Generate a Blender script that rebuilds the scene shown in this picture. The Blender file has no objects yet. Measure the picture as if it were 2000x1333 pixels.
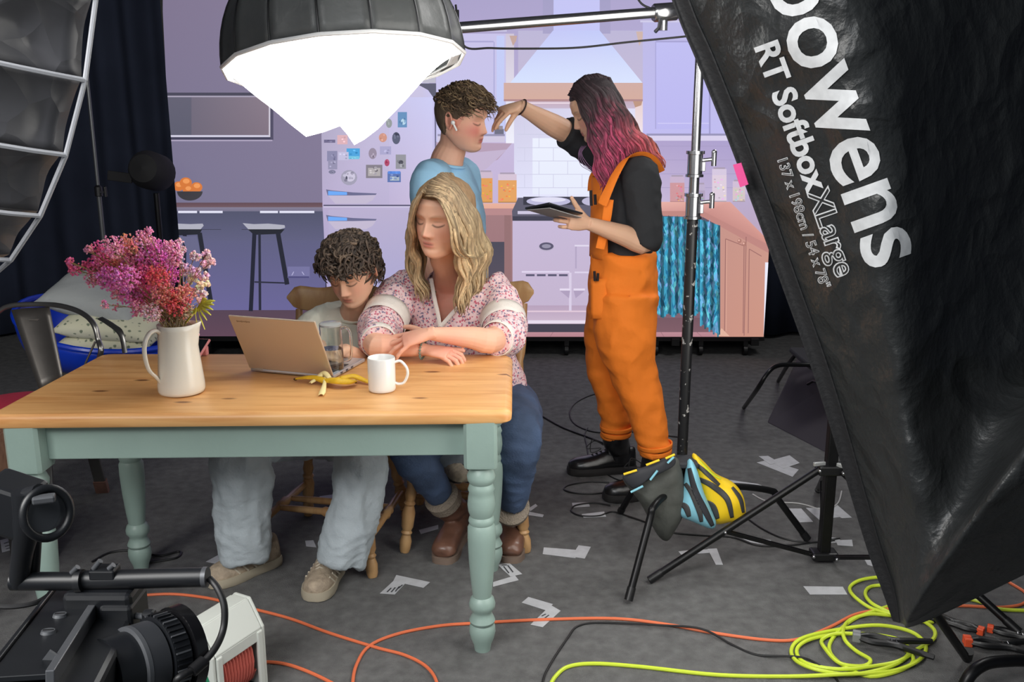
import bpy, bmesh, math, random
import numpy as np
from mathutils import Vector, Matrix, noise
R = math.radians
random.seed(7)
sc = bpy.context.scene
COL = bpy.context.collection

# ------------------------------------------------------------------ camera
FPX, PITCH, CAMH = 1850.0, R(13.5), 1.555
cam_d = bpy.data.cameras.new('camera'); cam = bpy.data.objects.new('camera', cam_d); COL.objects.link(cam)
cam.location = (0, 0, CAMH); cam.rotation_euler = (R(90) - PITCH, 0, 0)
cam_d.sensor_width = 36.0; cam_d.lens = FPX / 2000 * 36.0; cam_d.clip_start = 0.05
sc.camera = cam

# ------------------------------------------------------------------ view, world, lights
sc.view_settings.view_transform = 'Standard'; sc.view_settings.look = 'None'
sc.view_settings.gamma = 1; sc.view_settings.use_curve_mapping = False
sc.view_settings.exposure = 0.0
w = bpy.data.worlds.new('world'); sc.world = w; w.use_nodes = True
w.node_tree.nodes['Background'].inputs[0].default_value = (0.8, 0.9, 1.0, 1)
w.node_tree.nodes['Background'].inputs[1].default_value = 0.16

def area(name, loc, target, sx, sy, power, col=(1, 1, 1)):
    d = bpy.data.lights.new(name, 'AREA'); d.shape = 'RECTANGLE'; d.size = sx; d.size_y = sy
    d.energy = power; d.color = col
    o = bpy.data.objects.new(name, d); COL.objects.link(o); o.location = loc
    o.rotation_euler = (Vector(target) - Vector(loc)).to_track_quat('-Z', 'Y').to_euler()
    return o
CLOTH_E, RIGHT_E, SCREEN_E = 7.0, 4.0, 1.0
area('studio_light', (-1.8, 0.1, 2.6), (-0.3, 3.3, 1.0), 1.4, 1.4, 100, (1, 0.98, 0.95))
area('studio_light', (-0.7, -0.9, 3.2), (0.6, 3.0, 0.4), 1.5, 1.5, 46, (0.95, 0.98, 1.0))
area('studio_light', (1.9, 4.4, 2.9), (0.5, 3.6, 0.6), 0.9, 0.9, 30, (1, 0.99, 0.97))

# ------------------------------------------------------------------ placing helpers
def ray(px, py):
    a = (px - 1000) / FPX; b = -(py - 666.5) / FPX
    return Vector((a, math.cos(PITCH) + b * math.sin(PITCH), -math.sin(PITCH) + b * math.cos(PITCH)))
def V(px, py, Y):
    r = ray(px, py); t = Y / r.y
    return Vector((r.x * t, Y, CAMH + r.z * t))
def F(px, py, z=0.0):
    r = ray(px, py); t = (z - CAMH) / r.z
    return Vector((r.x * t, r.y * t, z))
def PR(v):
    z = v[2] - CAMH; c, s = math.cos(PITCH), math.sin(PITCH)
    d = v[1] * c - z * s; u = v[1] * s + z * c
    return 1000 + FPX * v[0] / d, 666.5 - FPX * u / d
def at_dist(px, py, ref, d, near=True):
    o = Vector((0, 0, CAMH)); r = ray(px, py).normalized(); q = ref - o
    b = r.dot(q); disc = b * b - q.dot(q) + d * d
    t = b if disc < 0 else (b - math.sqrt(disc) if near else b + math.sqrt(disc))
    return o + r * t

# ------------------------------------------------------------------ materials
def lin(c):
    out = []
    for x in c[:3]:
        x = x / 255.0
        out.append(x / 12.92 if x <= 0.04045 else ((x + 0.055) / 1.055) ** 2.4)
    return tuple(out) + (1.0,)
MATS = {}
def mat(name, col, rough=0.6, metal=0.0, var=0.0, scale=20.0, bump=0.0, bscale=60.0, stretch=(1, 1, 1),
        attr=False, spec=0.5, sheen=0.0, trans=0.0, coat=0.0, sss=0.0, col2=None):
    if name in MATS: return MATS[name]
    m = bpy.data.materials.new(name); m.use_nodes = True; nt = m.node_tree; N = nt.nodes; L = nt.links
    b = N['Principled BSDF']; b.inputs['Roughness'].default_value = rough; b.inputs['Metallic'].default_value = metal
    b.inputs['Specular IOR Level'].default_value = spec
    if sheen: b.inputs['Sheen Weight'].default_value = sheen
    if trans: b.inputs['Transmission Weight'].default_value = trans
    if coat: b.inputs['Coat Weight'].default_value = coat; b.inputs['Coat Roughness'].default_value = 0.15
    if sss:
        b.inputs['Subsurface Weight'].default_value = sss
        b.inputs['Subsurface Radius'].default_value = (0.012, 0.004, 0.002); b.inputs['Subsurface Scale'].default_value = 0.6
    c = lin(col)
    tc = N.new('ShaderNodeTexCoord'); mp = N.new('ShaderNodeMapping'); L.new(tc.outputs['Object'], mp.inputs[0])
    mp.inputs['Scale'].default_value = stretch
    src = None
    if attr:
        a = N.new('ShaderNodeVertexColor'); a.layer_name = 'Col'; src = a.outputs[0]
    if var or col2:
        n = N.new('ShaderNodeTexNoise'); n.inputs['Scale'].default_value = scale; n.inputs['Detail'].default_value = 5
        L.new(mp.outputs[0], n.inputs[0])
        mr = N.new('ShaderNodeMapRange'); mr.inputs[1].default_value = 0.3; mr.inputs[2].default_value = 0.7
        L.new(n.outputs[0], mr.inputs[0])
        if col2 and not attr:
            mx = N.new('ShaderNodeMix'); mx.data_type = 'RGBA'; mx.inputs[6].default_value = c; mx.inputs[7].default_value = lin(col2)
            L.new(mr.outputs[0], mx.inputs[0]); src = mx.outputs[2]
        else:
            mr.inputs[3].default_value = 1 - var; mr.inputs[4].default_value = 1 + var
            mx = N.new('ShaderNodeMix'); mx.data_type = 'RGBA'; mx.blend_type = 'MULTIPLY'; mx.inputs[0].default_value = 1
            if src: L.new(src, mx.inputs[6])
            else: mx.inputs[6].default_value = c
            cb = N.new('ShaderNodeCombineColor')
            for k in range(3): L.new(mr.outputs[0], cb.inputs[k])
            L.new(cb.outputs[0], mx.inputs[7]); src = mx.outputs[2]
    if src: L.new(src, b.inputs['Base Color'])
    else: b.inputs['Base Color'].default_value = c
    if bump:
        n2 = N.new('ShaderNodeTexNoise'); n2.inputs['Scale'].default_value = bscale; n2.inputs['Detail'].default_value = 4
        L.new(mp.outputs[0], n2.inputs[0])
        bp = N.new('ShaderNodeBump'); bp.inputs['Strength'].default_value = bump; bp.inputs['Distance'].default_value = 0.01
        L.new(n2.outputs[0], bp.inputs['Height']); L.new(bp.outputs[0], b.inputs['Normal'])
    MATS[name] = m
    return m
def emat(name, col=None, strength=1.0):
    if name in MATS: return MATS[name]
    m = bpy.data.materials.new(name); m.use_nodes = True; nt = m.node_tree; N = nt.nodes; L = nt.links
    b = N['Principled BSDF']; b.inputs['Roughness'].default_value = 0.5
    b.inputs['Base Color'].default_value = (0.02, 0.02, 0.02, 1); b.inputs['Specular IOR Level'].default_value = 0.1
    b.inputs['Emission Strength'].default_value = strength
    if col is None:
        a = N.new('ShaderNodeVertexColor'); a.layer_name = 'Col'; L.new(a.outputs[0], b.inputs['Emission Color'])
    else: b.inputs['Emission Color'].default_value = lin(col)
    MATS[name] = m
    return m

# ------------------------------------------------------------------ mesh builder
def catmull(pts, n=8, closed=False):
    pts = [Vector(p) for p in pts]; out = []; m = len(pts)
    if m < 3 and not closed:
        return [pts[0].lerp(pts[-1], i / n) for i in range(n + 1)]
    segs = m if closed else m - 1
    for i in range(segs):
        if closed: p0, p1, p2, p3 = pts[(i - 1) % m], pts[i], pts[(i + 1) % m], pts[(i + 2) % m]
        else: p0, p1, p2, p3 = pts[max(i - 1, 0)], pts[i], pts[i + 1], pts[min(i + 2, m - 1)]
        for k in range(n):
            t = k / n
            out.append(0.5 * ((2 * p1) + (-p0 + p2) * t + (2 * p0 - 5 * p1 + 4 * p2 - p3) * t * t + (-p0 + 3 * p1 - 3 * p2 + p3) * t ** 3))
    if not closed: out.append(pts[-1])
    return out
def lerpl(vals, t):
    x = t * (len(vals) - 1); i = min(int(x), len(vals) - 2); f = x - i
    if isinstance(vals[i], tuple): return tuple(a * (1 - f) + b_ * f for a, b_ in zip(vals[i], vals[i + 1]))
    return vals[i] * (1 - f) + vals[i + 1] * f

class MB:
    def __init__(s): s.v = []; s.f = []; s.c = []; s.cur = None
    def add(s, vs, fs, col=None):
        o = len(s.v); s.v += [tuple(v) for v in vs]; s.f += [tuple(i + o for i in f) for f in fs]
        c = col if col is not None else s.cur
        if c is not None and len(c) and isinstance(c[0], (tuple, list)): s.c += [tuple(x) for x in c]
        else: s.c += [c if c else (1, 1, 1, 1)] * len(vs)
    def box(s, c, size, rot=None, col=None, taper=1.0):
        x, y, z = [q / 2 for q in size]; M = rot if rot is not None else Matrix.Identity(3)
        vs = []
        for dz in (-1, 1):
            k = taper if dz > 0 else 1.0
            for dx, dy in ((-1, -1), (1, -1), (1, 1), (-1, 1)):
                vs.append(Vector(c) + M @ Vector((dx * x * k, dy * y * k, dz * z)))
        s.add(vs, [(3, 2, 1, 0), (4, 5, 6, 7), (0, 1, 5, 4), (1, 2, 6, 5), (2, 3, 7, 6), (3, 0, 4, 7)], col)
    def beam(s, a, b, wx, wy, up=(0, 0, 1), col=None):
        a = Vector(a); b = Vector(b); d = (b - a).normalized(); u = Vector(up)
        if abs(d.dot(u)) > 0.98: u = Vector((0, 1, 0))
        x = d.cross(u).normalized(); u = x.cross(d)
        M = Matrix((x, u, d)).transposed()
        s.box((a + b) / 2, (wx, wy, (b - a).length), M, col)
    def tube(s, pts, r, n=8, closed=False, flat=1.0, caps=True, col=None, side=None, rnd=False):
        pts = [Vector(p) for p in pts]; m = len(pts); rs = r if isinstance(r, list) else [r]
        T = []
        for i in range(m):
            a = pts[(i - 1) % m] if (closed or i > 0) else pts[i]; b = pts[(i + 1) % m] if (closed or i < m - 1) else pts[i]
            d = b - a; T.append(d.normalized() if d.length > 1e-9 else Vector((0, 0, 1)))
        u = Vector(side) if side is not None else (Vector((0, 0, 1)) if abs(T[0].z) < 0.9 else Vector((1, 0, 0)))
        u = (u - T[0] * u.dot(T[0])).normalized(); vs = []; cs = []
        for i in range(m):
            if side is not None:
                u2 = Vector(side); u2 = u2 - T[i] * u2.dot(T[i]); u = u2.normalized() if u2.length > 1e-4 else u
            else:
                u2 = u - T[i] * u.dot(T[i]); u = u2.normalized() if u2.length > 1e-6 else u
            w_ = T[i].cross(u); rr = rs[0] if len(rs) == 1 else (rs[i] if len(rs) == m else lerpl(rs, i / (m - 1)))
            ra, rb = rr if isinstance(rr, (tuple, list, Vector)) else (rr, rr * flat)
            for k in range(n):
                a = 2 * math.pi * k / n
                vs.append(pts[i] + u * (ra * math.cos(a)) + w_ * (rb * math.sin(a)))
        fs = []
        for i in range(m if closed else m - 1):
            j = (i + 1) % m
            for k in range(n):
                l = (k + 1) % n; fs.append((i * n + k, i * n + l, j * n + l, j * n + k))
        if not closed and caps:
            fs.append(tuple(reversed(range(n)))); fs.append(tuple(range((m - 1) * n, m * n)))
        s.add(vs, fs, col)
    def lathe(s, prof, n=24, c=(0, 0, 0), M=None, col=None, caps=True):
        M = M if M is not None else Matrix.Identity(3); c = Vector(c); vs = []
        for (r, z) in prof:
            for k in range(n):
                a = 2 * math.pi * k / n; vs.append(c + M @ Vector((r * math.cos(a), r * math.sin(a), z)))
        m = len(prof); fs = []
        for i in range(m - 1):
            for k in range(n):
                l = (k + 1) % n; fs.append((i * n + k, i * n + l, (i + 1) * n + l, (i + 1) * n + k))
        if caps: fs.append(tuple(reversed(range(n)))); fs.append(tuple(range((m - 1) * n, m * n)))
        s.add(vs, fs, col)
    def sph(s, c, r, n=12, m=8, M=None, col=None):
        r = r if isinstance(r, (tuple, list)) else (r, r, r); M = M if M is not None else Matrix.Identity(3); c = Vector(c)
        vs = [c + M @ Vector((0, 0, -r[2]))]; fs = []
        for i in range(1, m):
            t = -math.pi / 2 + math.pi * i / m
            for k in range(n):
                a = 2 * math.pi * k / n
                vs.append(c + M @ Vector((r[0] * math.cos(t) * math.cos(a), r[1] * math.cos(t) * math.sin(a), r[2] * math.sin(t))))
        vs.append(c + M @ Vector((0, 0, r[2])))
        for k in range(n): fs.append((0, 1 + (k + 1) % n, 1 + k))
        for i in range(m - 2):
            for k in range(n):
                l = (k + 1) % n; fs.append((1 + i * n + k, 1 + i * n + l, 1 + (i + 1) * n + l, 1 + (i + 1) * n + k))
        o = 1 + (m - 2) * n
        for k in range(n): fs.append((o + k, o + (k + 1) % n, len(vs) - 1))
        s.add(vs, fs, col)
    def prism(s, poly, ext, col=None):
        n = len(poly); e = Vector(ext); vs = [Vector(p) for p in poly] + [Vector(p) + e for p in poly]
        s.add(vs, [tuple(range(n)), tuple(reversed(range(n, 2 * n)))] + [(i, n + i, n + (i + 1) % n, (i + 1) % n) for i in range(n)], col)
    def grid(s, rows, col=None, closed_u=False):
        m = len(rows); n = len(rows[0]); vs = [p for r in rows for p in r]; fs = []
        for i in range(m - 1):
            for k in range(n if closed_u else n - 1):
                l = (k + 1) % n; fs.append((i * n + k, i * n + l, (i + 1) * n + l, (i + 1) * n + k))
        s.add(vs, fs, col)
    def build(s, name, m=None, parent=None, smooth=False, bevel=0.0, label=None, cat=None, group=None, kind=None, solid=0.0, sub=0, fixn=True, auto=True):
        me = bpy.data.meshes.new(name); off = Vector((0, 0, 0))
        if parent is not None:
            q = parent
            while q is not None: off = off + q.location; q = q.parent
        me.from_pydata([tuple(Vector(v) - off) for v in s.v] if parent is not None else s.v, [], s.f)
        if any(c != (1, 1, 1, 1) for c in s.c):
            a = me.color_attributes.new('Col', 'FLOAT_COLOR', 'POINT')
            a.data.foreach_set('color', np.array(s.c, dtype=np.float32).ravel())
        if fixn:
            bm = bmesh.new(); bm.from_mesh(me); bmesh.ops.recalc_face_normals(bm, faces=bm.faces[:]); bm.to_mesh(me); bm.free()
        o = bpy.data.objects.new(name, me); COL.objects.link(o)
        if m is not None: me.materials.append(m)
        if parent is not None: o.parent = parent
        if smooth:
            me.polygons.foreach_set('use_smooth', [True] * len(me.polygons))
            if auto:
                try: me.set_sharp_from_angle(angle=R(42))
                except Exception: pass
        if solid: md = o.modifiers.new('s', 'SOLIDIFY'); md.thickness = solid; md.offset = 0
        if bevel: md = o.modifiers.new('b', 'BEVEL'); md.width = bevel; md.segments = 2; md.limit_method = 'ANGLE'
        if sub: md = o.modifiers.new('u', 'SUBSURF'); md.levels = sub; md.render_levels = sub
        tag(o, label, cat, group, kind)
        return o
def tag(o, label=None, cat=None, group=None, kind=None):
    if label: o['label'] = label
    if cat: o['category'] = cat
    if group: o['group'] = group
    if kind: o['kind'] = kind
    return o
def thing(name, label, cat, loc=(0, 0, 0), group=None):
    o = bpy.data.objects.new(name, None); COL.objects.link(o); o.location = loc; o.empty_display_size = 0.05
    return tag(o, label, cat, group)
def copy_tree(o, parent=None):
    c = o.copy(); COL.objects.link(c); c.parent = parent
    for ch in list(o.children): copy_tree(ch, c)
    return c
def rz(a): return Matrix.Rotation(a, 3, 'Z')
def rx(a): return Matrix.Rotation(a, 3, 'X')
def ry(a): return Matrix.Rotation(a, 3, 'Y')

def frame(y, up=(0, 0, 1)):
    """matrix with local y along y and local z near up"""
    y = Vector(y).normalized(); z = Vector(up); z = (z - y * z.dot(y)).normalized(); x = y.cross(z)
    return Matrix((x, y, z)).transposed()

def fuse(mb, voxel, smooth=3, name='tmp'):
    """union closed shells into one continuous surface"""
    me = bpy.data.meshes.new(name); me.from_pydata(mb.v, [], mb.f)
    bm = bmesh.new(); bm.from_mesh(me); bmesh.ops.recalc_face_normals(bm, faces=bm.faces[:]); bm.to_mesh(me); bm.free()
    o = bpy.data.objects.new(name, me); COL.objects.link(o)
    md = o.modifiers.new('r', 'REMESH'); md.mode = 'VOXEL'; md.voxel_size = voxel
    if smooth: ms = o.modifiers.new('m', 'SMOOTH'); ms.factor = 0.5; ms.iterations = smooth
    dg = bpy.context.evaluated_depsgraph_get(); out = bpy.data.meshes.new_from_object(o.evaluated_get(dg))
    bpy.data.objects.remove(o); bpy.data.meshes.remove(me)
    out.polygons.foreach_set('use_smooth', [True] * len(out.polygons))
    return out
def finish(me, name, m, parent=None, label=None, cat=None, group=None, kind=None):
    me.name = name; me.materials.clear(); me.materials.append(m)
    o = bpy.data.objects.new(name, me); COL.objects.link(o)
    if parent is not None:
        off = Vector((0, 0, 0)); q = parent
        while q is not None: off = off + q.location; q = q.parent
        me.transform(Matrix.Translation(-off)); o.parent = parent
    return tag(o, label, cat, group, kind)
def wrinkle(me, fn):
    n = len(me.vertices); co = np.empty(n * 3, np.float32); me.vertices.foreach_get('co', co); co = co.reshape(-1, 3)
    nr = np.empty(n * 3, np.float32); me.vertices.foreach_get('normal', nr); nr = nr.reshape(-1, 3)
    d = np.array([fn(Vector(c)) for c in co], np.float32)
    me.vertices.foreach_set('co', (co + nr * d[:, None]).ravel()); me.update()
def cut(me, cond):
    bm = bmesh.new(); bm.from_mesh(me)
    bmesh.ops.delete(bm, geom=[f for f in bm.faces if cond(f.calc_center_median())], context='FACES')
    bm.to_mesh(me); bm.free()
def fold(scale, amp, ax=(1, 1, 1), seed=0.0):
    A = Vector(ax)
    def g(c):
        p = Vector((c.x * A.x, c.y * A.y, c.z * A.z)) * scale + Vector((seed, seed * 2, seed * 3))
        n_ = noise.noise(p); return amp * (1 - 2 * abs(n_)) * 0.7 + amp * 0.4 * noise.noise(p * 2.3)
    return g

# ------------------------------------------------------------------ setting
m_floor = mat('carpet_tiles', (104, 104, 104), 0.95, var=0.20, scale=24, bump=0.5, bscale=260, spec=0.15)
m_black = mat('black_drape', (46, 51, 66), 0.95, var=0.15, scale=3, spec=0.1)
fl = MB(); fl.box((0, 4.0, -0.05), (9, 12, 0.1)); fl.build('floor', m_floor, kind='structure')
b = MB(); b.box((0, 7.35, 1.9), (9, 0.1, 3.8)); b.build('wall_back', m_black, kind='structure')
b = MB(); b.box((-4.05, 4.0, 1.9), (0.1, 6.7, 3.8)); b.build('wall_left', m_black, kind='structure')
b = MB(); b.box((4.05, 4.0, 1.9), (0.1, 6.7, 3.8)); b.build('wall_right', m_black, kind='structure')
b = MB(); b.box((0, 4.0, 3.85), (9, 12, 0.1)); b.build('ceiling', m_black, kind='structure')
def drape(x0, x1, y, label):
    rows = []
    for iz in range(9):
        z = 0.03 + iz * 3.5 / 8; r_ = []
        for i in range(141):
            x = x0 + (x1 - x0) * i / 140
            r_.append((x, y + 0.05 * math.sin(x * 23 + 1.2 * math.sin(x * 5)) * (1 - 0.04 * iz) + 0.02 * math.sin(x * 9 + z), z))
        rows.append(r_)
    t = MB(); t.grid(rows)
    return t.build('black_curtain', m_black, smooth=True, solid=0.006, label=label, cat='curtain', group='black studio curtains')
drape(-3.9, -2.2, 6.6, 'black studio curtain hanging left of the kitchen backdrop')
drape(1.78, 3.9, 6.6, 'black studio curtain hanging right of the kitchen backdrop')

# ------------------------------------------------------------------ LED kitchen backdrop
YS = 6.05
led = thing('video_wall', 'big video wall showing a lilac kitchen with hood, fridge and range', 'screen', (-0.24, YS, 0))
fb = MB(); fb.box((-0.242, YS + 0.055, 1.385), (3.776, 0.10, 2.5)); fb.build('cabinet', mat('rig_black', (16, 16, 18), 0.6), led)
bb = MB(); bb.box((-0.242, YS + 0.06, 0.118), (3.80, 0.12, 0.032)); bb.box((-0.242, YS + 0.30, 0.10), (3.80, 0.05, 0.05))
for k in range(8):
    x = -2.05 + k * 0.52; bb.box((x, YS + 0.18, 0.10), (0.05, 0.42, 0.045))
bb.build('base_frame', mat('rig_black', (16, 16, 18), 0.6), led)
for k in range(13):
    x = -2.0 + k * 0.295; c = MB()
    c.lathe([(0.012, -0.014), (0.034, -0.012), (0.034, 0.012), (0.012, 0.014)], 14, (x, YS + 0.03, 0.035), ry(R(90)))
    c.box((x, YS + 0.035, 0.085), (0.03, 0.05, 0.035)); c.build('caster', mat('caster_black', (26, 26, 28), 0.45), led, smooth=True)

PIC = MB(); LAY = [0]
def W(px, py, lay=None):
    q = V(px, py, YS); return (q.x, YS - 0.0004 * (LAY[0] if lay is None else lay) - 0.001, q.z)
def poly(pts, col, cols=None):
    LAY[0] += 1
    c = [lin(q) for q in cols] if cols else lin(col)
    PIC.add([W(*p) for p in pts], [tuple(range(len(pts)))], c)
def rect(x0, y0, x1, y1, col, col2=None, col3=None, col4=None):
    """col top-left, col2 bottom-left, col3 bottom-right, col4 top-right; subdivided for smooth gradient"""
    LAY[0] += 1
    if col2 is None: PIC.add([W(x0, y0), W(x0, y1), W(x1, y1), W(x1, y0)], [(0, 1, 2, 3)], lin(col)); return
    col3 = col3 or col2; col4 = col4 or col; n = 5; vs = []; cs = []
    for i in range(n + 1):
        for j in range(n + 1):
            u, v = j / n, i / n
            c = [(col[k] * (1 - u) + col4[k] * u) * (1 - v) + (col2[k] * (1 - u) + col3[k] * u) * v for k in range(3)]
            vs.append(W(x0 + (x1 - x0) * u, y0 + (y1 - y0) * v)); cs.append(lin(c))
    PIC.add(vs, [(i * (n + 1) + j, (i + 1) * (n + 1) + j, (i + 1) * (n + 1) + j + 1, i * (n + 1) + j + 1) for i in range(n) for j in range(n)], cs)
def ell(cx, cy, a, b_, col, n=20, t0=0, t1=360):
    poly([(cx + a * math.cos(R(t0 + (t1 - t0) * k / n)), cy + b_ * math.sin(R(t0 + (t1 - t0) * k / n))) for k in range(n + (0 if t1 - t0 == 360 else 1))], col)
def line(x0, y0, x1, y1, wd, col):
    d = math.hypot(x1 - x0, y1 - y0); nx, ny = -(y1 - y0) / d * wd / 2, (x1 - x0) / d * wd / 2
    poly([(x0 + nx, y0 + ny), (x0 - nx, y0 - ny), (x1 - nx, y1 - ny), (x1 + nx, y1 + ny)], col)
def kitchen():
    X0, X1, YT, YB = 318, 1508, -230, 658
    rect(X0, YT, 700, 402, (130, 116, 142), (120, 116, 144), (130, 120, 148), (136, 126, 154))
    rect(640, YT, X1, 300, (150, 145, 185), (186, 172, 212), (190, 180, 220), (168, 160, 200))
    rect(850, 200, X1, 420, (200, 190, 225), (196, 178, 212))
    rect(1000, 400, X1, 640, (196, 180, 206), (176, 140, 150))
    rect(1380, 380, X1, 660, (186, 172, 206), (190, 150, 150))
    # niche
    rect(X0, 181, 533, 187, (72, 70, 88)); rect(X0, 187, 531, 190, (165, 158, 178))
    rect(X0, 190, 526, 266, (104, 100, 118), (102, 98, 116), (128, 114, 128), (136, 122, 136)); rect(X0, 190, 374, 264, (98, 96, 114), (92, 92, 110))
    rect(X0, 264, 528, 268, (206, 203, 222)); rect(X0, 268, 534, 273, (66, 64, 88)); rect(X0, 273, 532, 276, (170, 160, 186)); rect(525, 192, 528, 268, (205, 200, 214)); rect(528, 190, 534, 272, (80, 76, 100))
    # bar
    rect(X0, 396, 633, 405, (98, 74, 84), (112, 88, 96)); rect(X0, 405, 633, 413, (132, 126, 148), (118, 114, 138))
    rect(X0, 413, 636, 470, (82, 84, 108), (96, 96, 128)); rect(X0, 470, 636, 608, (96, 96, 130), (106, 102, 152))
    for a, b_ in ((348, 385), (390, 435), (508, 543), (546, 614)): rect(a, 412, b_, 416.5, (222, 222, 240))
    # floor of the picture
    rect(X0, 606, 860, 660, (86, 68, 84), (98, 72, 88)); rect(860, 606, 1500, 660, (120, 92, 106), (178, 132, 142))
    # stools
    for ox in (0, 124):
        rect(348 + ox, 448, 432 + ox - 0, 449, (60, 60, 76))
        poly([(350 + ox, 436), (372 + ox, 438), (400 + ox, 437), (432 + ox, 440), (433 + ox, 445), (420 + ox, 449), (362 + ox, 449)] if ox else
             [(340, 437), (372, 438), (396, 437), (398, 441), (392, 448), (340, 448)], (176, 176, 190))
    poly([(484, 448), (556, 448), (548, 457), (496, 459)], (36, 38, 48)); line(497, 456, 490, 608, 8, (34, 36, 52)); line(507, 456, 508, 606, 5, (40, 42, 58))
    line(543, 455, 561, 556, 9, (36, 38, 52)); line(497, 551, 556, 553, 3, (44, 46, 62))
    poly([(346, 448), (395, 448), (390, 458), (346, 460)], (36, 38, 48)); line(361, 455, 358, 608, 8, (36, 36, 50)); line(390, 455, 412, 590, 9, (36, 38, 50))
    poly([(352, 461), (366, 462), (384, 461), (392, 500), (372, 500)], (104, 104, 136))
    rect(562, 521, 605, 543, (118, 116, 160)); rect(563, 540, 604, 543, (76, 74, 120)); line(570, 538, 574, 531, 1.5, (180, 178, 215)); line(590, 531, 594, 537, 1.5, (180, 178, 215))
    # bowl of oranges
    for cx, cy, r_ in ((349, 364, 11), (363, 357, 12), (384, 366, 11.5), (367, 371, 10)): ell(cx, cy, r_, r_ * 0.86, (214, 122, 62)); ell(cx + 1, cy - 3, r_ * 0.55, r_ * 0.4, (240, 156, 92))
    ell(371, 374, 25, 18, (62, 60, 66), 18, 0, 180)
    # fridge
    poly([(636, 150), (820, 150), (846, 168), (852, 205), (862, 300), (868, 600), (640, 600), (630, 402), (628, 262)], None,
         [(190, 184, 214), (204, 198, 228), (206, 204, 238), (200, 196, 240), (206, 194, 228), (180, 168, 205), (172, 162, 204), (184, 172, 206), (178, 170, 198)])
    rect(760, 190, 845, 400, (200, 196, 232), (192, 180, 214), (206, 192, 222), (205, 205, 245)); rect(642, 410, 830, 590, (186, 176, 208), (170, 166, 208))
    poly([(812, 163), (852, 163), (852, 212), (846, 190), (836, 176)], (92, 92, 112)); rect(826, 118, 851, 124, (146, 142, 168)); rect(826, 148, 851, 162, (190, 188, 204))
    line(850, 190, 853, 520, 3, (110, 108, 138)); rect(632, 400, 812, 403, (96, 92, 120)); rect(632, 403, 812, 405, (214, 206, 232))
    for yy in (371, 421):
        poly([(638, yy + 8), (736, yy + 8), (728, yy + 20), (715, yy + 27), (655, yy + 27)], (196, 186, 210))
        poly([(637, yy - 1), (648, yy + 1), (690, yy + 5), (736, yy + 7), (734, yy + 10), (690, yy + 11), (640, yy + 11)], (108, 108, 142)); poly([(641, yy + 2), (678, yy + 4.5), (678, yy + 10), (641, yy + 10.5)], (112, 170, 246))
    mg = [(690, 299, 13, 9, (78, 164, 222)), (690, 308, 12, 3, (120, 196, 226)), (644, 276, 11, 3, (112, 106, 140)), (669, 273, 10, 9, (222, 178, 186)), (649, 305, 10, 10, (140, 138, 172)), (650, 322, 9, 9, (150, 146, 176)), (649, 336, 7, 4, (126, 124, 152)),
          (671, 305, 10, 8, (196, 192, 222)), (728, 300, 8, 11, (152, 140, 160)), (753, 294, 11, 8, (172, 168, 206)), (748, 269, 8, 9, (208, 150, 132)), (774, 270, 8, 12, (92, 96, 120)), (774, 262, 3, 3, (60, 62, 84)), (786, 234, 9, 15, (104, 146, 190)), (788, 238, 5, 6, (186, 216, 236)),
          (760, 241, 6, 9, (150, 156, 158)), (783, 316, 10, 14, (150, 150, 158)), (783, 317, 5, 4, (84, 84, 96)), (756, 318, 5, 7, (176, 74, 108)), (682, 347, 16, 15, (164, 160, 182)), (684, 345, 10, 10, (206, 200, 222)), (677, 348, 2, 4, (70, 70, 90)),
          (731, 335, 16, 13, (134, 128, 138)), (731, 336, 12, 8, (178, 172, 174)), (770, 346, 13, 10, (96, 118, 176)), (771, 349, 9, 4, (170, 184, 196)), (770, 337, 12, 2.5, (92, 140, 226))]
    for cx, cy, a, b_, c in mg:
        if abs(a - b_) < 5 and a < 9 or c[0] == 164 or c[0] == 206: ell(cx, cy, a, b_, c, 14)
        else: rect(cx - a, cy - b_, cx + a, cy + b_, c)
    rn = random.Random(3)
    for cx, cy, a, b_, c in mg:
        for _ in range(4):
            q = rn.choice((-34, -20, 22, 34)); ell(cx + rn.uniform(-.6, .6) * a, cy + rn.uniform(-.6, .6) * b_, a * .22, b_ * .2, tuple(max(0, min(255, k + q)) for k in c), 6)
    # upper left cabinet
    rect(852, 58, 990, 62, (200, 196, 226)); rect(852, 66, 988, 276, (200, 194, 232), (198, 196, 236)); rect(852, 80, 964, 83, (172, 168, 212)); rect(964, 82, 966, 262, (170, 168, 214)); rect(970, 70, 985, 262, (196, 204, 246))
    rect(988, 66, 1004, 280, (206, 196, 214), (240, 240, 252)); poly([(995, 70), (1010, 70), (1008, 80), (1002, 90)], (196, 166, 158))
    rect(855, 262, 986, 266, (150, 146, 176)); rect(855, 266, 986, 278, (208, 200, 224)); poly([(852, 278), (1000, 280), (972, 312), (925, 330), (852, 330)], (182, 158, 182)); poly([(905, 300), (990, 292), (950, 330), (900, 352)], (196, 180, 208))
    rect(966, 252, 984, 262, (112, 112, 132)); rect(968, 246, 982, 253, (150, 140, 150))
    # splash-back tiles
    rect(1004, 196, 1260, 386, (206, 202, 228), (226, 226, 250), (232, 236, 254), (224, 222, 246)); rect(1040, 270, 1170, 380, (236, 240, 254), (232, 236, 252))
    for i in range(6):
        y = 262 + i * 26; rect(1010, y, 1250, y + 1.2, (206, 206, 230))
        for k in range(6): rect(1024 + k * 56 + (28 if i % 2 else 0), y - 25, 1025.2 + k * 56 + (28 if i % 2 else 0), y, (208, 208, 232))
    # hood
    rect(1012, 60, 1262, 165, (188, 182, 214), (196, 186, 214)); rect(1060, YT, 1082, 66, (150, 146, 186), (168, 162, 200)); rect(1170, YT, 1192, 66, (150, 146, 186), (168, 162, 200))
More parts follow.
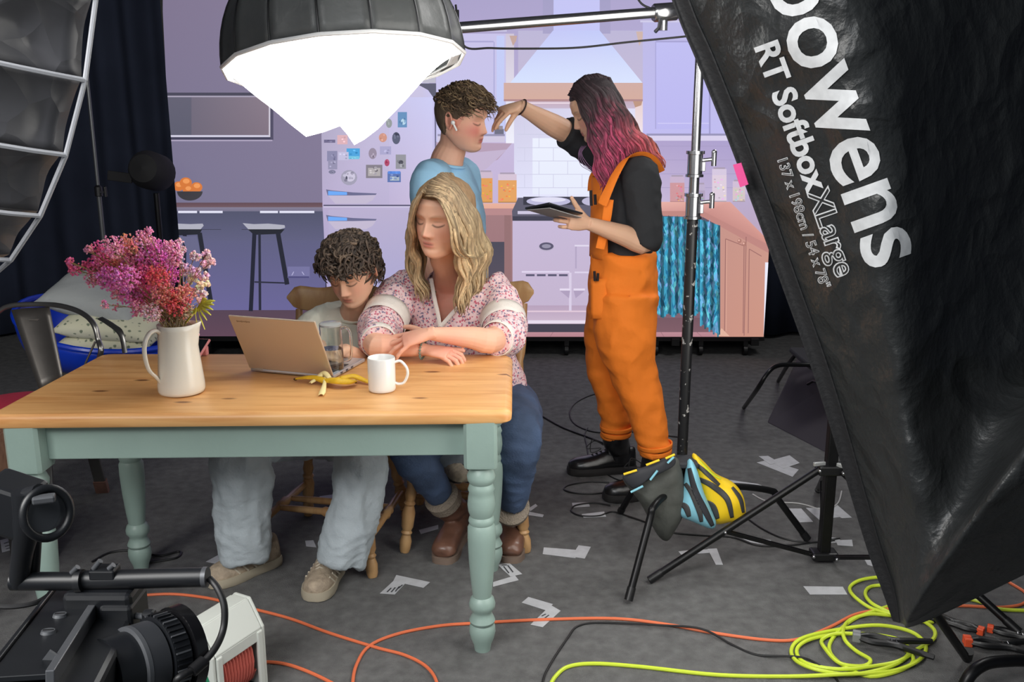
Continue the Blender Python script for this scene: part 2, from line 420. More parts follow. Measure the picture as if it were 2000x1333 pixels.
    rect(1081, YT, 1171, 68, (200, 192, 236), (196, 198, 246)); poly([(1080, 60), (1171, 60), (1256, 164), (995, 164)], None, [(196, 200, 246), (194, 202, 248), (218, 228, 254), (214, 226, 254)])
    rect(984, 162, 1260, 197, (208, 172, 164), (212, 172, 158)); rect(984, 194, 1260, 198, (178, 138, 140)); rect(1006, 198, 1258, 212, (196, 170, 186), (200, 184, 206)); rect(1020, 200, 1120, 203, (232, 214, 226))
    rect(1240, 198, 1262, 300, (232, 208, 208), (244, 238, 250)); poly([(1236, 198), (1254, 198), (1252, 206), (1240, 210)], (190, 150, 130)); poly([(1242, 62), (1256, 62), (1254, 78), (1248, 90)], (206, 180, 172))
    # upper right cabinet
    rect(1255, 42, 1420, 264, (188, 184, 228), (192, 188, 240)); rect(1250, 40, 1420, 44, (206, 202, 232)); rect(1280, 82, 1384, 252, (192, 190, 242), (188, 184, 240)); rect(1280, 80, 1384, 83, (166, 162, 210)); rect(1279, 82, 1281, 252, (170, 166, 216)); rect(1384, 82, 1387, 262, (160, 156, 206)); rect(1284, 240, 1384, 242, (206, 202, 246))
    rect(1262, 261, 1420, 265, (152, 148, 186)); rect(1262, 265, 1420, 275, (216, 208, 236)); rect(1265, 275, 1440, 395, (176, 162, 204), (200, 184, 216), (190, 176, 210), (172, 160, 206))
    for i in range(4): rect(1280, 285 + i * 27, 1440, 286 + i * 27, (166, 154, 194))
    # jars
    for x, y, a, h_, c, c2 in ((949, 372, 13, 24, (224, 160, 92), (206, 186, 206)), (991, 374, 18, 22, (228, 164, 100), (214, 196, 214)), (1322, 376, 14, 19, (206, 152, 158), (200, 178, 204)), (1404, 368, 14, 26, (222, 206, 222), (214, 200, 224)), (1368, 384, 8, 12, (178, 162, 190), (190, 176, 206)), (1442, 380, 12, 14, (214, 196, 200), (208, 190, 214))):
        rect(x - a, y - h_ - 12, x + a, y - h_ + 6, c2); rect(x - a, y - h_, x + a, y + h_, c); rect(x - a * .8, y - h_ - 15, x + a * .8, y - h_ - 12, (170, 156, 176)); rect(x - a, y + h_ - 2, x + a, y + h_, tuple(int(k * .8) for k in c))
        for _ in range(16): ell(x + rn.uniform(-.8, .8) * a, y + rn.uniform(-.75, .85) * h_, 2.2, 1.5, tuple(max(0, min(255, k + rn.choice((-30, 20)))) for k in c), 6)
    # worktops and lower units
    rect(940, 397, 1020, 407, (232, 178, 160), (228, 172, 152)); rect(940, 407, 1012, 420, (184, 138, 140)); rect(940, 420, 1003, 660, (162, 124, 128), (150, 112, 118)); rect(952, 472, 985, 606, (78, 76, 90), (96, 84, 98)); rect(985, 420, 998, 606, (150, 114, 116))
    poly([(1000, 412), (1012, 386), (1160, 384), (1160, 430), (1001, 430)], (96, 94, 112)); rect(1022, 384, 1148, 400, (60, 60, 74)); ell(1071, 393, 43, 9, (190, 188, 220)); ell(1071, 390, 34, 5, (226, 224, 244)); ell(1160, 393, 24, 9, (190, 186, 214)); rect(1011, 412, 1110, 418, (206, 200, 224)); rect(1001, 422, 1160, 431, (66, 66, 82))
    rect(1001, 431, 1160, 632, (200, 186, 216), (196, 180, 206)); rect(1001, 596, 1160, 632, (184, 162, 188), (206, 186, 206)); ell(1067, 482, 15, 8, (186, 176, 200)); ell(1067, 480.5, 14, 7.5, (92, 88, 112)); ell(1067, 480.5, 9, 4, (150, 146, 168))
    rect(1019, 529, 1112, 532, (226, 216, 240))
    for k in range(4): rect(1027 + k * 21.5, 535, 1044 + k * 21.5, 539, (92, 88, 114))
    rect(1111, 532, 1116, 608, (218, 206, 230)); rect(1122, 478, 1150, 481, (226, 218, 238)); rect(1123, 481, 1126, 524, (180, 166, 196)); rect(1122, 530, 1150, 533, (222, 212, 236))
    for a, b_ in ((1093, 1113), (1120, 1142)): rect(a, 563, b_, 567, (230, 220, 240)); poly([(a, 567), (b_, 567), (b_ - 2 if a < 1110 else a + 4, 582)], (176, 160, 190))
    rect(1001, 606, 1160, 609, (224, 200, 216)); rect(1001, 625, 1160, 631, (232, 220, 236)); rect(1001, 632, 1160, 648, (70, 66, 80)); rect(1001, 648, 1500, 660, (190, 140, 150), (178, 128, 138))
    # right run
    rect(1262, 418, 1408, 640, (96, 86, 104), (132, 100, 112)); rect(1262, 620, 1402, 648, (118, 88, 98), (128, 94, 104))
    poly([(1285, 394), (1425, 394), (1500, 470), (1500, 492), (1376, 418), (1285, 419)], None, [(232, 178, 168), (222, 164, 156), (214, 152, 140), (196, 136, 128), (198, 140, 134), (208, 150, 146)])
    poly([(1285, 412), (1372, 412), (1500, 478), (1500, 494), (1372, 424), (1285, 421)], (192, 136, 130))
    poly([(1402, 440), (1500, 494), (1500, 660), (1396, 660)], None, [(198, 148, 138), (204, 152, 138), (206, 150, 132), (200, 146, 132)])
    for pts in (((1416, 466), (1452, 480)), ((1416, 466), (1414, 648)), ((1452, 480), (1450, 650)), ((1456, 462), (1452, 655)), ((1462, 486), (1486, 500)), ((1462, 486), (1460, 650))): line(*pts[0], *pts[1], 1.6, (158, 110, 106))
    line(1418, 468, 1417, 646, 1, (224, 172, 154))
    for kx, ky in ((1443, 470), (1452, 476)): ell(kx, ky, 4.2, 4.5, (176, 124, 114), 10); ell(kx - 1, ky - 1, 2, 2, (226, 176, 164), 8)
    poly([(1400, 655), (1408, 640), (1424, 656)], (226, 180, 160)); rect(1493, 512, 1500, 658, (236, 236, 252))
    for k in range(6): line(1010 + k * 70, 648, 1000 + k * 74, 660, 1, (150, 108, 118))
    # fabric curtains, blue leafy print drawn as small patches over folds
    for (a, b_, y0a, y0b, y1a, y1b) in ((1268, 1366, 422, 424, 618, 612), (1366, 1405, 428, 440, 632, 656)):
        n = 28 if a < 1300 else 14
        for i in range(n):
            u0, u1 = i / n, (i + 1) / n; um = (u0 + u1) / 2; sh = 0.74 + 0.26 * math.sin(um * (b_ - a) * 0.42 + 1)
            t0 = y0a + (y0b - y0a) * um; t1 = y1a + (y1b - y1a) * um + 4 * math.sin(um * 30)
            c = tuple(int(q * sh) for q in (70, 170, 206)); rect(a + (b_ - a) * u0, t0, a + (b_ - a) * u1 + 0.3, t1, c)
        base = LAY[0]
        for _ in range(420 if a < 1300 else 300):
            u, v = rn.random(), rn.random(); x = a + 2 + (b_ - a - 4) * u; y = y0a + 4 + (y0b - y0a) * u + v * (y1a + (y1b - y1a) * u - 10 - y0a - (y0b - y0a) * u)
            sh = 0.72 + 0.28 * math.sin(u * (b_ - a) * 0.42 + 1); c = rn.choice(((96, 204, 236), (40, 140, 184), (120, 190, 240), (56, 160, 200), (40, 124, 168), (110, 214, 230), (130, 176, 236)))
            LAY[0] = base + rn.randint(0, 6); an = rn.uniform(1.1, 2.0); l_ = rn.uniform(4, 13); wd = rn.uniform(1.2, 3.4)
            dx, dy = math.cos(an) * l_, math.sin(an) * l_
            poly([(x - dx, y - dy), (x + math.sin(an) * wd, y - math.cos(an) * wd), (x + dx, y + dy), (x - math.sin(an) * wd, y + math.cos(an) * wd)], tuple(int(q * sh) for q in c))
        LAY[0] = base + 9
kitchen()
xs0, xs1, zt, zb = -2.13, 1.646, 2.635, 0.135
PIC.v = [(min(max(x, xs0), xs1), y, min(max(z, zb), zt)) for x, y, z in PIC.v]
mx_ = max(YS - y for x, y, z in PIC.v)
PIC.v = [(x, YS - 0.0008 - (YS - y) * 0.02 / mx_ * 1.0 if mx_ > 0.02 else y, z) for x, y, z in PIC.v]
PIC.build('screen_image', emat('screen_picture', None, SCREEN_E), led, fixn=False)
# ------------------------------------------------------------------ farmhouse table
def wood_mat(name, c1, c2, knots=True, rough=0.38, sx=1.6, sy=14):
    m = bpy.data.materials.new(name); m.use_nodes = True; nt = m.node_tree; N = nt.nodes; L = nt.links; b = N['Principled BSDF']
    b.inputs['Roughness'].default_value = rough
    tc = N.new('ShaderNodeTexCoord'); mp = N.new('ShaderNodeMapping'); L.new(tc.outputs['Object'], mp.inputs[0]); mp.inputs['Scale'].default_value = (sx, sy, sy)
    n = N.new('ShaderNodeTexNoise'); n.inputs['Scale'].default_value = 2.2; n.inputs['Detail'].default_value = 7; n.inputs['Distortion'].default_value = 0.6; L.new(mp.outputs[0], n.inputs[0])
    r = N.new('ShaderNodeValToRGB'); r.color_ramp.elements[0].color = lin(c2); r.color_ramp.elements[0].position = 0.28; r.color_ramp.elements[1].color = lin(c1); r.color_ramp.elements[1].position = 0.62
    L.new(n.outputs[0], r.inputs[0]); out = r.outputs[0]
    if knots:
        v = N.new('ShaderNodeTexVoronoi'); v.inputs['Scale'].default_value = 4.2; mp2 = N.new('ShaderNodeMapping'); mp2.inputs['Scale'].default_value = (1.0, 2.6, 0); L.new(tc.outputs['Object'], mp2.inputs[0]); L.new(mp2.outputs[0], v.inputs[0])
        mr = N.new('ShaderNodeMapRange'); mr.inputs[1].default_value = 0.06; mr.inputs[2].default_value = 0.13; mr.inputs[3].default_value = 1; mr.inputs[4].default_value = 0; L.new(v.outputs['Distance'], mr.inputs[0])
        mx = N.new('ShaderNodeMix'); mx.data_type = 'RGBA'; mx.inputs[7].default_value = lin((112, 62, 28)); L.new(out, mx.inputs[6])
        ml = N.new('ShaderNodeMath'); ml.operation = 'MULTIPLY'; ml.inputs[1].default_value = 0.9; L.new(mr.outputs[0], ml.inputs[0]); L.new(ml.outputs[0], mx.inputs[0]); out = mx.outputs[2]
    L.new(out, b.inputs['Base Color']); MATS[name] = m; return m
m_top = wood_mat('pine_top', (232, 178, 116), (208, 144, 84))
m_pine = wood_mat('pine_turned', (200, 160, 112), (170, 124, 80), knots=False, sx=10, sy=3)
m_paint = mat('sage_paint', (146, 168, 160), 0.42, var=0.05, scale=6, bump=0.05)
TC = Vector((-0.71, 2.79, 0))
table = thing('farmhouse_table', 'long pine topped farmhouse table with sage green turned legs', 'table', TC)
cor = [Vector((-1.435, 2.445, 0)), Vector((0.0, 2.488, 0)), Vector((0.002, 3.122, 0)), Vector((-1.405, 3.130, 0))]
def rounded(c, r, n=6):
    out = []
    for i in range(4):
        p, a, q = c[i - 1], c[i], c[(i + 1) % 4]; u = (p - a).normalized() * r; v = (q - a).normalized() * r
        for k in range(n + 1):
            t = k / n; out.append((a + u) * (1 - t) ** 2 + a * 2 * t * (1 - t) + (a + v) * t * t)
    return out
tb = MB(); pr_ = rounded(cor, 0.035); cen = sum(cor, Vector()) / 4; rows = []
for dz, ins in ((0.722, 0.006), (0.727, 0.001), (0.745, 0.0), (0.752, 0.003), (0.757, 0.009), (0.76, 0.013)):
    rows.append([cen + (p - cen) * (1 - ins / 0.5) + Vector((0, 0, dz)) for p in pr_])
tb.grid(rows, closed_u=True); n_ = len(pr_); tb.f.append(tuple(range(5 * n_, 6 * n_))); tb.f.append(tuple(reversed(range(n_))))
tb.build('tabletop', m_top, table, smooth=True)
LEGPROF = [(0.030, 0.585), (0.027, 0.577), (0.031, 0.569), (0.0365, 0.553), (0.035, 0.54), (0.029, 0.53), (0.031, 0.524), (0.0345, 0.512), (0.031, 0.503), (0.0335, 0.49), (0.036, 0.465), (0.034, 0.445), (0.029, 0.43), (0.032, 0.424), (0.034, 0.415), (0.031, 0.406), (0.036, 0.395), (0.0365, 0.36), (0.034, 0.29), (0.029, 0.22), (0.0245, 0.176), (0.031, 0.168), (0.035, 0.152), (0.034, 0.14), (0.027, 0.13), (0.026, 0.12), (0.029, 0.112), (0.0345, 0.098), (0.032, 0.09), (0.029, 0.088), (0.034, 0.078), (0.035, 0.06), (0.031, 0.04), (0.024, 0.02), (0.021, 0.0)]
for (x, y) in ((-0.088, 2.535), (-0.072, 3.045), (-1.345, 2.50), (-1.30, 3.045)):
    l = MB(); l.lathe([(r_ * 1.12, z) for r_, z in reversed(LEGPROF)], 24, (x, y, 0))
    c = 0.047; k = 0.009
    oc = [(-c + k, -c), (c - k, -c), (c, -c + k), (c, c - k), (c - k, c), (-c + k, c), (-c, c - k), (-c, -c + k)]
    rows = [[Vector((x + px_ * s_, y + py_ * s_, z)) for px_, py_ in oc] for s_, z in ((0.6, 0.58), (0.96, 0.588), (1, 0.597), (1, 0.725))]
    o0 = len(l.v); l.grid(rows, closed_u=True); l.f += [tuple(range(o0 + 24, o0 + 32)), tuple(reversed(range(o0, o0 + 8)))]
    l.build('leg', m_paint, table, smooth=True)
for (a, b_) in (((-1.30, 2.515), (-0.13, 2.55)), ((-1.26, 3.06), (-0.11, 3.06)), ((-1.345, 2.54), (-1.31, 3.0)), ((-0.072, 2.58), (-0.062, 3.0))):
    ap = MB(); ap.beam((a[0], a[1], 0.668), (b_[0], b_[1], 0.668), 0.022, 0.112); ap.build('apron', m_paint, table, bevel=0.003)

# ------------------------------------------------------------------ farmhouse chairs
def turned(mb, a, b_, prof, n=14):
    """prof: (t, r) along a->b"""
    a = Vector(a); b_ = Vector(b_); mb.tube([a.lerp(b_, t) for t, r_ in prof], [r_ for t, r_ in prof], n)
def make_chair(label, loc, rot):
    t = thing('farmhouse_chair', label, 'chair', (0, 0, 0), 'pine farmhouse chairs at the table')
    s = MB(); rows = []
    pts = rounded([Vector((-0.22, -0.21, 0)), Vector((0.22, -0.21, 0)), Vector((0.19, 0.20, 0)), Vector((-0.19, 0.20, 0))], 0.07)
    for z, k in ((0.428, 0.94), (0.436, 0.99), (0.452, 1.0), (0.462, 0.97)): rows.append([Vector((p.x * k, p.y * k, z)) for p in pts])
    s.grid(rows, closed_u=True); n_ = len(pts); s.f.append(tuple(range(3 * n_, 4 * n_))); s.f.append(tuple(reversed(range(n_)))); s.build('seat', m_pine, t, smooth=True)
    lp = [(0, 0.016), (0.03, 0.020), (0.10, 0.022), (0.15, 0.016), (0.17, 0.021), (0.19, 0.016), (0.22, 0.022), (0.34, 0.024), (0.40, 0.017), (0.42, 0.022), (0.44, 0.016), (0.50, 0.021), (0.56, 0.016), (0.6, 0.019), (1.0, 0.022)]
    for sx_ in (-1, 1):
        l = MB(); turned(l, (sx_ * 0.222, -0.205, 0), (sx_ * 0.17, -0.16, 0.435), lp); l.build('leg', m_pine, t, smooth=True)
        l = MB(); turned(l, (sx_ * 0.21, 0.235, 0), (sx_ * 0.15, 0.15, 0.435), lp); l.build('leg', m_pine, t, smooth=True)
        l = MB(); turned(l, (sx_ * 0.212, -0.19, 0.14), (sx_ * 0.195, 0.21, 0.15), [(0, 0.011), (0.25, 0.014), (0.42, 0.013), (0.45, 0.019), (0.5, 0.014), (0.55, 0.019), (0.58, 0.013), (0.75, 0.014), (1, 0.011)]); l.build('stretcher', m_pine, t, smooth=True)
        l = MB(); turned(l, (sx_ * 0.185, 0.165, 0.455), (sx_ * 0.218, 0.27, 0.83), [(0, 0.015), (0.15, 0.019), (0.3, 0.021), (0.42, 0.015), (0.5, 0.020), (0.62, 0.021), (0.72, 0.015), (0.75, 0.021), (0.78, 0.015), (0.82, 0.02), (0.86, 0.015), (1, 0.013)]); l.build('back_post', m_pine, t, smooth=True)
    for yy in (-0.03, 0.06):
        l = MB(); turned(l, (-0.2, yy, 0.145), (0.2, yy, 0.145), [(0, 0.010), (0.25, 0.013), (0.42, 0.013), (0.45, 0.019), (0.5, 0.014), (0.55, 0.019), (0.58, 0.013), (0.75, 0.013), (1, 0.010)]); l.build('stretcher', m_pine, t, smooth=True)
    for x in (-0.11, -0.055, 0, 0.055, 0.11):
        l = MB(); turned(l, (x, 0.18, 0.455), (x * 1.15, 0.29 + 0.0 * abs(x), 0.83), [(0, 0.007), (0.4, 0.010), (0.7, 0.008), (1, 0.006)], 8); l.build('spindle', m_pine, t, smooth=True)
    c = MB(); rows = []
    for i in range(25):
        u = -1 + 2 * i / 24; x = 0.255 * u; yb = 0.305 - 0.05 * u * u
        top = 0.925 - 0.015 * abs(u) ** 3 + 0.012 * math.cos(u * 6.0); bot = 0.815 + 0.02 * u * u
        if abs(u) > 0.8: k = math.sqrt(max(0.02, 1 - ((abs(u) - 0.8) / 0.2) ** 2)); md = (top + bot) / 2; top = md + (top - md) * k; bot = md + (bot - md) * k
        h = (top - bot) / 2; md = (top + bot) / 2
        rows.append([Vector((x, yb + 0.011 * math.cos(a) + 0.02 * (h / 0.055) * math.sin(a) * 0.5, md + h * math.copysign(abs(math.sin(a)) ** 0.5, math.sin(a)))) for a in [2 * math.pi * q / 12 for q in range(12)]])
    c.grid(rows, closed_u=True); c.f += [tuple(range(12)), tuple(reversed(range(24 * 12, 25 * 12)))]; c.build('crest_rail', m_pine, t, smooth=True)
    t.location = loc; t.rotation_euler = (0, 0, rot)
    return t
ch1 = make_chair('pine farmhouse chair under the seated blonde woman', (-0.17, 3.385, 0), 0)
ch2 = copy_tree(ch1); ch2['label'] = 'pine farmhouse chair under the curly haired boy in the cream shirt'; ch2.location = (-0.655, 3.235, 0); ch2.rotation_euler = (0, 0, R(-12))

# ------------------------------------------------------------------ things on the table
ZT = 0.761
m_china = mat('white_china', (236, 232, 220), 0.22, coat=0.4); m_mug = mat('white_mug_glaze', (238, 238, 236), 0.2, coat=0.4)
J = Vector((-0.967, 2.665, ZT))
jug = thing('milk_jug', 'tall cream china jug holding the pink flowers', 'jug', J)
b = MB(); prof = [(0.0, 0.0), (0.055, 0.0), (0.064, 0.004), (0.0665, 0.012), (0.066, 0.03), (0.061, 0.08), (0.056, 0.14), (0.0535, 0.19), (0.0545, 0.205), (0.0525, 0.206), (0.05, 0.19), (0.053, 0.14), (0.058, 0.08), (0.06, 0.02), (0.0, 0.018)]
rows = []
for r_, z in prof:
    row = []
    for k in range(36):
        a = 2 * math.pi * k / 36; sp = max(0, math.cos(a - R(10))) ** 12 * 0.014 * max(0, (z - 0.15) / 0.05) if z > 0.15 else 0
        row.append(J + Vector(((r_ + sp) * math.cos(a), (r_ + sp) * math.sin(a), z + sp * 0.35)))
    rows.append(row)
b.grid(rows, closed_u=True); b.build('jug_body', m_china, jug, smooth=True, auto=False)
b = MB(); hd = Vector((-0.72, -0.70, 0)).normalized(); hp = [(0.040, 0.17), (0.058, 0.193), (0.08, 0.19), (0.096, 0.165), (0.10, 0.13), (0.092, 0.085), (0.072, 0.058), (0.060, 0.035), (0.063, 0.02)]
b.tube(catmull([J + hd * q + Vector((0, 0, z)) for q, z in hp], 5), [(0.009, 0.006), (0.010, 0.006), (0.009, 0.006), (0.0075, 0.005), (0.004, 0.003)], 10, side=hd.cross(Vector((0, 0, 1))))
b.build('handle', m_china, jug, smooth=True)

Mg = Vector((-0.383, 2.685, ZT)); mug = thing('coffee_mug', 'plain white mug on the table by the banana skin', 'mug', Mg)
b = MB(); b.lathe([(0, 0.0), (0.036, 0.0), (0.0395, 0.003), (0.0405, 0.01), (0.0405, 0.098), (0.039, 0.101), (0.037, 0.098), (0.037, 0.012), (0.0, 0.01)], 36, Mg, caps=False); b.build('mug_body', m_mug, mug, smooth=True)
b = MB(); b.tube(catmull([Mg + Vector(q) for q in ((0.036, 0, 0.084), (0.056, -0.004, 0.09), (0.074, -0.008, 0.072), (0.077, -0.008, 0.05), (0.066, -0.006, 0.026), (0.05, -0.003, 0.02), (0.037, 0, 0.024))], 6), (0.0062, 0.0042), 10, side=(0.1, -1, 0)); b.build('handle', m_mug, mug, smooth=True)

# laptop
hL, hR = F(489, 721, ZT + 0.007), F(652, 736, ZT + 0.007); hd_ = (hR - hL).normalized(); dk = Vector((-hd_.y, hd_.x, 0))
lap = thing('laptop', 'open champagne gold laptop with its lid towards the camera', 'laptop', ((hL + hR) / 2).xy.to_3d() + Vector((0, 0, ZT)))
m_lap = mat('laptop_gold', (214, 198, 178), 0.38, metal=0.35); m_sil = mat('laptop_silver', (196, 198, 204), 0.35, metal=0.5); m_key = mat('laptop_keys', (70, 70, 78), 0.5)
wl = (hR - hL).length; dl = 0.215; b = MB(); mid = (hL + hR) / 2 + dk * dl / 2
Mr = Matrix((hd_, dk, Vector((0, 0, 1)))).transposed()
b.box((mid.x, mid.y, ZT + 0.0065), (wl, dl, 0.011), Mr); b.build('deck', m_sil, lap, bevel=0.003)
for i in range(5):
    for j in range(12):
        kb = MB(); q = (hL + hR) / 2 + hd_ * ((j - 5.5) * wl / 13.2) + dk * (0.035 + i * 0.021); kb.box((q.x, q.y, ZT + 0.0128), (wl / 15.5, 0.017, 0.0014), Mr)
        kb.build('key', m_key, lap)
b = MB(); q = (hL + hR) / 2 + dk * 0.172; b.box((q.x, q.y, ZT + 0.0123), (0.1, 0.06, 0.0008), Mr); b.build('touchpad', mat('pad_grey', (176, 178, 184), 0.3), lap)
ld = at_dist(434, 610, hL, 0.228) - hL; ld = (ld - hd_ * 0.0)
rdv = at_dist(611, 622, hR, 0.228) - hR; ld = (ld + rdv) / 2; ld = (ld - hd_ * ld.dot(hd_)).normalized(); nl = ld.cross(hd_).normalized()
if nl.y > 0: nl = -nl
Ml = Matrix((hd_, ld, hd_.cross(ld))).transposed(); mc = (hL + hR) / 2 + ld * 0.111
b = MB(); b.box(mc, (wl, 0.212, 0.006), Ml); b.build('lid', m_lap, lap, bevel=0.0028)
b = MB(); b.box(mc - nl * 0.0034, (wl - 0.012, 0.196, 0.0008), Ml); b.build('display', mat('display_dark', (24, 26, 32), 0.15), lap)
b = MB(); b.tube([hL + hd_ * 0.04, hR - hd_ * 0.04], 0.006, 10); b.build('hinge', m_sil, lap, smooth=True)
b = MB(); b.box(hL + hd_ * 0.035 + ld * 0.004 + nl * 0.003, (0.03, 0.006, 0.003), Ml); b.build('rubber_foot', mat('grey_plastic', (190, 186, 178), 0.5), lap)
b = MB()
for k in range(9): b.box(hL + hd_ * (0.026 + k * 0.0052) + ld * 0.198 + nl * 0.0033, (0.0034, 0.0042 if k % 3 else 0.006, 0.0006), Ml)
b.build('lid_lettering', mat('lap_letter', (150, 128, 102), 0.4), lap)
for k in range(3):
    b = MB(); q = hR + dk * (0.05 + k * 0.035); b.box((q.x, q.y, ZT + 0.0068), (0.0035, 0.012, 0.005), Mr); b.build('port', m_key, lap)

# glass carafe
G = Vector((-0.567, 2.885, ZT)); m_glass = mat('clear_glass', (244, 248, 248), 0.03, trans=1.0, spec=0.5)
ca = thing('glass_carafe', 'clear glass water jug with a handle standing by the laptop corner', 'jug', G)
b = MB(); b.lathe([(0.0, 0.0), (0.033, 0.0), (0.037, 0.004), (0.0375, 0.03), (0.036, 0.09), (0.034, 0.135), (0.035, 0.15), (0.0335, 0.15), (0.0325, 0.135), (0.0343, 0.09), (0.0355, 0.03), (0.034, 0.007), (0.0, 0.006)], 32, G, caps=False); b.build('jug_body', m_glass, ca, smooth=True)
b = MB(); b.tube(catmull([G + Vector(q) for q in ((0.034, 0, 0.142), (0.048, -0.004, 0.146), (0.062, -0.006, 0.13), (0.064, -0.006, 0.08), (0.058, -0.004, 0.045), (0.037, 0, 0.036))], 6), 0.0045, 10); b.build('handle', m_glass, ca, smooth=True)
b = MB(); b.lathe([(0.0, 0.006), (0.0338, 0.007), (0.0353, 0.03), (0.0348, 0.078), (0.0, 0.078)], 32, G, caps=False); b.build('water', mat('water', (232, 240, 240), 0.0, trans=1.0), ca, smooth=True)
b = MB(); b.lathe([(0.0, 0.162), (0.03, 0.161), (0.035, 0.157), (0.035, 0.151), (0.0, 0.151)], 28, G, caps=False); b.build('lid', mat('lid_glass', (226, 228, 226), 0.15, trans=0.6), ca, smooth=True)

# banana skin
BQ = F(652, 760, ZT); bn = thing('banana_peel', 'empty yellow banana skin splayed on the table by the mug', 'food', BQ)
m_ban = mat('banana_yellow', (226, 180, 34), 0.5, var=0.12, scale=60, col2=None); m_bin = mat('banana_pith', (240, 222, 160), 0.7); m_tip = mat('banana_tip', (70, 52, 26), 0.7)
def strip(pts, ws, name, m):
    b = MB(); pts = catmull(pts, 6); rows = []
    for i, p in enumerate(pts):
        a = pts[max(i - 1, 0)]; c = pts[min(i + 1, len(pts) - 1)]; d = (c - a).normalized(); s_ = d.cross(Vector((0, 0, 1))).normalized(); w_ = lerpl(ws, i / (len(pts) - 1))
        rows.append([p + s_ * w_ * math.cos(R(180 - k * 36)) + Vector((0, 0, w_ * 0.7 * math.sin(R(k * 36)))) for k in range(6)])
    b.grid(rows); return b.build(name, m, bn, smooth=True, solid=0.0025)
z3 = lambda px, py, z: F(px, py, ZT) + Vector((0, 0, z))
strip([z3(694, 752, 0.010), z3(680, 757, 0.014), z3(660, 757, 0.016), z3(640, 752, 0.010), z3(632, 748, 0.006)], [0.006, 0.017, 0.019, 0.014, 0.010], 'peel_strip', m_ban)
strip([z3(640, 752, 0.006), z3(618, 748, 0.012), z3(600, 747, 0.012), z3(578, 745, 0.006)], [0.016, 0.013, 0.010, 0.004], 'peel_strip', m_ban)
strip([z3(645, 752, 0.018), z3(634, 745, 0.024), z3(622, 748, 0.014), z3(606, 752, 0.004)], [0.006, 0.010, 0.010, 0.005], 'peel_strip', m_bin)
strip([z3(636, 748, 0.016), z3(634, 758, 0.010), z3(630, 768, 0.002), z3(627, 775, 0.003)], [0.005, 0.005, 0.009, 0.007], 'peel_strip', m_bin)
strip([z3(665, 748, 0.010), z3(690, 746, 0.014), z3(705, 748, 0.010), z3(724, 752, 0.004)], [0.012, 0.013, 0.011, 0.006], 'peel_strip', m_ban)
b = MB(); b.sph(z3(695, 752, 0.010), (0.004, 0.005, 0.006), 8, 6); b.build('peel_tip', m_tip, bn, smooth=True)
b = MB(); b.sph(z3(577, 745, 0.006), (0.006, 0.004, 0.004), 8, 6); b.build('peel_tip', m_tip, bn, smooth=True)

# phone leaning on its folded case
ph0 = Vector((-1.063, 3.055, ZT)); ph = thing('phone', 'phone in a pale pink case lying by the jug at the far table edge', 'phone', ph0)
Mp = rz(R(-8)) @ rx(R(24)); b = MB(); b.box(ph0 + Vector((0.0, 0.02, 0.026)), (0.072, 0.115, 0.009), Mp); b.build('phone_case', mat('pink_case', (232, 150, 150), 0.5), ph, bevel=0.004)
b = MB(); b.box(ph0 + Vector((0.0, 0.02, 0.026)) + Mp @ Vector((0, 0, 0.0048)), (0.062, 0.105, 0.0012), Mp); b.build('phone_screen', mat('dark_glass', (28, 32, 34), 0.08), ph)
b = MB(); b.box(ph0 + Vector((0.006, 0.05, 0.016)), (0.06, 0.02, 0.03), rz(R(-8))); b.build('case_flap', mat('pink_case', (232, 150, 150), 0.5), ph, bevel=0.003)

# flowers
bq = thing('flower_bouquet', 'bunch of dried pink, coral and mauve flowers in the cream jug', 'flowers', J + Vector((0, 0, 0.02)))
m_flo = mat('dried_petals', (255, 255, 255), 0.8, attr=True, var=0.12, scale=90)
rn = random.Random(11)
OCT = [(1, 0, 0), (-1, 0, 0), (0, 1, 0), (0, -1, 0), (0, 0, 1), (0, 0, -1)]; OF = [(0, 2, 4), (2, 1, 4), (1, 3, 4), (3, 0, 4), (2, 0, 5), (1, 2, 5), (3, 1, 5), (0, 3, 5)]
def blossom(mb, p, r_, col):
    M = Matrix.Rotation(rn.uniform(0, 6), 3, Vector((rn.random(), rn.random(), rn.random() + 0.1)))
    c = lin([max(0, min(255, q + rn.uniform(-22, 22))) for q in col]); mb.add([p + M @ (Vector(v) * r_) for v in OCT], OF, c)
def spray(px, py, rad, col, nb, br=0.0034, Y=None, stemc=(150, 132, 84)):
    mb = MB(); Yq = Y if Y else 2.665 + rn.uniform(-0.07, 0.07); tip = V(px, py, Yq); root = J + Vector((rn.uniform(-.03, .03), rn.uniform(-.03, .03), 0.20)); rr = rad / 700.0
    mid = root.lerp(tip, 0.55) + Vector((0, 0, 0.02)); mb.tube(catmull([root + Vector((0, 0, -0.12)), root, mid, tip], 4), [0.0016, 0.0008], 4, col=lin(stemc))
    for k in range(nb):
        d = Vector((rn.gauss(0, 1), rn.gauss(0, 1), rn.gauss(0, 1))).normalized() * (rn.random() ** 0.45) * rr; p = tip + d
        if k % 5 == 0: mb.tube([mid.lerp(tip, 0.6 + 0.3 * rn.random()), p], 0.0005, 3, col=lin(stemc))
        blossom(mb, p, br * rn.uniform(0.7, 1.3), col)
    mb.build('flower_spray', m_flo, bq, kind='stuff', fixn=False)
hot, pk, mag, cor_, red_, mau, cre = (255, 122, 176), (255, 164, 200), (252, 140, 214), (255, 160, 148), (250, 112, 124), (238, 196, 208), (240, 224, 186)
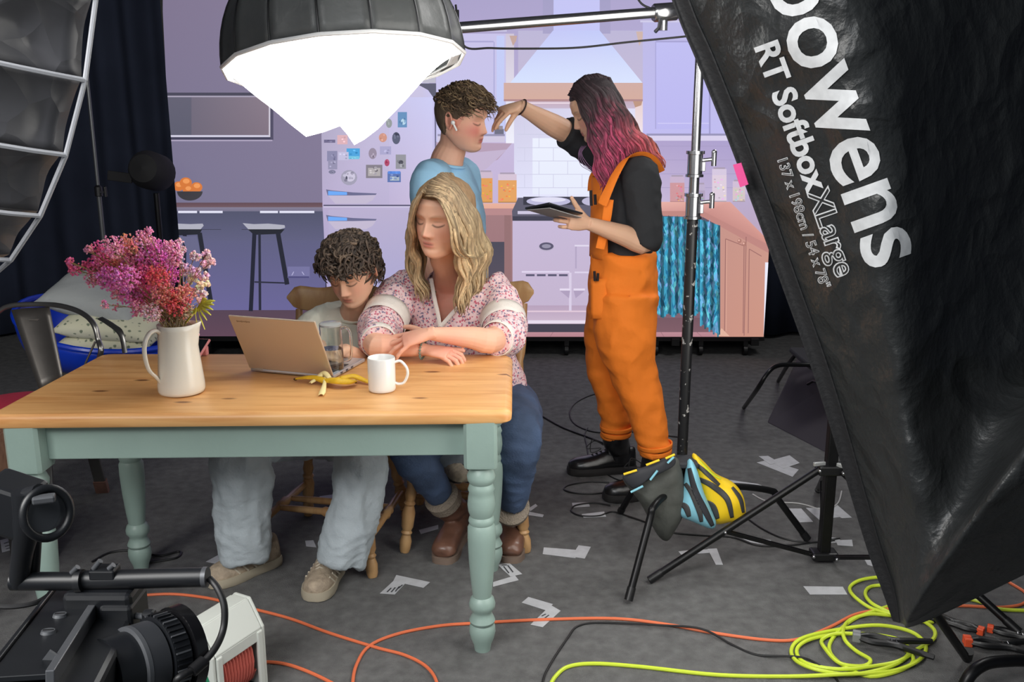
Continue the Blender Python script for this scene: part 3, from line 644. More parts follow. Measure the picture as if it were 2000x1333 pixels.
for a in ((136, 512, 9, hot, 34), (146, 526, 14, hot, 50), (172, 488, 10, pk, 22), (196, 492, 22, hot, 90), (222, 482, 24, pk, 110), (250, 478, 22, cor_, 110), (276, 466, 18, pk, 70), (291, 452, 9, pk, 26), (290, 472, 16, pk, 60), (310, 486, 20, mag, 80),
          (334, 484, 16, pk, 60), (172, 520, 18, hot, 60), (200, 518, 24, hot, 130), (232, 512, 28, cor_, 170), (262, 506, 28, pk, 170), (292, 508, 26, mag, 140), (320, 510, 24, mag, 120), (342, 506, 16, pk, 60), (182, 546, 18, pk, 60), (212, 544, 26, mag, 150),
          (246, 544, 28, mag, 180), (278, 540, 26, hot, 150), (308, 540, 24, red_, 130), (334, 540, 22, mag, 100), (228, 572, 18, pk, 60), (258, 576, 26, mag, 150), (288, 578, 28, hot, 170), (318, 574, 24, cor_, 120), (344, 590, 30, red_, 190), (362, 572, 20, cor_, 90),
          (270, 604, 18, pk, 60), (296, 612, 22, mau, 90), (322, 612, 24, pk, 120), (350, 616, 22, cor_, 90), (206, 596, 10, pk, 14), (226, 600, 8, pk, 10), (352, 472, 7, mau, 18), (355, 488, 9, mau, 30), (352, 500, 10, mau, 34), (368, 606, 14, cre, 40), (378, 640, 9, mau, 26), (384, 652, 6, mau, 12)):
    spray(a[0], a[1], a[2], a[3], int(a[4] * 1.7), 0.0036)
for px, py, r_, c in ((381, 500, 11, mau), (404, 497, 9, mau), (413, 510, 8, mau), (402, 516, 9, mau), (362, 526, 13, (220, 176, 194)), (384, 532, 11, mau), (374, 546, 9, cre), (398, 540, 9, mau), (392, 560, 10, cre), (405, 556, 6, cre), (398, 575, 8, mau), (404, 592, 6, cre), (380, 570, 9, mau), (390, 588, 7, mau)):
    spray(px, py, r_, c, int(r_ * 3), 0.0062, stemc=(160, 140, 110))
for k, (px, py, ex, ey) in enumerate(((392, 598, 418, 596), (390, 600, 416, 606), (388, 604, 412, 616), (386, 606, 404, 626), (384, 606, 400, 644), (390, 596, 404, 584), (382, 602, 384, 630), (392, 600, 420, 588))):
    Y0 = 2.63; a = V(px, py, Y0); e = V(ex, ey, Y0 - 0.02); mb = MB(); md = a.lerp(e, 0.5) + Vector((0, -0.004, 0.006)); pts = catmull([J + Vector((0.02, 0, 0.2)), a, md, e], 5); ws = [0.001, 0.0012, 0.005, 0.007, 0.0045, 0.0004]
    rows = []
    for i, p in enumerate(pts):
        w_ = lerpl(ws, i / (len(pts) - 1)); rows.append([p + Vector((0, 0.002, -w_)), p + Vector((0, -0.002, 0)), p + Vector((0, 0.002, w_))])
    mb.grid(rows, col=lin((206, 200, 74))); mb.build('leaf', m_flo, bq, solid=0.0008)

# ------------------------------------------------------------------ metal cafe chair, apple box, bucket chair
m_steel = mat('brushed_steel', (150, 148, 144), 0.32, metal=0.9, var=0.12, scale=8); m_dsteel = mat('dull_steel', (112, 108, 104), 0.42, metal=0.75, var=0.2, scale=6)
mc_ = thing('metal_chair', 'gunmetal cafe armchair with a red seat pad left of the table', 'chair', (-1.80, 3.35, 0))
YT_ = 3.42
b = MB(); sp = [V(22, 606, 3.45), V(96, 600, 3.42), V(124, 742, 3.30), V(78, 766, 3.30)]; q0, q1, q2, q3 = sp
rows = []
for i in range(9):
    t = i / 8; a = q0.lerp(q3, t); c = q1.lerp(q2, t); rows.append([a.lerp(c, s_ / 6) + Vector((0, 0.012 * math.cos((s_ / 6 - 0.5) * 3.1), 0)) for s_ in range(7)])
b.grid(rows); b.build('back_splat', m_dsteel, mc_, smooth=True, solid=0.004)
b = MB(); b.box(q0.lerp(q1, 0.55) + Vector((0.015, -0.012, -0.04)), (0.05, 0.004, 0.006)); b.build('splat_slot', m_steel, mc_)
b = MB(); b.tube(catmull([V(-30, 640, 3.46), V(-6, 612, 3.46), V(24, 597, 3.45), V(90, 595, 3.42), V(128, 600, 3.36), V(160, 612, 3.3), V(182, 632, 3.22), V(192, 664, 3.2), V(194, 700, 3.2), F(208, 958) + Vector((0, -0.16, 0.46))], 6), 0.0095, 10); b.build('back_hoop', m_steel, mc_, smooth=True)
b = MB(); b.tube(catmull([V(196, 622, 3.62), V(216, 634, 3.56), V(236, 652, 3.5), V(244, 690, 3.48)], 6), (0.012, 0.004), 8, side=(1, -0.3, 0)); b.build('arm_bar', m_steel, mc_, smooth=True)
b = MB(); b.box((-1.86, 3.42, 0.452), (0.38, 0.38, 0.02)); b.build('seat', m_dsteel, mc_, bevel=0.006)
for (a, e) in (((-1.70, 3.56, 0.45), (-1.728, 3.742, 0.0)), ((-1.69, 3.25, 0.45), (-1.66, 3.13, 0.0)), ((-2.02, 3.56, 0.45), (-2.08, 3.66, 0.0)), ((-2.02, 3.25, 0.45), (-2.08, 3.15, 0.0))):
    b = MB(); b.beam(a, e, 0.045, 0.018); lg = b.build('leg', m_steel, mc_, bevel=0.004)
    b = MB(); a = Vector(a); e = Vector(e); b.beam(a.lerp(e, 0.86), e, 0.05, 0.026); b.build('foot_cap', mat('rusty_cap', (126, 92, 80), 0.6, var=0.2), lg)
b = MB(); b.tube([V(186, 668, 3.4), V(166, 712, 3.4)], 0.004, 6); b.build('arm_brace', m_steel, mc_)
cu = MB(); cu.sph((-1.86, 3.40, 0.487), (0.185, 0.185, 0.024), 24, 10)
cu.build('seat_pad', mat('red_fabric', (176, 40, 66), 0.85, bump=0.2), smooth=True, label='red round seat pad on the gunmetal cafe chair', cat='cushion')
ab = thing('wooden_stool', 'square plywood stool at the left edge beside the near left table leg', 'stool', (-1.87, 2.80, 0))
mb_ply = wood_mat('plywood', (216, 168, 132), (188, 136, 104), knots=False)
for c, s_, nm in (((0, -0.16, 0.475), (0.5, 0.018, 0.19), 'side_board'), ((0, 0.16, 0.475), (0.5, 0.018, 0.19), 'side_board'), ((-0.241, 0, 0.475), (0.018, 0.302, 0.19), 'end_board'), ((0.241, 0, 0.475), (0.018, 0.302, 0.19), 'end_board'), ((0, 0, 0.579), (0.5, 0.34, 0.018), 'seat')):
    b = MB(); b.box(Vector((-1.87, 2.80, 0)) + Vector(c), s_); b.build(nm, mb_ply, ab, bevel=0.002)
for sx_ in (-1, 1):
    for sy_ in (-1, 1): b = MB(); b.box(Vector((-1.87 + 0.21 * sx_, 2.80 + 0.13 * sy_, 0.24)), (0.035, 0.035, 0.48)); b.build('leg', mat('dark_leg', (40, 38, 38), 0.6), ab, bevel=0.002)

m_blue = mat('blue_plastic', (16, 60, 196), 0.35, coat=0.2)
BC = Vector((-1.90, 4.35, 0)); bc = thing('bucket_chair', 'round blue plastic bucket chair holding a pile of cushions', 'chair', BC)
b = MB(); rows = []
for i in range(13):
    t = i / 12; rr = 0.12 + 0.25 * math.sin(t * math.pi / 2); row = []
    for k in range(40):
        a = 2 * math.pi * k / 40; hi = 0.5 + 0.5 * math.cos(a - R(165)); z = 0.40 + (0.13 + 0.17 * hi ** 1.6) * t ** 2.2
        row.append(BC + Vector((rr * 1.06 * math.cos(a), rr * math.sin(a), z)))
    rows.append(row)
b.grid(rows, closed_u=True); b.f.append(tuple(reversed(range(40)))); b.build('shell', m_blue, bc, smooth=True, solid=0.008)
b = MB(); b.tube(rows[-1], 0.014, 8, closed=True); b.build('rim', m_blue, bc, smooth=True)
for k in range(4):
    a = R(45 + 90 * k); b = MB(); b.tube([BC + Vector((0.10 * math.cos(a), 0.10 * math.sin(a), 0.40)), BC + Vector((0.27 * math.cos(a), 0.27 * math.sin(a), 0.0))], 0.011, 8); b.build('leg', m_steel, bc, smooth=True)
def cushion(c, sx, sy, h, rot, m, label, edge=0.6):
    b = MB(); rows = []; n = 20
    for sgn in (1, -1):
        rows = []
        for i in range(n + 1):
            r_ = []
            for j in range(n + 1):
                u, v = -1 + 2 * i / n, -1 + 2 * j / n; k = (1 - u ** 4) ** 0.6 * (1 - v ** 4) ** 0.6; pin = 1 - 0.10 * (1 - abs(u * v)) * (abs(u) ** 3 + abs(v) ** 3) / 2
                p = Vector((u * sx / 2 * pin, v * sy / 2 * pin, sgn * h / 2 * k)); p.z += 0.006 * noise.noise(p * 14) * k
                r_.append(Vector(c) + rot @ p)
            rows.append(r_)
        b.grid(rows)
    o = b.build('cushion', m, smooth=True, auto=False, label=label, cat='cushion', group='cushions piled in the blue chair')
    bm = bmesh.new(); bm.from_mesh(o.data); bmesh.ops.remove_doubles(bm, verts=bm.verts[:], dist=0.0005); bmesh.ops.recalc_face_normals(bm, faces=bm.faces[:]); bm.to_mesh(o.data); bm.free()
    return o
def dots_mat(name, base, dot, scale, rough=0.85, thr=0.28, dot2=None):
    m = bpy.data.materials.new(name); m.use_nodes = True; nt = m.node_tree; N = nt.nodes; L = nt.links; b = N['Principled BSDF']; b.inputs['Roughness'].default_value = rough
    b.inputs['Specular IOR Level'].default_value = 0.2
    tc = N.new('ShaderNodeTexCoord'); nz = N.new('ShaderNodeTexNoise'); nz.inputs['Scale'].default_value = scale * 1.2; L.new(tc.outputs['Object'], nz.inputs[0])
    mxv = N.new('ShaderNodeMix'); mxv.data_type = 'VECTOR'; mxv.inputs[0].default_value = 0.012; L.new(tc.outputs['Object'], mxv.inputs[4]); L.new(nz.outputs['Color'], mxv.inputs[5])
    v = N.new('ShaderNodeTexVoronoi'); v.inputs['Scale'].default_value = scale; L.new(mxv.outputs[1], v.inputs[0])
    mr = N.new('ShaderNodeMapRange'); mr.inputs[1].default_value = thr; mr.inputs[2].default_value = thr + 0.1; mr.inputs[3].default_value = 1; mr.inputs[4].default_value = 0; L.new(v.outputs['Distance'], mr.inputs[0])
    cm = N.new('ShaderNodeMix'); cm.data_type = 'RGBA'; cm.inputs[6].default_value = lin(dot); cm.inputs[7].default_value = lin(dot2 or dot)
    sp_ = N.new('ShaderNodeSeparateColor'); L.new(v.outputs['Color'], sp_.inputs[0]); gt = N.new('ShaderNodeMath'); gt.operation = 'GREATER_THAN'; gt.inputs[1].default_value = 0.5; L.new(sp_.outputs[0], gt.inputs[0]); L.new(gt.outputs[0], cm.inputs[0])
    mx = N.new('ShaderNodeMix'); mx.data_type = 'RGBA'; mx.inputs[6].default_value = lin(base); L.new(cm.outputs[2], mx.inputs[7]); L.new(mr.outputs[0], mx.inputs[0]); L.new(mx.outputs[2], b.inputs['Base Color'])
    MATS[name] = m; return m
m_gr = mat('grey_linen', (160, 164, 164), 0.9, bump=0.3, bscale=50); m_dot = dots_mat('sprigged_cotton', (214, 212, 186), (120, 130, 110), 34, thr=0.2)
cushion((-1.93, 4.36, 0.72), 0.44, 0.36, 0.13, ry(R(14)) @ rx(R(14)), m_gr, 'plain grey linen cushion on top of the pile in the blue chair')
cushion((-1.84, 4.30, 0.62), 0.44, 0.38, 0.11, ry(R(6)) @ rx(R(10)), m_dot, 'cream cushion with small sprigs, middle of the pile in the blue chair')
cushion((-1.85, 4.30, 0.545), 0.42, 0.38, 0.09, ry(R(2)) @ rx(R(4)), m_dot, 'cream sprigged cushion at the bottom of the pile in the blue chair')
# ------------------------------------------------------------------ people: shared anatomy
def tab(t, xs, ys):
    return float(np.interp(t, xs, ys))
ZH = [-0.1125, -0.108, -0.10, -0.085, -0.07, -0.055, -0.03, 0.0, 0.02, 0.05, 0.08, 0.098, 0.108, 0.1125]
WH = [0.010, 0.024, 0.036, 0.049, 0.0575, 0.064, 0.070, 0.0745, 0.077, 0.075, 0.061, 0.041, 0.023, 0.004]
YF = [0.058, 0.070, 0.079, 0.083, 0.083, 0.085, 0.084, 0.082, 0.086, 0.084, 0.066, 0.044, 0.024, 0.004]
YB = [0.045, 0.020, 0.0, -0.022, -0.042, -0.060, -0.082, -0.096, -0.100, -0.098, -0.080, -0.056, -0.034, -0.006]
def ga(x, c, s_): return math.exp(-((x - c) / s_) ** 2 / 2)
def head_pt(t, a, off=0.0, female=0.0):
    """t in 0..1 from chin to crown, a angle (90deg = face)"""
    z = -0.1125 + 0.225 * (0.5 - 0.5 * math.cos(math.pi * t)); w_ = tab(z, ZH, WH); yf = tab(z, ZH, YF); yb = tab(z, ZH, YB); ym = (yf + yb) / 2 * 0.55 + (-0.005) * 0.45
    ym = min(max(ym, yb + 0.004), yf - 0.004)
    ca, sa = math.cos(a), math.sin(a); e = 0.86
    x = w_ * math.copysign(abs(ca) ** e, ca); y = ym + ((yf - ym) if sa > 0 else (ym - yb)) * math.copysign(abs(sa) ** e, sa)
    d = 0.0
    if sa > 0:
        ax = abs(x)
        nz = 0.0
        if -0.05 < z < 0.02:
            h = np.interp(z, [-0.046, -0.040, -0.033, -0.015, 0.006, 0.02], [0, 0.011, 0.022, 0.014, 0.005, 0.0]); sg = np.interp(z, [-0.045, -0.03, 0.0, 0.02], [0.0095, 0.0082, 0.006, 0.008]); nz = h * ga(x, 0, sg)
        d += nz + 0.0075 * ga(ax, 0.0125, 0.0045) * ga(z, -0.036, 0.0048)
        d += -0.0095 * ga(ax, 0.030, 0.013) * ga(z, 0.003, 0.009) + 0.0062 * ga(ax, 0.031, 0.0095) * ga(z, -0.001, 0.0075)
        d += 0.0034 * ga(ax, 0.028, 0.016) * ga(z, 0.020, 0.006) + 0.0035 * ga(ax, 0.040, 0.017) * ga(z, -0.027, 0.014)
        wl = 0.020 - 0.002 * female; m_ = max(0.0, 1 - (ax / (wl + 0.004)) ** 2)
        d += m_ * (0.0042 * ga(z, -0.0575, 0.0032) + 0.0050 * ga(z, -0.0675, 0.0042) - 0.0045 * ga(z, -0.0623, 0.0014))
        d += -0.003 * ga(x, 0, 0.018) * ga(z, -0.077, 0.004) + 0.0055 * ga(x, 0, 0.015) * ga(z, -0.092, 0.009) - 0.0015 * ga(x, 0, 0.003) * ga(z, -0.052, 0.004)
    nrm = Vector((x / max(w_, 0.01), (y - ym) / 0.09, z / 0.12)).normalized() if abs(z) > 0.05 or off else Vector((0, 0, 0))
    p = Vector((x, y + d, z))
    return p + nrm * off if off else p
def head_mb(mb, c, M, s, female=0.0):
    rows = []; n = 88
    for i in range(85):
        t = 0.02 + 0.96 * i / 84; rows.append([c + M @ (head_pt(t, 2 * math.pi * k / n, 0, female) * s) for k in range(n)])
    o = len(mb.v); mb.grid(rows, closed_u=True); mb.f.append(tuple(o + k for k in reversed(range(n)))); mb.f.append(tuple(o + 84 * n + k for k in range(n)))
    for sd in (-1, 1):
        E = M @ (ry(R(6 * sd)) @ rz(R(-22 * sd)))
        o = c + M @ (Vector((sd * 0.0765, -0.012, -0.008)) * s); ring = []
        for k in range(18):
            a = 2 * math.pi * k / 18; ring.append(o + E @ (Vector((sd * 0.006, 0.0155 * math.cos(a) - 0.004 * math.sin(a), 0.027 * math.sin(a) + 0.003)) * s))
        mb.tube(ring, 0.0042 * s, 8, closed=True); mb.sph(o - E @ (Vector((sd * 0.001, 0, 0)) * s), (0.006 * s, 0.015 * s, 0.026 * s), 12, 8, E)
        mb.sph(o + E @ (Vector((sd * 0.003, 0.004, -0.024)) * s), (0.005 * s, 0.008 * s, 0.008 * s), 10, 6, E)
def face_frame(yaw, pitch, roll=0):
    """yaw>0 turns the face to image right, pitch>0 looks down"""
    y = Vector((math.sin(R(yaw)) * math.cos(R(pitch)), -math.cos(R(yaw)) * math.cos(R(pitch)), -math.sin(R(pitch))))
    M = frame(y); return M @ ry(R(roll))
def head_center(px, py, Y, M, s): return V(px, py, Y) - M @ (Vector((0, 0.084, 0)) * s)

def hand_mb(mb, wr, d, nrm, side, curls, spread=1.0, s=1.0, thumb=(0.75, 0.65, -0.15), tbend=12):
    M = frame(d, nrm); P_ = lambda x, y, z: wr + M @ (Vector((x, y, z)) * s)
    mb.tube([P_(0, -0.02, 0), P_(0, 0.006, 0), P_(0.001 * side, 0.035, 0), P_(0, 0.068, 0), P_(0, 0.088, -0.001)], [(0.024 * s, 0.017 * s), (0.026 * s, 0.018 * s), (0.036 * s, 0.016 * s), (0.039 * s, 0.0135 * s), (0.036 * s, 0.010 * s)], 16, side=M @ Vector((1, 0, 0)))
    mb.sph(P_(side * 0.020, 0.032, -0.008), (0.017 * s, 0.028 * s, 0.014 * s), 12, 8, M)
    bx = [0.029, 0.010, -0.0095, -0.0275]; by = [0.084, 0.089, 0.085, 0.076]; ln = [0.072, 0.080, 0.074, 0.058]; an = [7, 1.5, -5, -12]
    for k in range(4):
        A = rz(R(-an[k] * spread * side)); p = Vector((bx[k] * side, by[k] - 0.012, 0)); pts = [P_(*(p - A @ Vector((0, 0.012, 0.001))))]; ang = 0; q = p + Vector((0, 0, 0)); pts.append(P_(*q)); rr = 0.0088 if k < 3 else 0.0078
        for j, fr in enumerate((0.48, 0.29, 0.23)):
            ang += curls[k][j] if isinstance(curls[k], (list, tuple)) else curls[k]
            dv = A @ Vector((0, math.cos(R(ang)), -math.sin(R(ang)))); L_ = ln[k] * fr + (0.012 if j == 0 else 0)
            pts.append(P_(*(q + dv * L_ * 0.5))); q = q + dv * L_; pts.append(P_(*q))
        rs = [rr * 1.02, rr * 1.05, rr * 0.96, rr * 1.0, rr * 0.88, rr * 0.9, rr * 0.78, rr * 0.62]
        mb.tube(pts, [x * s for x in rs], 10); mb.sph(pts[-1], rr * 0.62 * s, 10, 6)
    t = Vector(thumb); t = Vector((t.x * side, t.y, t.z)).normalized(); q = Vector((side * 0.018, 0.018, -0.006)); pts = [P_(*q)]; B = rz(R(tbend * side))
    for L_ in (0.046, 0.032, 0.025):
        q = q + t * L_; pts.append(P_(*q)); t = B @ t
    mb.tube(pts, [0.014 * s, 0.0105 * s, 0.0098 * s, 0.0072 * s], 10); mb.sph(pts[-1], 0.0074 * s, 10, 6)
    return P_

def paint(me, base, heads, red=None):
    """colour by place on the body: lips, lashes, brows, cheeks, fingertips"""
    a = me.color_attributes.new('Col', 'FLOAT_COLOR', 'POINT'); n = len(me.vertices); out = np.ones((n, 4), np.float32)
    B = np.array(lin(base)[:3])
    for i, v in enumerate(me.vertices):
        col = B.copy(); p = v.co; 
        for (c, M, s, o) in heads:
            q = (M.transposed() @ (p - c)) / s
            if q.length < 0.15 and q.y > 0.0:
                ax = abs(q.x); k = ga(ax, 0.042, 0.018) * ga(q.z, -0.03, 0.020) * o.get('blush', 0.35); col = col * (1 - k) + np.array(lin(o.get('blushc', (222, 130, 118)))[:3]) * k
                k = ga(q.x, 0, 0.010) * ga(q.z, -0.036, 0.008) * 0.25; col = col * (1 - k) + np.array(lin((220, 130, 116))[:3]) * k
                if q.y > 0.06:
                    wl = 0.021; k = max(0, 1 - (ax / wl) ** 3) * max(ga(q.z, -0.0580, 0.0028), ga(q.z, -0.0665, 0.0038)) * 0.9; col = col * (1 - k) + np.array(lin(o.get('lip', (196, 104, 100)))[:3]) * k
                    k = max(0, 1 - (ax / 0.020) ** 4) * ga(q.z, -0.0623 - 0.0 * ax, 0.0013) * 0.6; col = col * (1 - k) + np.array(lin((92, 40, 36))[:3]) * k
                ex = (ax - 0.031) / 0.0150
                if abs(ex) < 1.15 and q.y > 0.045:
                    lz = -0.0045 - 0.0045 * (1 - ex * ex); k = ga(q.z, lz, 0.0016) * (1 - max(0, abs(ex) - 0.8)) * 0.9; col = col * (1 - k) + np.array(lin((70, 44, 36))[:3]) * k
                    k = ga(q.z, 0.0045, 0.0012) * max(0, 1 - ex * ex) * 0.35; col = col * (1 - k) + np.array(lin((150, 92, 76))[:3]) * k
                bx = (ax - 0.031) / 0.019
                if abs(bx) < 1.1 and q.y > 0.045:
                    bz = 0.019 + 0.004 * (1 - (bx - 0.2) ** 2); k = ga(q.z, bz, 0.0024) * max(0, 1 - abs(bx) ** 4) * o.get('browk', 0.6); col = col * (1 - k) + np.array(lin(o.get('brow', (110, 80, 60)))[:3]) * k
                k = ga(ax, 0.0085, 0.0025) * ga(q.z, -0.0425, 0.0022) * (1 if q.y > 0.085 else 0) * 0.7; col = col * (1 - k) + np.array(lin((110, 50, 42))[:3]) * k
            if abs(q.x) > 0.07 and q.length < 0.11 and abs(q.z) < 0.04:
                col = col * 0.6 + np.array(lin((216, 118, 108))[:3]) * 0.4
        if red:
            for (rc, rr, rk) in red:
                k = math.exp(-((p - rc).length / rr) ** 2) * rk; col = col * (1 - k) + np.array(lin((214, 120, 110))[:3]) * k
        out[i, :3] = col
    a.data.foreach_set('color', out.ravel())
m_skin = mat('skin', (220, 170, 140), 0.5, attr=True, sss=0.12, bump=0.03, bscale=300, spec=0.35)

def hair_cap(c, M, s, hairline, off, name, m, parent, col, lump=0.0, lf=30, n=72):
    b = MB(); rows = []
    for i in range(61):
        t = 0.12 + 0.865 * i / 60; r_ = []
        for k in range(n):
            a = 2 * math.pi * k / n; p0 = head_pt(t, a); in_ = hairline(p0)
            o_ = off * in_ - 0.006 * (1 - in_)
            if lump: o_ += lump * in_ * (noise.noise(p0 * lf) + 0.5 * noise.noise(p0 * lf * 2.1))
            nr = Vector((p0.x / 0.006, p0.y / 0.009, p0.z / 0.012)).normalized(); r_.append(c + M @ ((p0 + nr * o_) * s))
        rows.append(r_)
    b.grid(rows, col=lin(col), closed_u=True); b.f.append(tuple(60 * n + k for k in range(n))); b.f.append(tuple(reversed(range(n))))
    return b.build(name, m, parent, smooth=True, auto=False)
def step(x, a, b_): return min(1.0, max(0.0, (x - a) / (b_ - a)))
def curls(parent, c, M, s, n, hairline, rad, length, cols, seed=1, thick=0.004, zbias=0.3, front=0.0, name='hair_curls', m=None):
    rn = random.Random(seed); b = MB(); got = 0; tries = 0
    while got < n and tries < n * 20:
        tries += 1; t = rn.uniform(0.3, 0.985); a = rn.uniform(0, 2 * math.pi); p0 = head_pt(t, a)
        if hairline(p0) < 0.5: continue
        got += 1; nr = Vector((p0.x / 0.006, p0.y / 0.009, p0.z / 0.010)).normalized(); dr = (nr * 0.9 + Vector((rn.gauss(0, .5), rn.gauss(0, .5) + front, rn.gauss(0, .5) + zbias))).normalized()
        e1 = dr.orthogonal().normalized(); e1 = Matrix.Rotation(rn.uniform(0, 6.28), 3, dr) @ e1; e2 = dr.cross(e1); L_ = length * rn.uniform(0.6, 1.25); w_ = rad * rn.uniform(0.7, 1.3); turns = rn.uniform(0.7, 1.5); pts = []
        for k in range(11):
            u = k / 10; an = u * turns * 2 * math.pi; bend = nr * (L_ * u * (1.15 - 0.75 * u)) + (dr - nr) * L_ * 0.7 * u - Vector((0, 0, 1)) * L_ * 0.22 * u * u + Vector((0, 1, 0)) * front * L_ * u * u
            pts.append(c + M @ ((p0 + bend + e1 * w_ * (math.cos(an) - 1) * min(1, u * 3) + e2 * w_ * math.sin(an) * min(1, u * 3)) * s))
        cc = rn.choice(cols); k_ = rn.uniform(0.75, 1.2); cc = lin([min(255, q * k_) for q in cc])
        b.tube(pts, [thick * s, thick * 1.25 * s, thick * 1.1 * s, thick * 0.8 * s, thick * 0.2 * s], 5, flat=0.6, col=cc)
    return b.build(name, m, parent, smooth=True, kind='stuff', fixn=False, auto=False)
m_hair = mat('hair', (120, 90, 60), 0.68, attr=True, var=0.25, scale=90, stretch=(1, 1, 0.25), spec=0.4, bump=0.3, bscale=300)

def sheet_hair(parent, guides, n, wd, wave, wlen, colf, seed=1, name='hair_locks', flat=0.35, jit=0.008, seg=20):
    """guides: list of polylines; locks are blended between neighbouring guides"""
    rn = random.Random(seed); b = MB(); G_ = []
    for g in guides:
        cp = catmull(g, 6); L_ = [0]
        for i in range(1, len(cp)): L_.append(L_[-1] + (cp[i] - cp[i - 1]).length)
        G_.append((cp, L_))
    def at(g, u):
        cp, L_ = g; d = u * L_[-1]
        for i in range(1, len(L_)):
            if L_[i] >= d: return cp[i - 1].lerp(cp[i], (d - L_[i - 1]) / max(1e-6, L_[i] - L_[i - 1]))
        return cp[-1]
    for q in range(n):
        x = rn.uniform(0, len(guides) - 1); i = min(int(x), len(guides) - 2); f = x - i; end = rn.uniform(0.86, 1.0); ph = rn.uniform(0, 1.2) + x * 1.3; ph2 = rn.uniform(0, 6.28)
        jv = Vector((rn.gauss(0, jit), rn.gauss(0, jit), rn.gauss(0, jit * 0.5))); pts = []
        for k in range(seg + 1):
            u = k / seg * end; p = at(G_[i], u).lerp(at(G_[i + 1], u), f); d = (at(G_[i], min(1, u + 0.02)) - at(G_[i], max(0, u - 0.02))).normalized(); sd = d.cross(Vector((0, -1, 0.2))).normalized(); amp = wave * min(1, u * 1.6)
            L_ = u * G_[i][1][-1]; pts.append(p + jv * min(1, 0.15 + u) + sd * amp * math.sin(L_ / wlen * 6.28 + ph) + d.cross(sd) * amp * 0.6 * math.cos(L_ / wlen * 6.28 + ph + ph2 * 0.15))
        cs = []; tone = rn.uniform(0.78, 1.18); w_ = wd * rn.uniform(0.6, 1.2); o = len(b.v)
        b.tube(pts, [(w_ * 0.7, w_ * flat), (w_, w_ * flat), (w_, w_ * flat), (w_ * 0.8, w_ * flat), (w_ * 0.15, w_ * 0.1)], 6, side=(1, 0.3, 0.1))
        for k in range(seg + 1):
            c_ = colf(pts[k], k / seg, rn, x); c_ = lin([max(0, min(255, z * tone)) for z in c_])
            for _ in range(6): cs.append(c_)
        b.c[o:] = cs
    return b.build(name, m_hair, parent, smooth=True, kind='stuff', fixn=False, auto=False)
X_ = Vector((1, 0, 0))
def band(pts, rs, off, name, m, parent, th=0.002, n=28, side=(1, 0, 0)):
    b = MB(); b.tube(catmull(pts, 3), [(a[0] + off, a[1] + off) if isinstance(a, tuple) else a + off for a in rs], n, side=side, caps=False); return b.build(name, m, parent, smooth=True, solid=th)

def shoe(parent, heel, toe, wd, ht, m_up, m_sole, names, top=0.075, sole=0.022, toe_r=0.5, laces=None, shaft=None, m_sh=None):
    """a shoe whose last runs heel to toe on the floor"""
    heel = Vector(heel); toe = Vector(toe); d = (toe - heel); L_ = d.length; d.normalize(); sd = d.cross(Vector((0, 0, 1))); 
    prof = [(0.0, 0.62, 0.9), (0.04, 0.82, 1.0), (0.15, 0.9, 1.0), (0.3, 0.86, 0.98), (0.45, 0.88, 0.82), (0.6, 0.98, 0.62), (0.75, 1.0, 0.52), (0.88, 0.88, 0.46), (0.96, 0.62, 0.36), (1.0, 0.3, 0.22)]
    b = MB(); rows = []
    for t, w_, h in prof:
        cc = heel + d * L_ * t; hh = sole + (ht - sole) * h; r_ = []
        for k in range(16):
            a = 2 * math.pi * k / 16; zz = max(0, math.sin(a)) ** 0.8 * (hh - sole * 0.6) + sole * 0.6; wx = wd / 2 * w_ * math.copysign(abs(math.cos(a)) ** 0.75, math.cos(a)) * (1 - 0.35 * (zz / ht) ** 2)
            r_.append(cc + sd * wx + Vector((0, 0, zz)))
        rows.append(r_)
    b.grid(rows, closed_u=True); b.f += [tuple(reversed(range(16))), tuple(range(9 * 16, 160))]; up = b.build(names[0], m_up, parent, smooth=True, auto=False)
    b = MB(); rows = []
    ol = []
    for t, w_, h in prof: ol.append((t, w_))
    ring = [heel + d * L_ * (t * 1.03 - 0.015) + sd * (wd / 2 * 1.06 * w_) for t, w_ in ol] + [heel + d * L_ * (t * 1.03 - 0.015) - sd * (wd / 2 * 1.06 * w_) for t, w_ in reversed(ol)]
    ctr = sum(ring, Vector()) / len(ring)
    for z, k in ((0.0, 0.94), (0.004, 0.99), (sole * 0.6, 1.0), (sole, 0.98)): rows.append([ctr + (p - ctr) * k + Vector((0, 0, z)) for p in ring])
    b.grid(rows, closed_u=True); m_ = len(ring); b.f += [tuple(reversed(range(m_))), tuple(range(3 * m_, 4 * m_))]; b.build(names[1], m_sole, up, smooth=True)
    if laces:
        for k in range(5):
            b = MB(); t = 0.36 + k * 0.065; cc = heel + d * L_ * t; hh = sole + (ht - sole) * np.interp(t, [p[0] for p in prof], [p[2] for p in prof])
            b.tube([cc - sd * wd * 0.2 + Vector((0, 0, hh * 0.86)), cc + d * 0.006 + Vector((0, 0, hh + 0.002)), cc + sd * wd * 0.2 + d * 0.01 + Vector((0, 0, hh * 0.86))], 0.0028, 6); b.build('lace', laces, up, smooth=True)
    return up

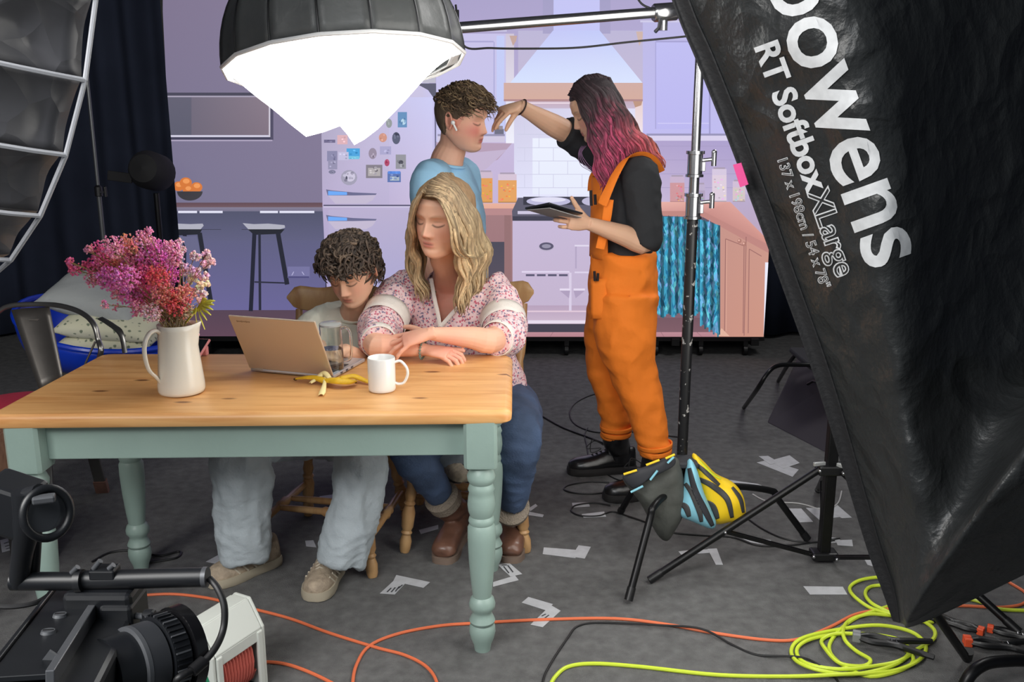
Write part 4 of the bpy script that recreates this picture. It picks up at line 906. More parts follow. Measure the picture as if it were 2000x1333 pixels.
# ================================================================== seated woman
WM = thing('person', 'seated blonde woman in a pink sprigged blouse and jeans, arms crossed on the table', 'person', (0.0 - 0.2, 3.35, 0))
M1 = face_frame(-31, 9, -5); s1 = 1.15; hc1 = head_center(834, 436, 3.06, M1, s1)
b = MB(); head_mb(b, hc1, M1, s1, 1.0)
nb = V(886, 556, 3.36)
b.tube(catmull([hc1 + M1 @ Vector((0, -0.015, -0.03)), V(868, 492, 3.22), V(878, 525, 3.30), nb, V(890, 600, 3.37), V(897, 680, 3.39), V(905, 740, 3.42)], 4), [(0.050, 0.052), (0.054, 0.056), (0.056, 0.058), (0.085, 0.066), (0.150, 0.088), (0.135, 0.10), (0.13, 0.09)], 24, side=X_)
for sx_ in (-1, 1): b.tube([nb + Vector((sx_ * 0.03, 0, -0.01)), nb + Vector((sx_ * 0.165, 0.01, -0.055))], [0.05, 0.045], 16)
eL = F(733, 672, 0.812); wL = F(832, 684, 0.797); eR = F(964, 664, 0.815); wR = F(838, 652, 0.858)
b.tube(catmull([V(798, 560, 3.38), V(760, 620, 3.25), eL, eL.lerp(wL, 0.35), eL.lerp(wL, 0.75), wL + (wL - eL).normalized() * 0.01], 4), [0.048, 0.046, 0.043, 0.043, 0.034, 0.026, 0.018], 18)
b.tube(catmull([V(962, 560, 3.38), V(982, 620, 3.28), eR, eR.lerp(wR, 0.35), eR.lerp(wR, 0.75), wR + (wR - eR).normalized() * 0.01], 4), [0.048, 0.046, 0.043, 0.043, 0.034, 0.026, 0.018], 18)
kn = F(902, 694, 0.792)
hand_mb(b, wL, (kn - wL), (0.05, -0.25, 1), -1, [[22, 42, 30], [26, 44, 32], [24, 42, 30], [20, 40, 30]], 0.7, 0.98, thumb=(0.55, 0.75, -0.1))
kt = F(756, 674, 0.822)
hand_mb(b, wR, (kt - wR), (0.0, -0.42, 1), 1, [[4, 10, 8], [10, 14, 10], [14, 16, 12], [16, 18, 14]], 1.7, 1.0, thumb=(0.9, 0.5, -0.1))
me = fuse(b, 0.0026, 2); paint(me, (238, 186, 158), [(hc1, M1, s1, dict(blush=0.3, lip=(222, 134, 126), brow=(170, 128, 98), browk=0.35))], [(V(862, 590, 3.3), 0.10, 0.5), (wL + Vector((0.08, -0.02, 0)), 0.06, 0.45), (wR + Vector((-0.09, -0.02, 0)), 0.07, 0.45)])
finish(me, 'body', m_skin, WM)
# blouse
m_bl = dots_mat('sprigged_blouse', (242, 212, 214), (206, 104, 124), 105, thr=0.36, dot2=(128, 118, 146)); m_lace = mat('white_lace', (242, 234, 226), 0.85, bump=0.3, bscale=200)
b = MB(); b.tube(catmull([V(958, 800, 3.46), V(940, 750, 3.44), V(912, 690, 3.40), V(892, 625, 3.375), V(888, 583, 3.365), V(885, 556, 3.365), V(880, 536, 3.34)], 4), [(0.150, 0.12), (0.165, 0.135), (0.160, 0.135), (0.172, 0.12), (0.165, 0.098), (0.11, 0.078), (0.072, 0.066)], 32, side=X_)
slL = [V(812, 556, 3.37), V(784, 575, 3.35), V(758, 612, 3.27), V(740, 648, 3.16), eL + Vector((0.012, 0.0, 0.005))]; slR = [V(948, 552, 3.38), V(966, 580, 3.36), V(982, 620, 3.28), V(986, 655, 3.18), eR + Vector((0.01, 0.004, 0.003))]
rsl = [0.066, 0.074, 0.076, 0.072, 0.055]
b.tube(catmull(slL, 4), rsl, 22); b.tube(catmull(slR, 4), rsl, 22)
me = fuse(b, 0.006, 4)
f1 = fold(14, 0.010, (1.2, 1.2, 0.5), 3); wrinkle(me, f1)
vpoly = [(842, 545), (868, 520), (912, 530), (905, 588), (861, 636), (856, 636)]
def inpoly(p, poly_):
    x, y = p; c = False; j = len(poly_) - 1
    for i in range(len(poly_)):
        xi, yi = poly_[i]; xj, yj = poly_[j]
        if (yi > y) != (yj > y) and x < (xj - xi) * (y - yi) / (yj - yi) + xi: c = not c
        j = i
    return c
cut(me, lambda c: (c.y < 3.37 and inpoly(PR(c), vpoly)) or (c.y < 3.40 and PR(c)[1] < 545 and abs(PR(c)[0] - 875) < 40))
o = finish(me, 'blouse', m_bl, WM); md = o.modifiers.new('s', 'SOLIDIFY'); md.thickness = 0.003
ep = [V(842, 545, 3.30), V(848, 580, 3.262), V(855, 612, 3.245), V(859, 638, 3.242)]; b = MB(); b.tube(catmull(ep, 5), (0.007, 0.003), 8, side=X_); b.build('collar_trim', m_lace, WM, smooth=True)
ep = [V(908, 560, 3.30), V(900, 592, 3.262), V(880, 616, 3.245), V(861, 638, 3.242)]; b = MB(); b.tube(catmull(ep, 5), (0.007, 0.003), 8, side=X_); b.build('collar_trim', m_lace, WM, smooth=True)
for sl in (slL, slR):
    a = sl[2].lerp(sl[3], 0.05); c_ = sl[2].lerp(sl[3], 0.62); band([a, c_], [0.0765, 0.074], 0.005, 'lace_band', m_lace, WM, n=32)
    e_ = sl[4]; d_ = (e_ - sl[3]).normalized(); band([e_ - d_ * 0.022, e_ + d_ * 0.004], [0.060, 0.055], 0.003, 'cuff', m_lace, WM, n=28)
# jeans
m_jean = mat('blue_denim', (66, 84, 114), 0.85, var=0.4, scale=7, bump=0.25, bscale=140); m_ljean = mat('light_denim', (178, 188, 194), 0.88, var=0.14, scale=8, bump=0.25, bscale=120)
hipW = V(955, 800, 3.47)
b = MB(); b.tube([hipW + Vector((-0.10, 0.02, 0.02)), hipW + Vector((0.09, 0.02, 0.02))], 0.125, 20)
kR = V(1004, 868, 3.10); kL = V(806, 876, 3.13); aR = V(999, 985, 3.17); aL = V(858, 968, 3.22)
b.tube(catmull([hipW + Vector((0.075, 0.0, 0.0)), hipW.lerp(kR, 0.5) + Vector((0.045, 0, 0.03)), kR + Vector((0.012, 0, 0.015)), kR.lerp(aR, 0.45) + Vector((0.01, -0.01, 0)), aR], 5), [0.12, 0.105, 0.082, 0.066, 0.048], 24)
b.tube(catmull([hipW + Vector((-0.07, 0.0, 0.0)), hipW.lerp(kL, 0.5) + Vector((0, 0, 0.04)), kL, kL.lerp(aL, 0.5) + Vector((0.0, -0.01, 0)), aL], 5), [0.12, 0.105, 0.080, 0.062, 0.048], 24)
me = fuse(b, 0.008, 3); wrinkle(me, fold(11, 0.007, (1, 1, 1.6), 5)); finish(me, 'jeans', m_jean, WM)
m_boot = mat('brown_leather', (108, 76, 62), 0.38, var=0.2, scale=12, coat=0.15, bump=0.15, bscale=40); m_bsole = mat('boot_sole', (122, 104, 92), 0.7); m_wool = mat('grey_wool', (150, 138, 124), 0.95, bump=0.8, bscale=160)
def boot(a_top, heel, toe, wd):
    d_ = (toe - heel).normalized(); ank = heel + d_ * 0.045 + Vector((0, 0, 0.10)); b = MB()
    b.tube(catmull([a_top, a_top.lerp(ank, 0.5), ank + Vector((0, 0, 0.02)), heel + d_ * 0.035 + Vector((0, 0, 0.035))], 5), [0.056, 0.053, 0.047, 0.036], 22)
    sd = d_.cross(Vector((0, 0, 1))); b.tube(catmull([heel + d_ * 0.02 + Vector((0, 0, 0.045)), heel + d_ * 0.09 + Vector((0, 0, 0.058)), heel + d_ * 0.15 + Vector((0, 0, 0.05)), toe - d_ * 0.03 + Vector((0, 0, 0.043)), toe - d_ * 0.008 + Vector((0, 0, 0.034))], 4), [(0.034, 0.03), (0.041, 0.045), (0.046, 0.034), (0.045, 0.03), (0.026, 0.014)], 20, side=sd)
    me = fuse(b, 0.005, 3); wrinkle(me, fold(15, 0.004, (0.6, 0.6, 2), 9)); up = finish(me, 'boot', m_boot, WM)
    b = MB(); L_ = (toe - heel).length; out = []
    for t, w_ in ((0, .5), (.06, .78), (.2, .84), (.4, .78), (.65, .98), (.82, 1.0), (.95, .75), (1.0, .42)): out.append((t, w_))
    ring = [heel + d_ * L_ * t + sd * wd / 2 * w_ for t, w_ in out] + [heel + d_ * L_ * t - sd * wd / 2 * w_ for t, w_ in reversed(out)]; rows = [[p + Vector((0, 0, z)) for p in ring] for z in (0.0, 0.012, 0.024)]
    b.grid(rows, closed_u=True); m_ = len(ring); b.f += [tuple(reversed(range(m_))), tuple(range(2 * m_, 3 * m_))]; b.build('sole', m_bsole, up, smooth=True)
    u_ = (a_top - ank).normalized(); b = MB(); b.tube([a_top - u_ * 0.024, a_top - u_ * 0.02, a_top + u_ * 0.018, a_top + u_ * 0.022], [0.057, 0.065, 0.066, 0.052], 28); b.build('wool_cuff', m_wool, up, smooth=True)
boot(V(866, 976, 3.22), F(898, 1046), F(862, 1104), 0.098)
boot(V(999, 992, 3.17), F(1003, 1044), F(998, 1102), 0.096)
# hair
def blond(p, u, rn, x):
    a = (136, 112, 88); c_ = (208, 184, 144); k = min(1, max(0, 0.25 + u * 0.8 + rn.uniform(-.25, .25))); return [a[i] * (1 - k) + c_[i] * k for i in range(3)]
hair_cap(hc1, M1, s1, lambda p: step(p.z, 0.060 - 1.5 * max(0, p.y * -1 + 0.045), 0.068 - 1.5 * max(0, -p.y + 0.045)) if p.z > -0.08 else 0, 0.004, 'hair_cap', m_hair, WM, (150, 120, 88))
H = lambda x, y, z: hc1 + M1 @ (Vector((x, y, z)) * s1)
prt = [H(0.004, 0.080, 0.076), H(0.006, 0.050, 0.108), H(0.006, 0.0, 0.123), H(0.004, -0.05, 0.112)]
# image-right side of the parting (her left): falls over the shoulder; local -x is image right
gr = [[prt[0], V(860, 388, 2.99), V(884, 430, 2.99), V(896, 480, 3.05), V(905, 550, 3.14), V(895, 625, 3.21)],
      [prt[1], V(880, 372, 3.02), V(905, 425, 3.01), V(918, 490, 3.08), V(908, 560, 3.17), V(902, 610, 3.22)],
      [prt[2], V(900, 374, 3.08), V(928, 430, 3.09), V(942, 495, 3.16), V(928, 550, 3.22), V(905, 590, 3.25)],
      [prt[3], V(900, 378, 3.22), V(934, 440, 3.24), V(951, 505, 3.28), V(940, 545, 3.31), V(925, 585, 3.32)],
      [prt[3] + Vector((0, 0.02, -0.01)), V(890, 400, 3.38), V(910, 460, 3.42), V(920, 520, 3.44), V(915, 560, 3.44), V(905, 600, 3.42)]]
sheet_hair(WM, gr, 480, 0.0068, 0.009, 0.16, blond, 3, jit=0.008)
sheet_hair(WM, [[H(-0.02, 0.076, 0.086), V(866, 400, 2.98), V(882, 445, 2.98), V(892, 490, 3.04), V(920, 505, 3.10), V(938, 490, 3.14)], [H(-0.03, 0.064, 0.098), V(876, 396, 2.99), V(894, 455, 2.99), V(908, 500, 3.05), V(930, 500, 3.11), V(946, 480, 3.16)]], 80, 0.006, 0.004, 0.2, blond, 5, jit=0.006)
gl = [[prt[0], V(826, 374, 3.04), V(808, 402, 3.04), V(803, 440, 3.08), V(806, 480, 3.14), V(818, 540, 3.22), V(835, 600, 3.26)],
      [prt[1], V(835, 366, 3.12), V(810, 400, 3.14), V(803, 450, 3.18), V(800, 500, 3.22), V(812, 560, 3.25), V(826, 585, 3.27)],
      [prt[2], V(845, 366, 3.2), V(818, 402, 3.24), V(808, 455, 3.28), V(803, 510, 3.3), V(822, 550, 3.3), V(838, 570, 3.3)],
      [prt[3], V(850, 372, 3.28), V(838, 420, 3.34), V(830, 480, 3.36), V(826, 530, 3.36), V(838, 560, 3.34), V(846, 580, 3.32)]]
sheet_hair(WM, gl, 220, 0.0062, 0.008, 0.13, blond, 4, jit=0.007)
b = MB(); q = wL + (kn - wL).normalized() * -0.012; dd = (kn - eL).normalized(); u_ = dd.orthogonal().normalized(); v_ = dd.cross(u_)
for k in range(20):
    a = k / 20 * 6.283; b.sph(q + u_ * 0.0315 * math.cos(a) + v_ * 0.029 * math.sin(a), 0.0042, 6, 4)
b.build('bead_bracelet', mat('beads', (120, 140, 128), 0.35), WM, smooth=True, kind='stuff')

# ================================================================== seated boy
BY = thing('person', 'curly haired boy in a cream shirt and pale jeans looking down at the laptop', 'person', (-0.6, 3.25, 0))
M2 = face_frame(-17, 27, 3); s2 = 1.05; hc2 = head_center(667, 557, 3.17, M2, s2)
b = MB(); head_mb(b, hc2, M2, s2)
nb2 = V(690, 628, 3.36)
b.tube(catmull([hc2 + M2 @ Vector((0, -0.02, -0.03)), V(694, 592, 3.30), nb2, V(690, 690, 3.40), V(690, 760, 3.42)], 4), [(0.045, 0.048), (0.046, 0.048), (0.058, 0.052), (0.12, 0.075), (0.11, 0.075)], 20, side=X_)
sL2 = V(614, 640, 3.34); sR2 = V(752, 645, 3.38); eL2 = V(590, 730, 3.22); eR2 = V(765, 725, 3.27); wL2 = F(622, 676, 0.80); wR2 = F(672, 684, 0.80)
b.tube(catmull([nb2 + Vector((0, 0, -0.04)), sL2, sL2.lerp(eL2, 0.5), eL2, eL2.lerp(wL2, 0.5), wL2], 4), [0.05, 0.045, 0.036, 0.034, 0.03, 0.022], 14)
b.tube(catmull([nb2 + Vector((0, 0, -0.04)), sR2, sR2.lerp(eR2, 0.5), eR2, eR2.lerp(wR2, 0.5), wR2], 4), [0.05, 0.045, 0.036, 0.034, 0.03, 0.022], 14)
hand_mb(b, wL2, (F(612, 705, 0.79) - wL2), (0, 0.1, 1), -1, [[14, 22, 16]] * 4, 0.8, 0.9); hand_mb(b, wR2, (F(640, 696, 0.785) - wR2), (0, 0.1, 1), 1, [[14, 22, 16]] * 4, 0.8, 0.9)
me = fuse(b, 0.0026, 2); paint(me, (236, 190, 160), [(hc2, M2, s2, dict(blush=0.3, lip=(204, 120, 106), brow=(86, 62, 46), browk=0.6))]); finish(me, 'body', m_skin, BY)
m_tee = mat('cream_cotton', (238, 238, 222), 0.9, bump=0.15, bscale=60)
b = MB(); b.tube(catmull([V(690, 830, 3.44), V(690, 760, 3.43), V(682, 690, 3.39), V(678, 642, 3.37), V(684, 622, 3.36), V(690, 610, 3.35)], 4), [(0.15, 0.11), (0.145, 0.105), (0.16, 0.10), (0.155, 0.085), (0.11, 0.07), (0.064, 0.055)], 28, side=X_)
b.tube(catmull([V(640, 636, 3.37), sL2 + Vector((0, 0, -0.005)), sL2.lerp(eL2, 0.45), sL2.lerp(eL2, 0.85)], 4), [0.062, 0.066, 0.062, 0.058], 18); b.tube(catmull([V(735, 642, 3.39), sR2, sR2.lerp(eR2, 0.45), sR2.lerp(eR2, 0.85)], 4), [0.055, 0.058, 0.058, 0.056], 18)
me = fuse(b, 0.006, 4); wrinkle(me, fold(12, 0.008, (1.4, 1.4, 0.6), 13)); finish(me, 'shirt', m_tee, BY)
cn = V(690, 608, 3.35); b = MB(); ring = [cn + Vector((0.064 * math.cos(a), 0.058 * math.sin(a) - 0.002, -0.012 + 0.016 * math.sin(a) )) for a in [2 * math.pi * k / 32 for k in range(32)]]; b.tube(ring, 0.006, 8, closed=True); b.build('collar', m_tee, BY, smooth=True)
hp = V(690, 840, 3.43); b = MB(); b.tube([hp + Vector((-0.09, 0, 0)), hp + Vector((0.09, 0, 0))], 0.11, 18)
k1 = V(478, 862, 3.02); k2 = V(706, 868, 3.04)
b.tube(catmull([hp + Vector((-0.08, 0, 0)), hp.lerp(k1, 0.5) + Vector((0, 0, 0.02)), k1, V(476, 950, 3.02), V(474, 1020, 3.01), V(478, 1092, 2.99)], 5), [0.10, 0.095, 0.090, 0.092, 0.085, 0.078], 26)
b.tube(catmull([hp + Vector((0.08, 0, 0)), hp.lerp(k2, 0.5) + Vector((0, 0, 0.02)), k2, V(702, 950, 3.0), V(684, 1030, 2.95), V(664, 1098, 2.92)], 5), [0.10, 0.095, 0.085, 0.080, 0.078, 0.074], 26)
me = fuse(b, 0.007, 3); wrinkle(me, fold(8, 0.016, (1.5, 1.5, 0.7), 21)); wrinkle(me, fold(20, 0.005, (1, 1, 1.6), 2)); finish(me, 'jeans', m_ljean, BY)
m_run = mat('beige_mesh', (168, 152, 132), 0.7, var=0.25, scale=40, bump=0.4, bscale=120); m_rsole = mat('cream_foam', (176, 166, 146), 0.7); m_lace2 = mat('cream_lace', (206, 196, 178), 0.8)
for hl, to in ((F(540, 1096), F(408, 1150)), (F(652, 1112), F(612, 1178))):
    up = shoe(BY, hl, to, 0.105, 0.115, m_run, m_rsole, ('trainer', 'sole'), sole=0.034, laces=m_lace2)
    dd = (to - hl).normalized(); sd_ = dd.cross(Vector((0, 0, 1)))
    for sg in (-1, 1):
        for t in (0.30, 0.42, 0.54, 0.66):
            b = MB(); q = hl.lerp(to, t); b.tube([q + sd_ * sg * 0.050 + Vector((0, 0, 0.036)), q + dd * 0.02 + sd_ * sg * 0.040 + Vector((0, 0, 0.062))], 0.0035, 6); b.build('overlay', mat('silver_overlay', (196, 186, 168), 0.35), up, smooth=True)
hl2 = lambda p: step(p.z + 0.55 * max(0, -p.y) * 1.0, 0.030, 0.040) if abs(p.x) < 0.2 else 0
def hline_b(p):
    lim = 0.040 - max(0, 0.05 - p.y) * 0.95; lim = max(lim, -0.055); return step(p.z, lim, lim + 0.008)
hair_cap(hc2, M2, s2, hline_b, 0.014, 'hair_cap', m_hair, BY, (52, 42, 36), lump=0.004)
curls(BY, hc2, M2, s2, 1500, hline_b, 0.0085, 0.058, [(80, 68, 60), (94, 80, 70), (66, 56, 50), (108, 92, 78)], 5, thick=0.0044, zbias=0.1, front=0.25, m=m_hair)

# ================================================================== standing boy
SB = thing('person', 'standing boy in a sky blue shirt with white earbuds facing right', 'person', (-0.25, 3.85, 0))
M3 = face_frame(68, 10, 2); s3 = 1.07; hc3 = head_center(944, 240, 3.74, M3, s3) 
b = MB(); head_mb(b, hc3, M3, s3)
nb3 = V(872, 320, 3.84); dirc = Vector((0.9, -0.4, 0)).normalized(); sdv = Vector((-dirc.y, dirc.x, 0))
b.tube(catmull([hc3 + M3 @ Vector((0, -0.03, -0.02)), V(885, 282, 3.83), nb3, V(872, 380, 3.86), V(885, 470, 3.86)], 4), [(0.05, 0.052), (0.050, 0.056), (0.062, 0.07), (0.14, 0.10), (0.13, 0.10)], 20, side=sdv)
for sg, e_ in ((-1, 0), (1, 1)):
    sh = nb3 + sdv * sg * 0.16 + Vector((0, 0, -0.06)); el = sh + Vector((0.0, 0.0, -0.28)) + sdv * sg * 0.03; wr = el + dirc * 0.08 + Vector((0, 0, -0.24))
    b.tube([nb3 + Vector((0, 0, -0.04)), sh, el, wr], [0.05, 0.05, 0.036, 0.025], 14); hand_mb(b, wr, (wr - el), sdv * sg, 1 if sg > 0 else -1, [[12, 16, 12]] * 4, 0.6, 0.95)
me = fuse(b, 0.0030, 2); paint(me, (236, 184, 158), [(hc3, M3, s3, dict(blush=0.7, blushc=(222, 116, 110), lip=(200, 100, 98), brow=(110, 70, 52), browk=0.6))]); finish(me, 'body', m_skin, SB)
m_bt = mat('sky_blue_jersey', (166, 216, 250), 0.85, bump=0.12, bscale=60)
b = MB(); b.tube(catmull([V(893, 620, 3.87), V(890, 520, 3.87), V(884, 430, 3.86), V(876, 370, 3.86), V(872, 338, 3.85), V(873, 318, 3.84)], 4), [(0.16, 0.115), (0.16, 0.115), (0.17, 0.12), (0.165, 0.105), (0.125, 0.085), (0.068, 0.066)], 28, side=sdv)
for sg in (-1, 1):
    sh = nb3 + sdv * sg * 0.15 + Vector((0, 0, -0.055)); el = sh + Vector((0.0, 0.0, -0.27)) + sdv * sg * 0.03; b.tube(catmull([nb3 + sdv * sg * 0.07 + Vector((0, 0, -0.04)), sh, sh.lerp(el, 0.4), sh.lerp(el, 0.8)], 4), [0.06, 0.068, 0.062, 0.06], 18)
me = fuse(b, 0.006, 4); wrinkle(me, fold(10, 0.007, (1, 1, 1), 31)); finish(me, 'shirt', m_bt, SB)
cn = V(876, 312, 3.83); b = MB(); b.tube([cn + (sdv * math.cos(a) * 0.066 + dirc * math.sin(a) * 0.064) + Vector((0, 0, -0.016 * math.sin(a) - 0.014)) for a in [2 * math.pi * k / 30 for k in range(30)]], 0.006, 8, closed=True); b.build('collar', m_bt, SB, smooth=True)
hp3 = V(893, 660, 3.87); b = MB(); b.tube([hp3 - sdv * 0.08, hp3 + sdv * 0.08], 0.12, 16)
for sg, ft in ((-1, F(880, 925)), (1, F(925, 900))):
    b.tube(catmull([hp3 + sdv * sg * 0.08, (hp3 + sdv * sg * 0.09).lerp(ft, 0.45), ft + Vector((0, 0, 0.07))], 5), [0.105, 0.085, 0.072], 20)
me = fuse(b, 0.009, 3); wrinkle(me, fold(9, 0.010, (1, 1, 1.5), 41)); finish(me, 'jeans', mat('washed_denim', (160, 176, 190), 0.88, var=0.2, scale=14), SB)
for hl, to in ((F(868, 915), F(908, 955)), (F(915, 900), F(962, 925))): shoe(SB, hl, to, 0.10, 0.105, mat('cream_trainer', (190, 182, 160), 0.6, var=0.3, scale=50), mat('dark_sole', (60, 56, 54), 0.7), ('trainer', 'sole'), sole=0.03, laces=m_lace2)
def hline_s(p):
    lim = 0.052 - max(0, 0.062 - p.y) * 1.15; lim = max(lim, -0.070 if p.y < -0.03 else -0.002); return step(p.z, lim, lim + 0.008)
hair_cap(hc3, M3, s3, hline_s, 0.007, 'hair_cap', m_hair, SB, (92, 76, 62))
curls(SB, hc3, M3, s3, 1100, lambda p: hline_s(p) if p.z > 0.030 - 0.3 * p.y else 0, 0.0065, 0.052, [(104, 84, 64), (128, 104, 80), (84, 68, 54), (150, 128, 98)], 8, thick=0.0027, zbias=0.15, front=0.5, m=m_hair)
eb = hc3 + M3 @ (Vector((-0.083, 0.004, -0.010)) * s3) if (M3 @ Vector((1, 0, 0))).y > 0 else hc3 + M3 @ (Vector((0.083, 0.004, -0.010)) * s3)
eb = eb + Vector((0, -0.006, 0)); b = MB(); b.sph(eb, 0.0085, 12, 8); b.tube([eb, eb + Vector((0.014, -0.003, -0.030))], 0.0042, 10); b.build('earbud', mat('earbud_white', (245, 245, 245), 0.25), SB, smooth=True)

# ================================================================== standing woman
SW = thing('person', 'standing woman with dark and pink hair in orange dungarees holding a tablet', 'person', (0.5, 3.85, 0))
M4 = face_frame(-84, 26, 0); s4 = 1.04; hc4 = head_center(1124, 232, 3.84, M4, s4)
b = MB(); head_mb(b, hc4, M4, s4, 1.0)
nb4 = V(1205, 308, 3.86)
b.tube(catmull([hc4 + M4 @ Vector((0, -0.03, -0.02)), V(1188, 272, 3.86), nb4, V(1222, 370, 3.86), V(1222, 450, 3.85)], 4), [(0.05, 0.05), (0.048, 0.052), (0.055, 0.06), (0.10, 0.13), (0.095, 0.12)], 20, side=X_)
sF = V(1190, 318, 3.99); eF = V(1122, 268, 4.02); wF = V(1014, 207, 3.90); sN = V(1250, 345, 3.72); eN = V(1262, 474, 3.68); wN = V(1150, 437, 3.62)
b.tube(catmull([nb4 + Vector((0, 0.05, -0.03)), sF, eF, eF.lerp(wF, 0.4), eF.lerp(wF, 0.8), wF], 4), [0.05, 0.05, 0.050, 0.046, 0.032, 0.027], 18)
b.tube(catmull([nb4 + Vector((0, -0.05, -0.03)), sN, sN.lerp(eN, 0.5), eN, eN.lerp(wN, 0.4), eN.lerp(wN, 0.8), wN], 4), [0.05, 0.052, 0.046, 0.043, 0.041, 0.030, 0.025], 18)
hand_mb(b, wF, V(966, 222, 3.84) - wF, (0.1, -0.3, 1), -1, [[26, 16, 8], [34, 20, 10], [46, 40, 30], [56, 50, 36]], 0.6, 1.0, thumb=(0.25, 0.85, -0.5), tbend=-6)
hand_mb(b, wN, V(1108, 428, 3.58) - wN, (0.1, -1, 0.1), 1, [[14, 34, 30], [18, 38, 32], [24, 42, 34], [30, 44, 34]], 0.7, 1.0, thumb=(0.55, 0.8, 0.1), tbend=-4)
me = fuse(b, 0.0028, 2); paint(me, (226, 180, 150), [(hc4, M4, s4, dict(blush=0.4, blushc=(206, 110, 112), lip=(188, 96, 96)))]); finish(me, 'body', m_skin, SW)
m_bk = mat('black_jersey', (42, 43, 46), 0.88, bump=0.15, bscale=50)
b = MB(); b.tube(catmull([V(1218, 540, 3.85), V(1220, 470, 3.85), V(1226, 400, 3.86), V(1226, 345, 3.86), V(1214, 316, 3.86), V(1204, 300, 3.86)], 4), [(0.115, 0.135), (0.115, 0.135), (0.12, 0.155), (0.105, 0.15), (0.075, 0.11), (0.055, 0.06)], 28, side=X_)
b.tube(catmull([V(1205, 322, 3.95), sF, eF + Vector((0.02, 0, -0.008)), eF.lerp(wF, 0.17)], 4), [0.06, 0.066, 0.070, 0.062], 20)
b.tube(catmull([V(1232, 325, 3.78), sN, sN.lerp(eN, 0.5), eN + Vector((0.0, 0, 0.03)), eN + Vector((-0.012, 0, -0.005))], 4), [0.062, 0.074, 0.068, 0.062, 0.056], 22)
me = fuse(b, 0.006, 4); wrinkle(me, fold(13, 0.008, (1, 1, 1), 51)); finish(me, 'sweater', m_bk, SW)
m_or = mat('orange_twill', (250, 132, 34), 0.82, bump=0.2, bscale=40, var=0.06, scale=5)
b = MB(); b.tube(catmull([V(1216, 490, 3.85), V(1216, 540, 3.85), V(1218, 600, 3.85)], 4), [(0.128, 0.15), (0.138, 0.165), (0.136, 0.16)], 30, side=X_)
kA = V(1184, 720, 3.93); aA = V(1203, 852, 3.955); kB = V(1240, 735, 3.76); aB = V(1281, 888, 3.72)
b.tube(catmull([V(1212, 580, 3.90), V(1192, 650, 3.93), kA, V(1198, 790, 3.945), aA], 5), [(0.13), (0.105), (0.078), (0.066), (0.058)], 24)
b.tube(catmull([V(1220, 580, 3.80), V(1222, 660, 3.77), kB, V(1264, 810, 3.735), aB], 5), [(0.135), (0.118), (0.090), (0.072), (0.058)], 24)
me = fuse(b, 0.007, 8); f2 = fold(8, 0.012, (1, 1, 1.1), 61); wrinkle(me, lambda c: f2(c) + (0.004 * math.sin(c.z * 120 + c.x * 30) if c.z < 0.30 and c.z > 0.1 else 0) * step(0.30 - c.z, 0, 0.1)); o = finish(me, 'dungarees', m_or, SW)
for a_, d_, r_ in ((aA, Vector((0, 0, 1)), 0.062), (aB, Vector((-0.1, 0, 1)), 0.062)):
    for k in range(2): band([a_ + d_ * (0.004 + 0.026 * k), a_ + d_ * (0.024 + 0.026 * k)], [r_, r_ + 0.002], 0.002 + 0.004 * (k % 2), 'rolled_cuff', m_or, SW, th=0.005, n=24)
# bib
b = MB(); rows = []
for i in range(15):
    t = i / 14; py = 345 + (500 - 345) * t; r_ = []
    for k in range(11):
        u = k / 10; a = -0.95 + 1.9 * u; cx = V(1222, py, 3.85); wv = 0.13 + 0.012 * t; r_.append(Vector((cx.x - wv * math.cos(a) - 0.004, cx.y + 0.155 * math.sin(a) * (0.62 + 0.38 * t), cx.z)))
    rows.append(r_)
b.grid(rows); b.build('bib', m_or, SW, smooth=True, solid=0.006)
def strap(pts, name='strap', w_=0.019): 
    b = MB(); b.tube(catmull(pts, 6), (w_, 0.0028), 8, side=(0.75, -0.35, 0.5)); b.build(name, m_or, SW, smooth=True)
strap([V(1176, 400, 3.655), V(1188, 372, 3.65), V(1204, 338, 3.66), V(1224, 310, 3.68), V(1250, 302, 3.70), V(1274, 312, 3.74), V(1290, 336, 3.80)])
strap([V(1155, 372, 3.90), V(1160, 340, 3.93), V(1185, 312, 3.95), V(1225, 305, 3.94), V(1260, 315, 3.92)])
b = MB(); b.tube(catmull([V(1190, 390, 3.665), V(1186, 420, 3.655), V(1180, 450, 3.66), V(1172, 486, 3.66)], 6), (0.017, 0.003), 8, side=(1, 0, 0.2)); b.build('waist_tie', m_or, SW, smooth=True)
for (x, y, e_) in ((1154, 372, 402), (1162, 380, 400)): b = MB(); b.tube([V(x, y, 3.70), V(x + 1, e_, 3.70)], 0.006, 8); b.build('brush_handle', mat('pen_black', (34, 32, 34), 0.35), SW, smooth=True)
# thigh pocket with a pen, seams
b = MB(); rows = []
for i in range(7):
    t = i / 6; py = 545 + 78 * t; rows.append([V(1154 + 37 * (k / 6), py, 3.742 - 0.03 * math.sin(math.pi * (0.15 + 0.5 * k / 6)) - 0.006 * t) for k in range(7)])
b.grid(rows); b.build('pocket', m_or, SW, smooth=True, solid=0.005)
for a, e in (((1162, 549, 3.70), (1161, 530, 3.70)), ((1167, 549, 3.70), (1168, 534, 3.70))): b = MB(); b.tube([V(*a), V(*e)], 0.0055, 8); b.build('pen', mat('pen_black', (34, 32, 34), 0.35), SW, smooth=True)
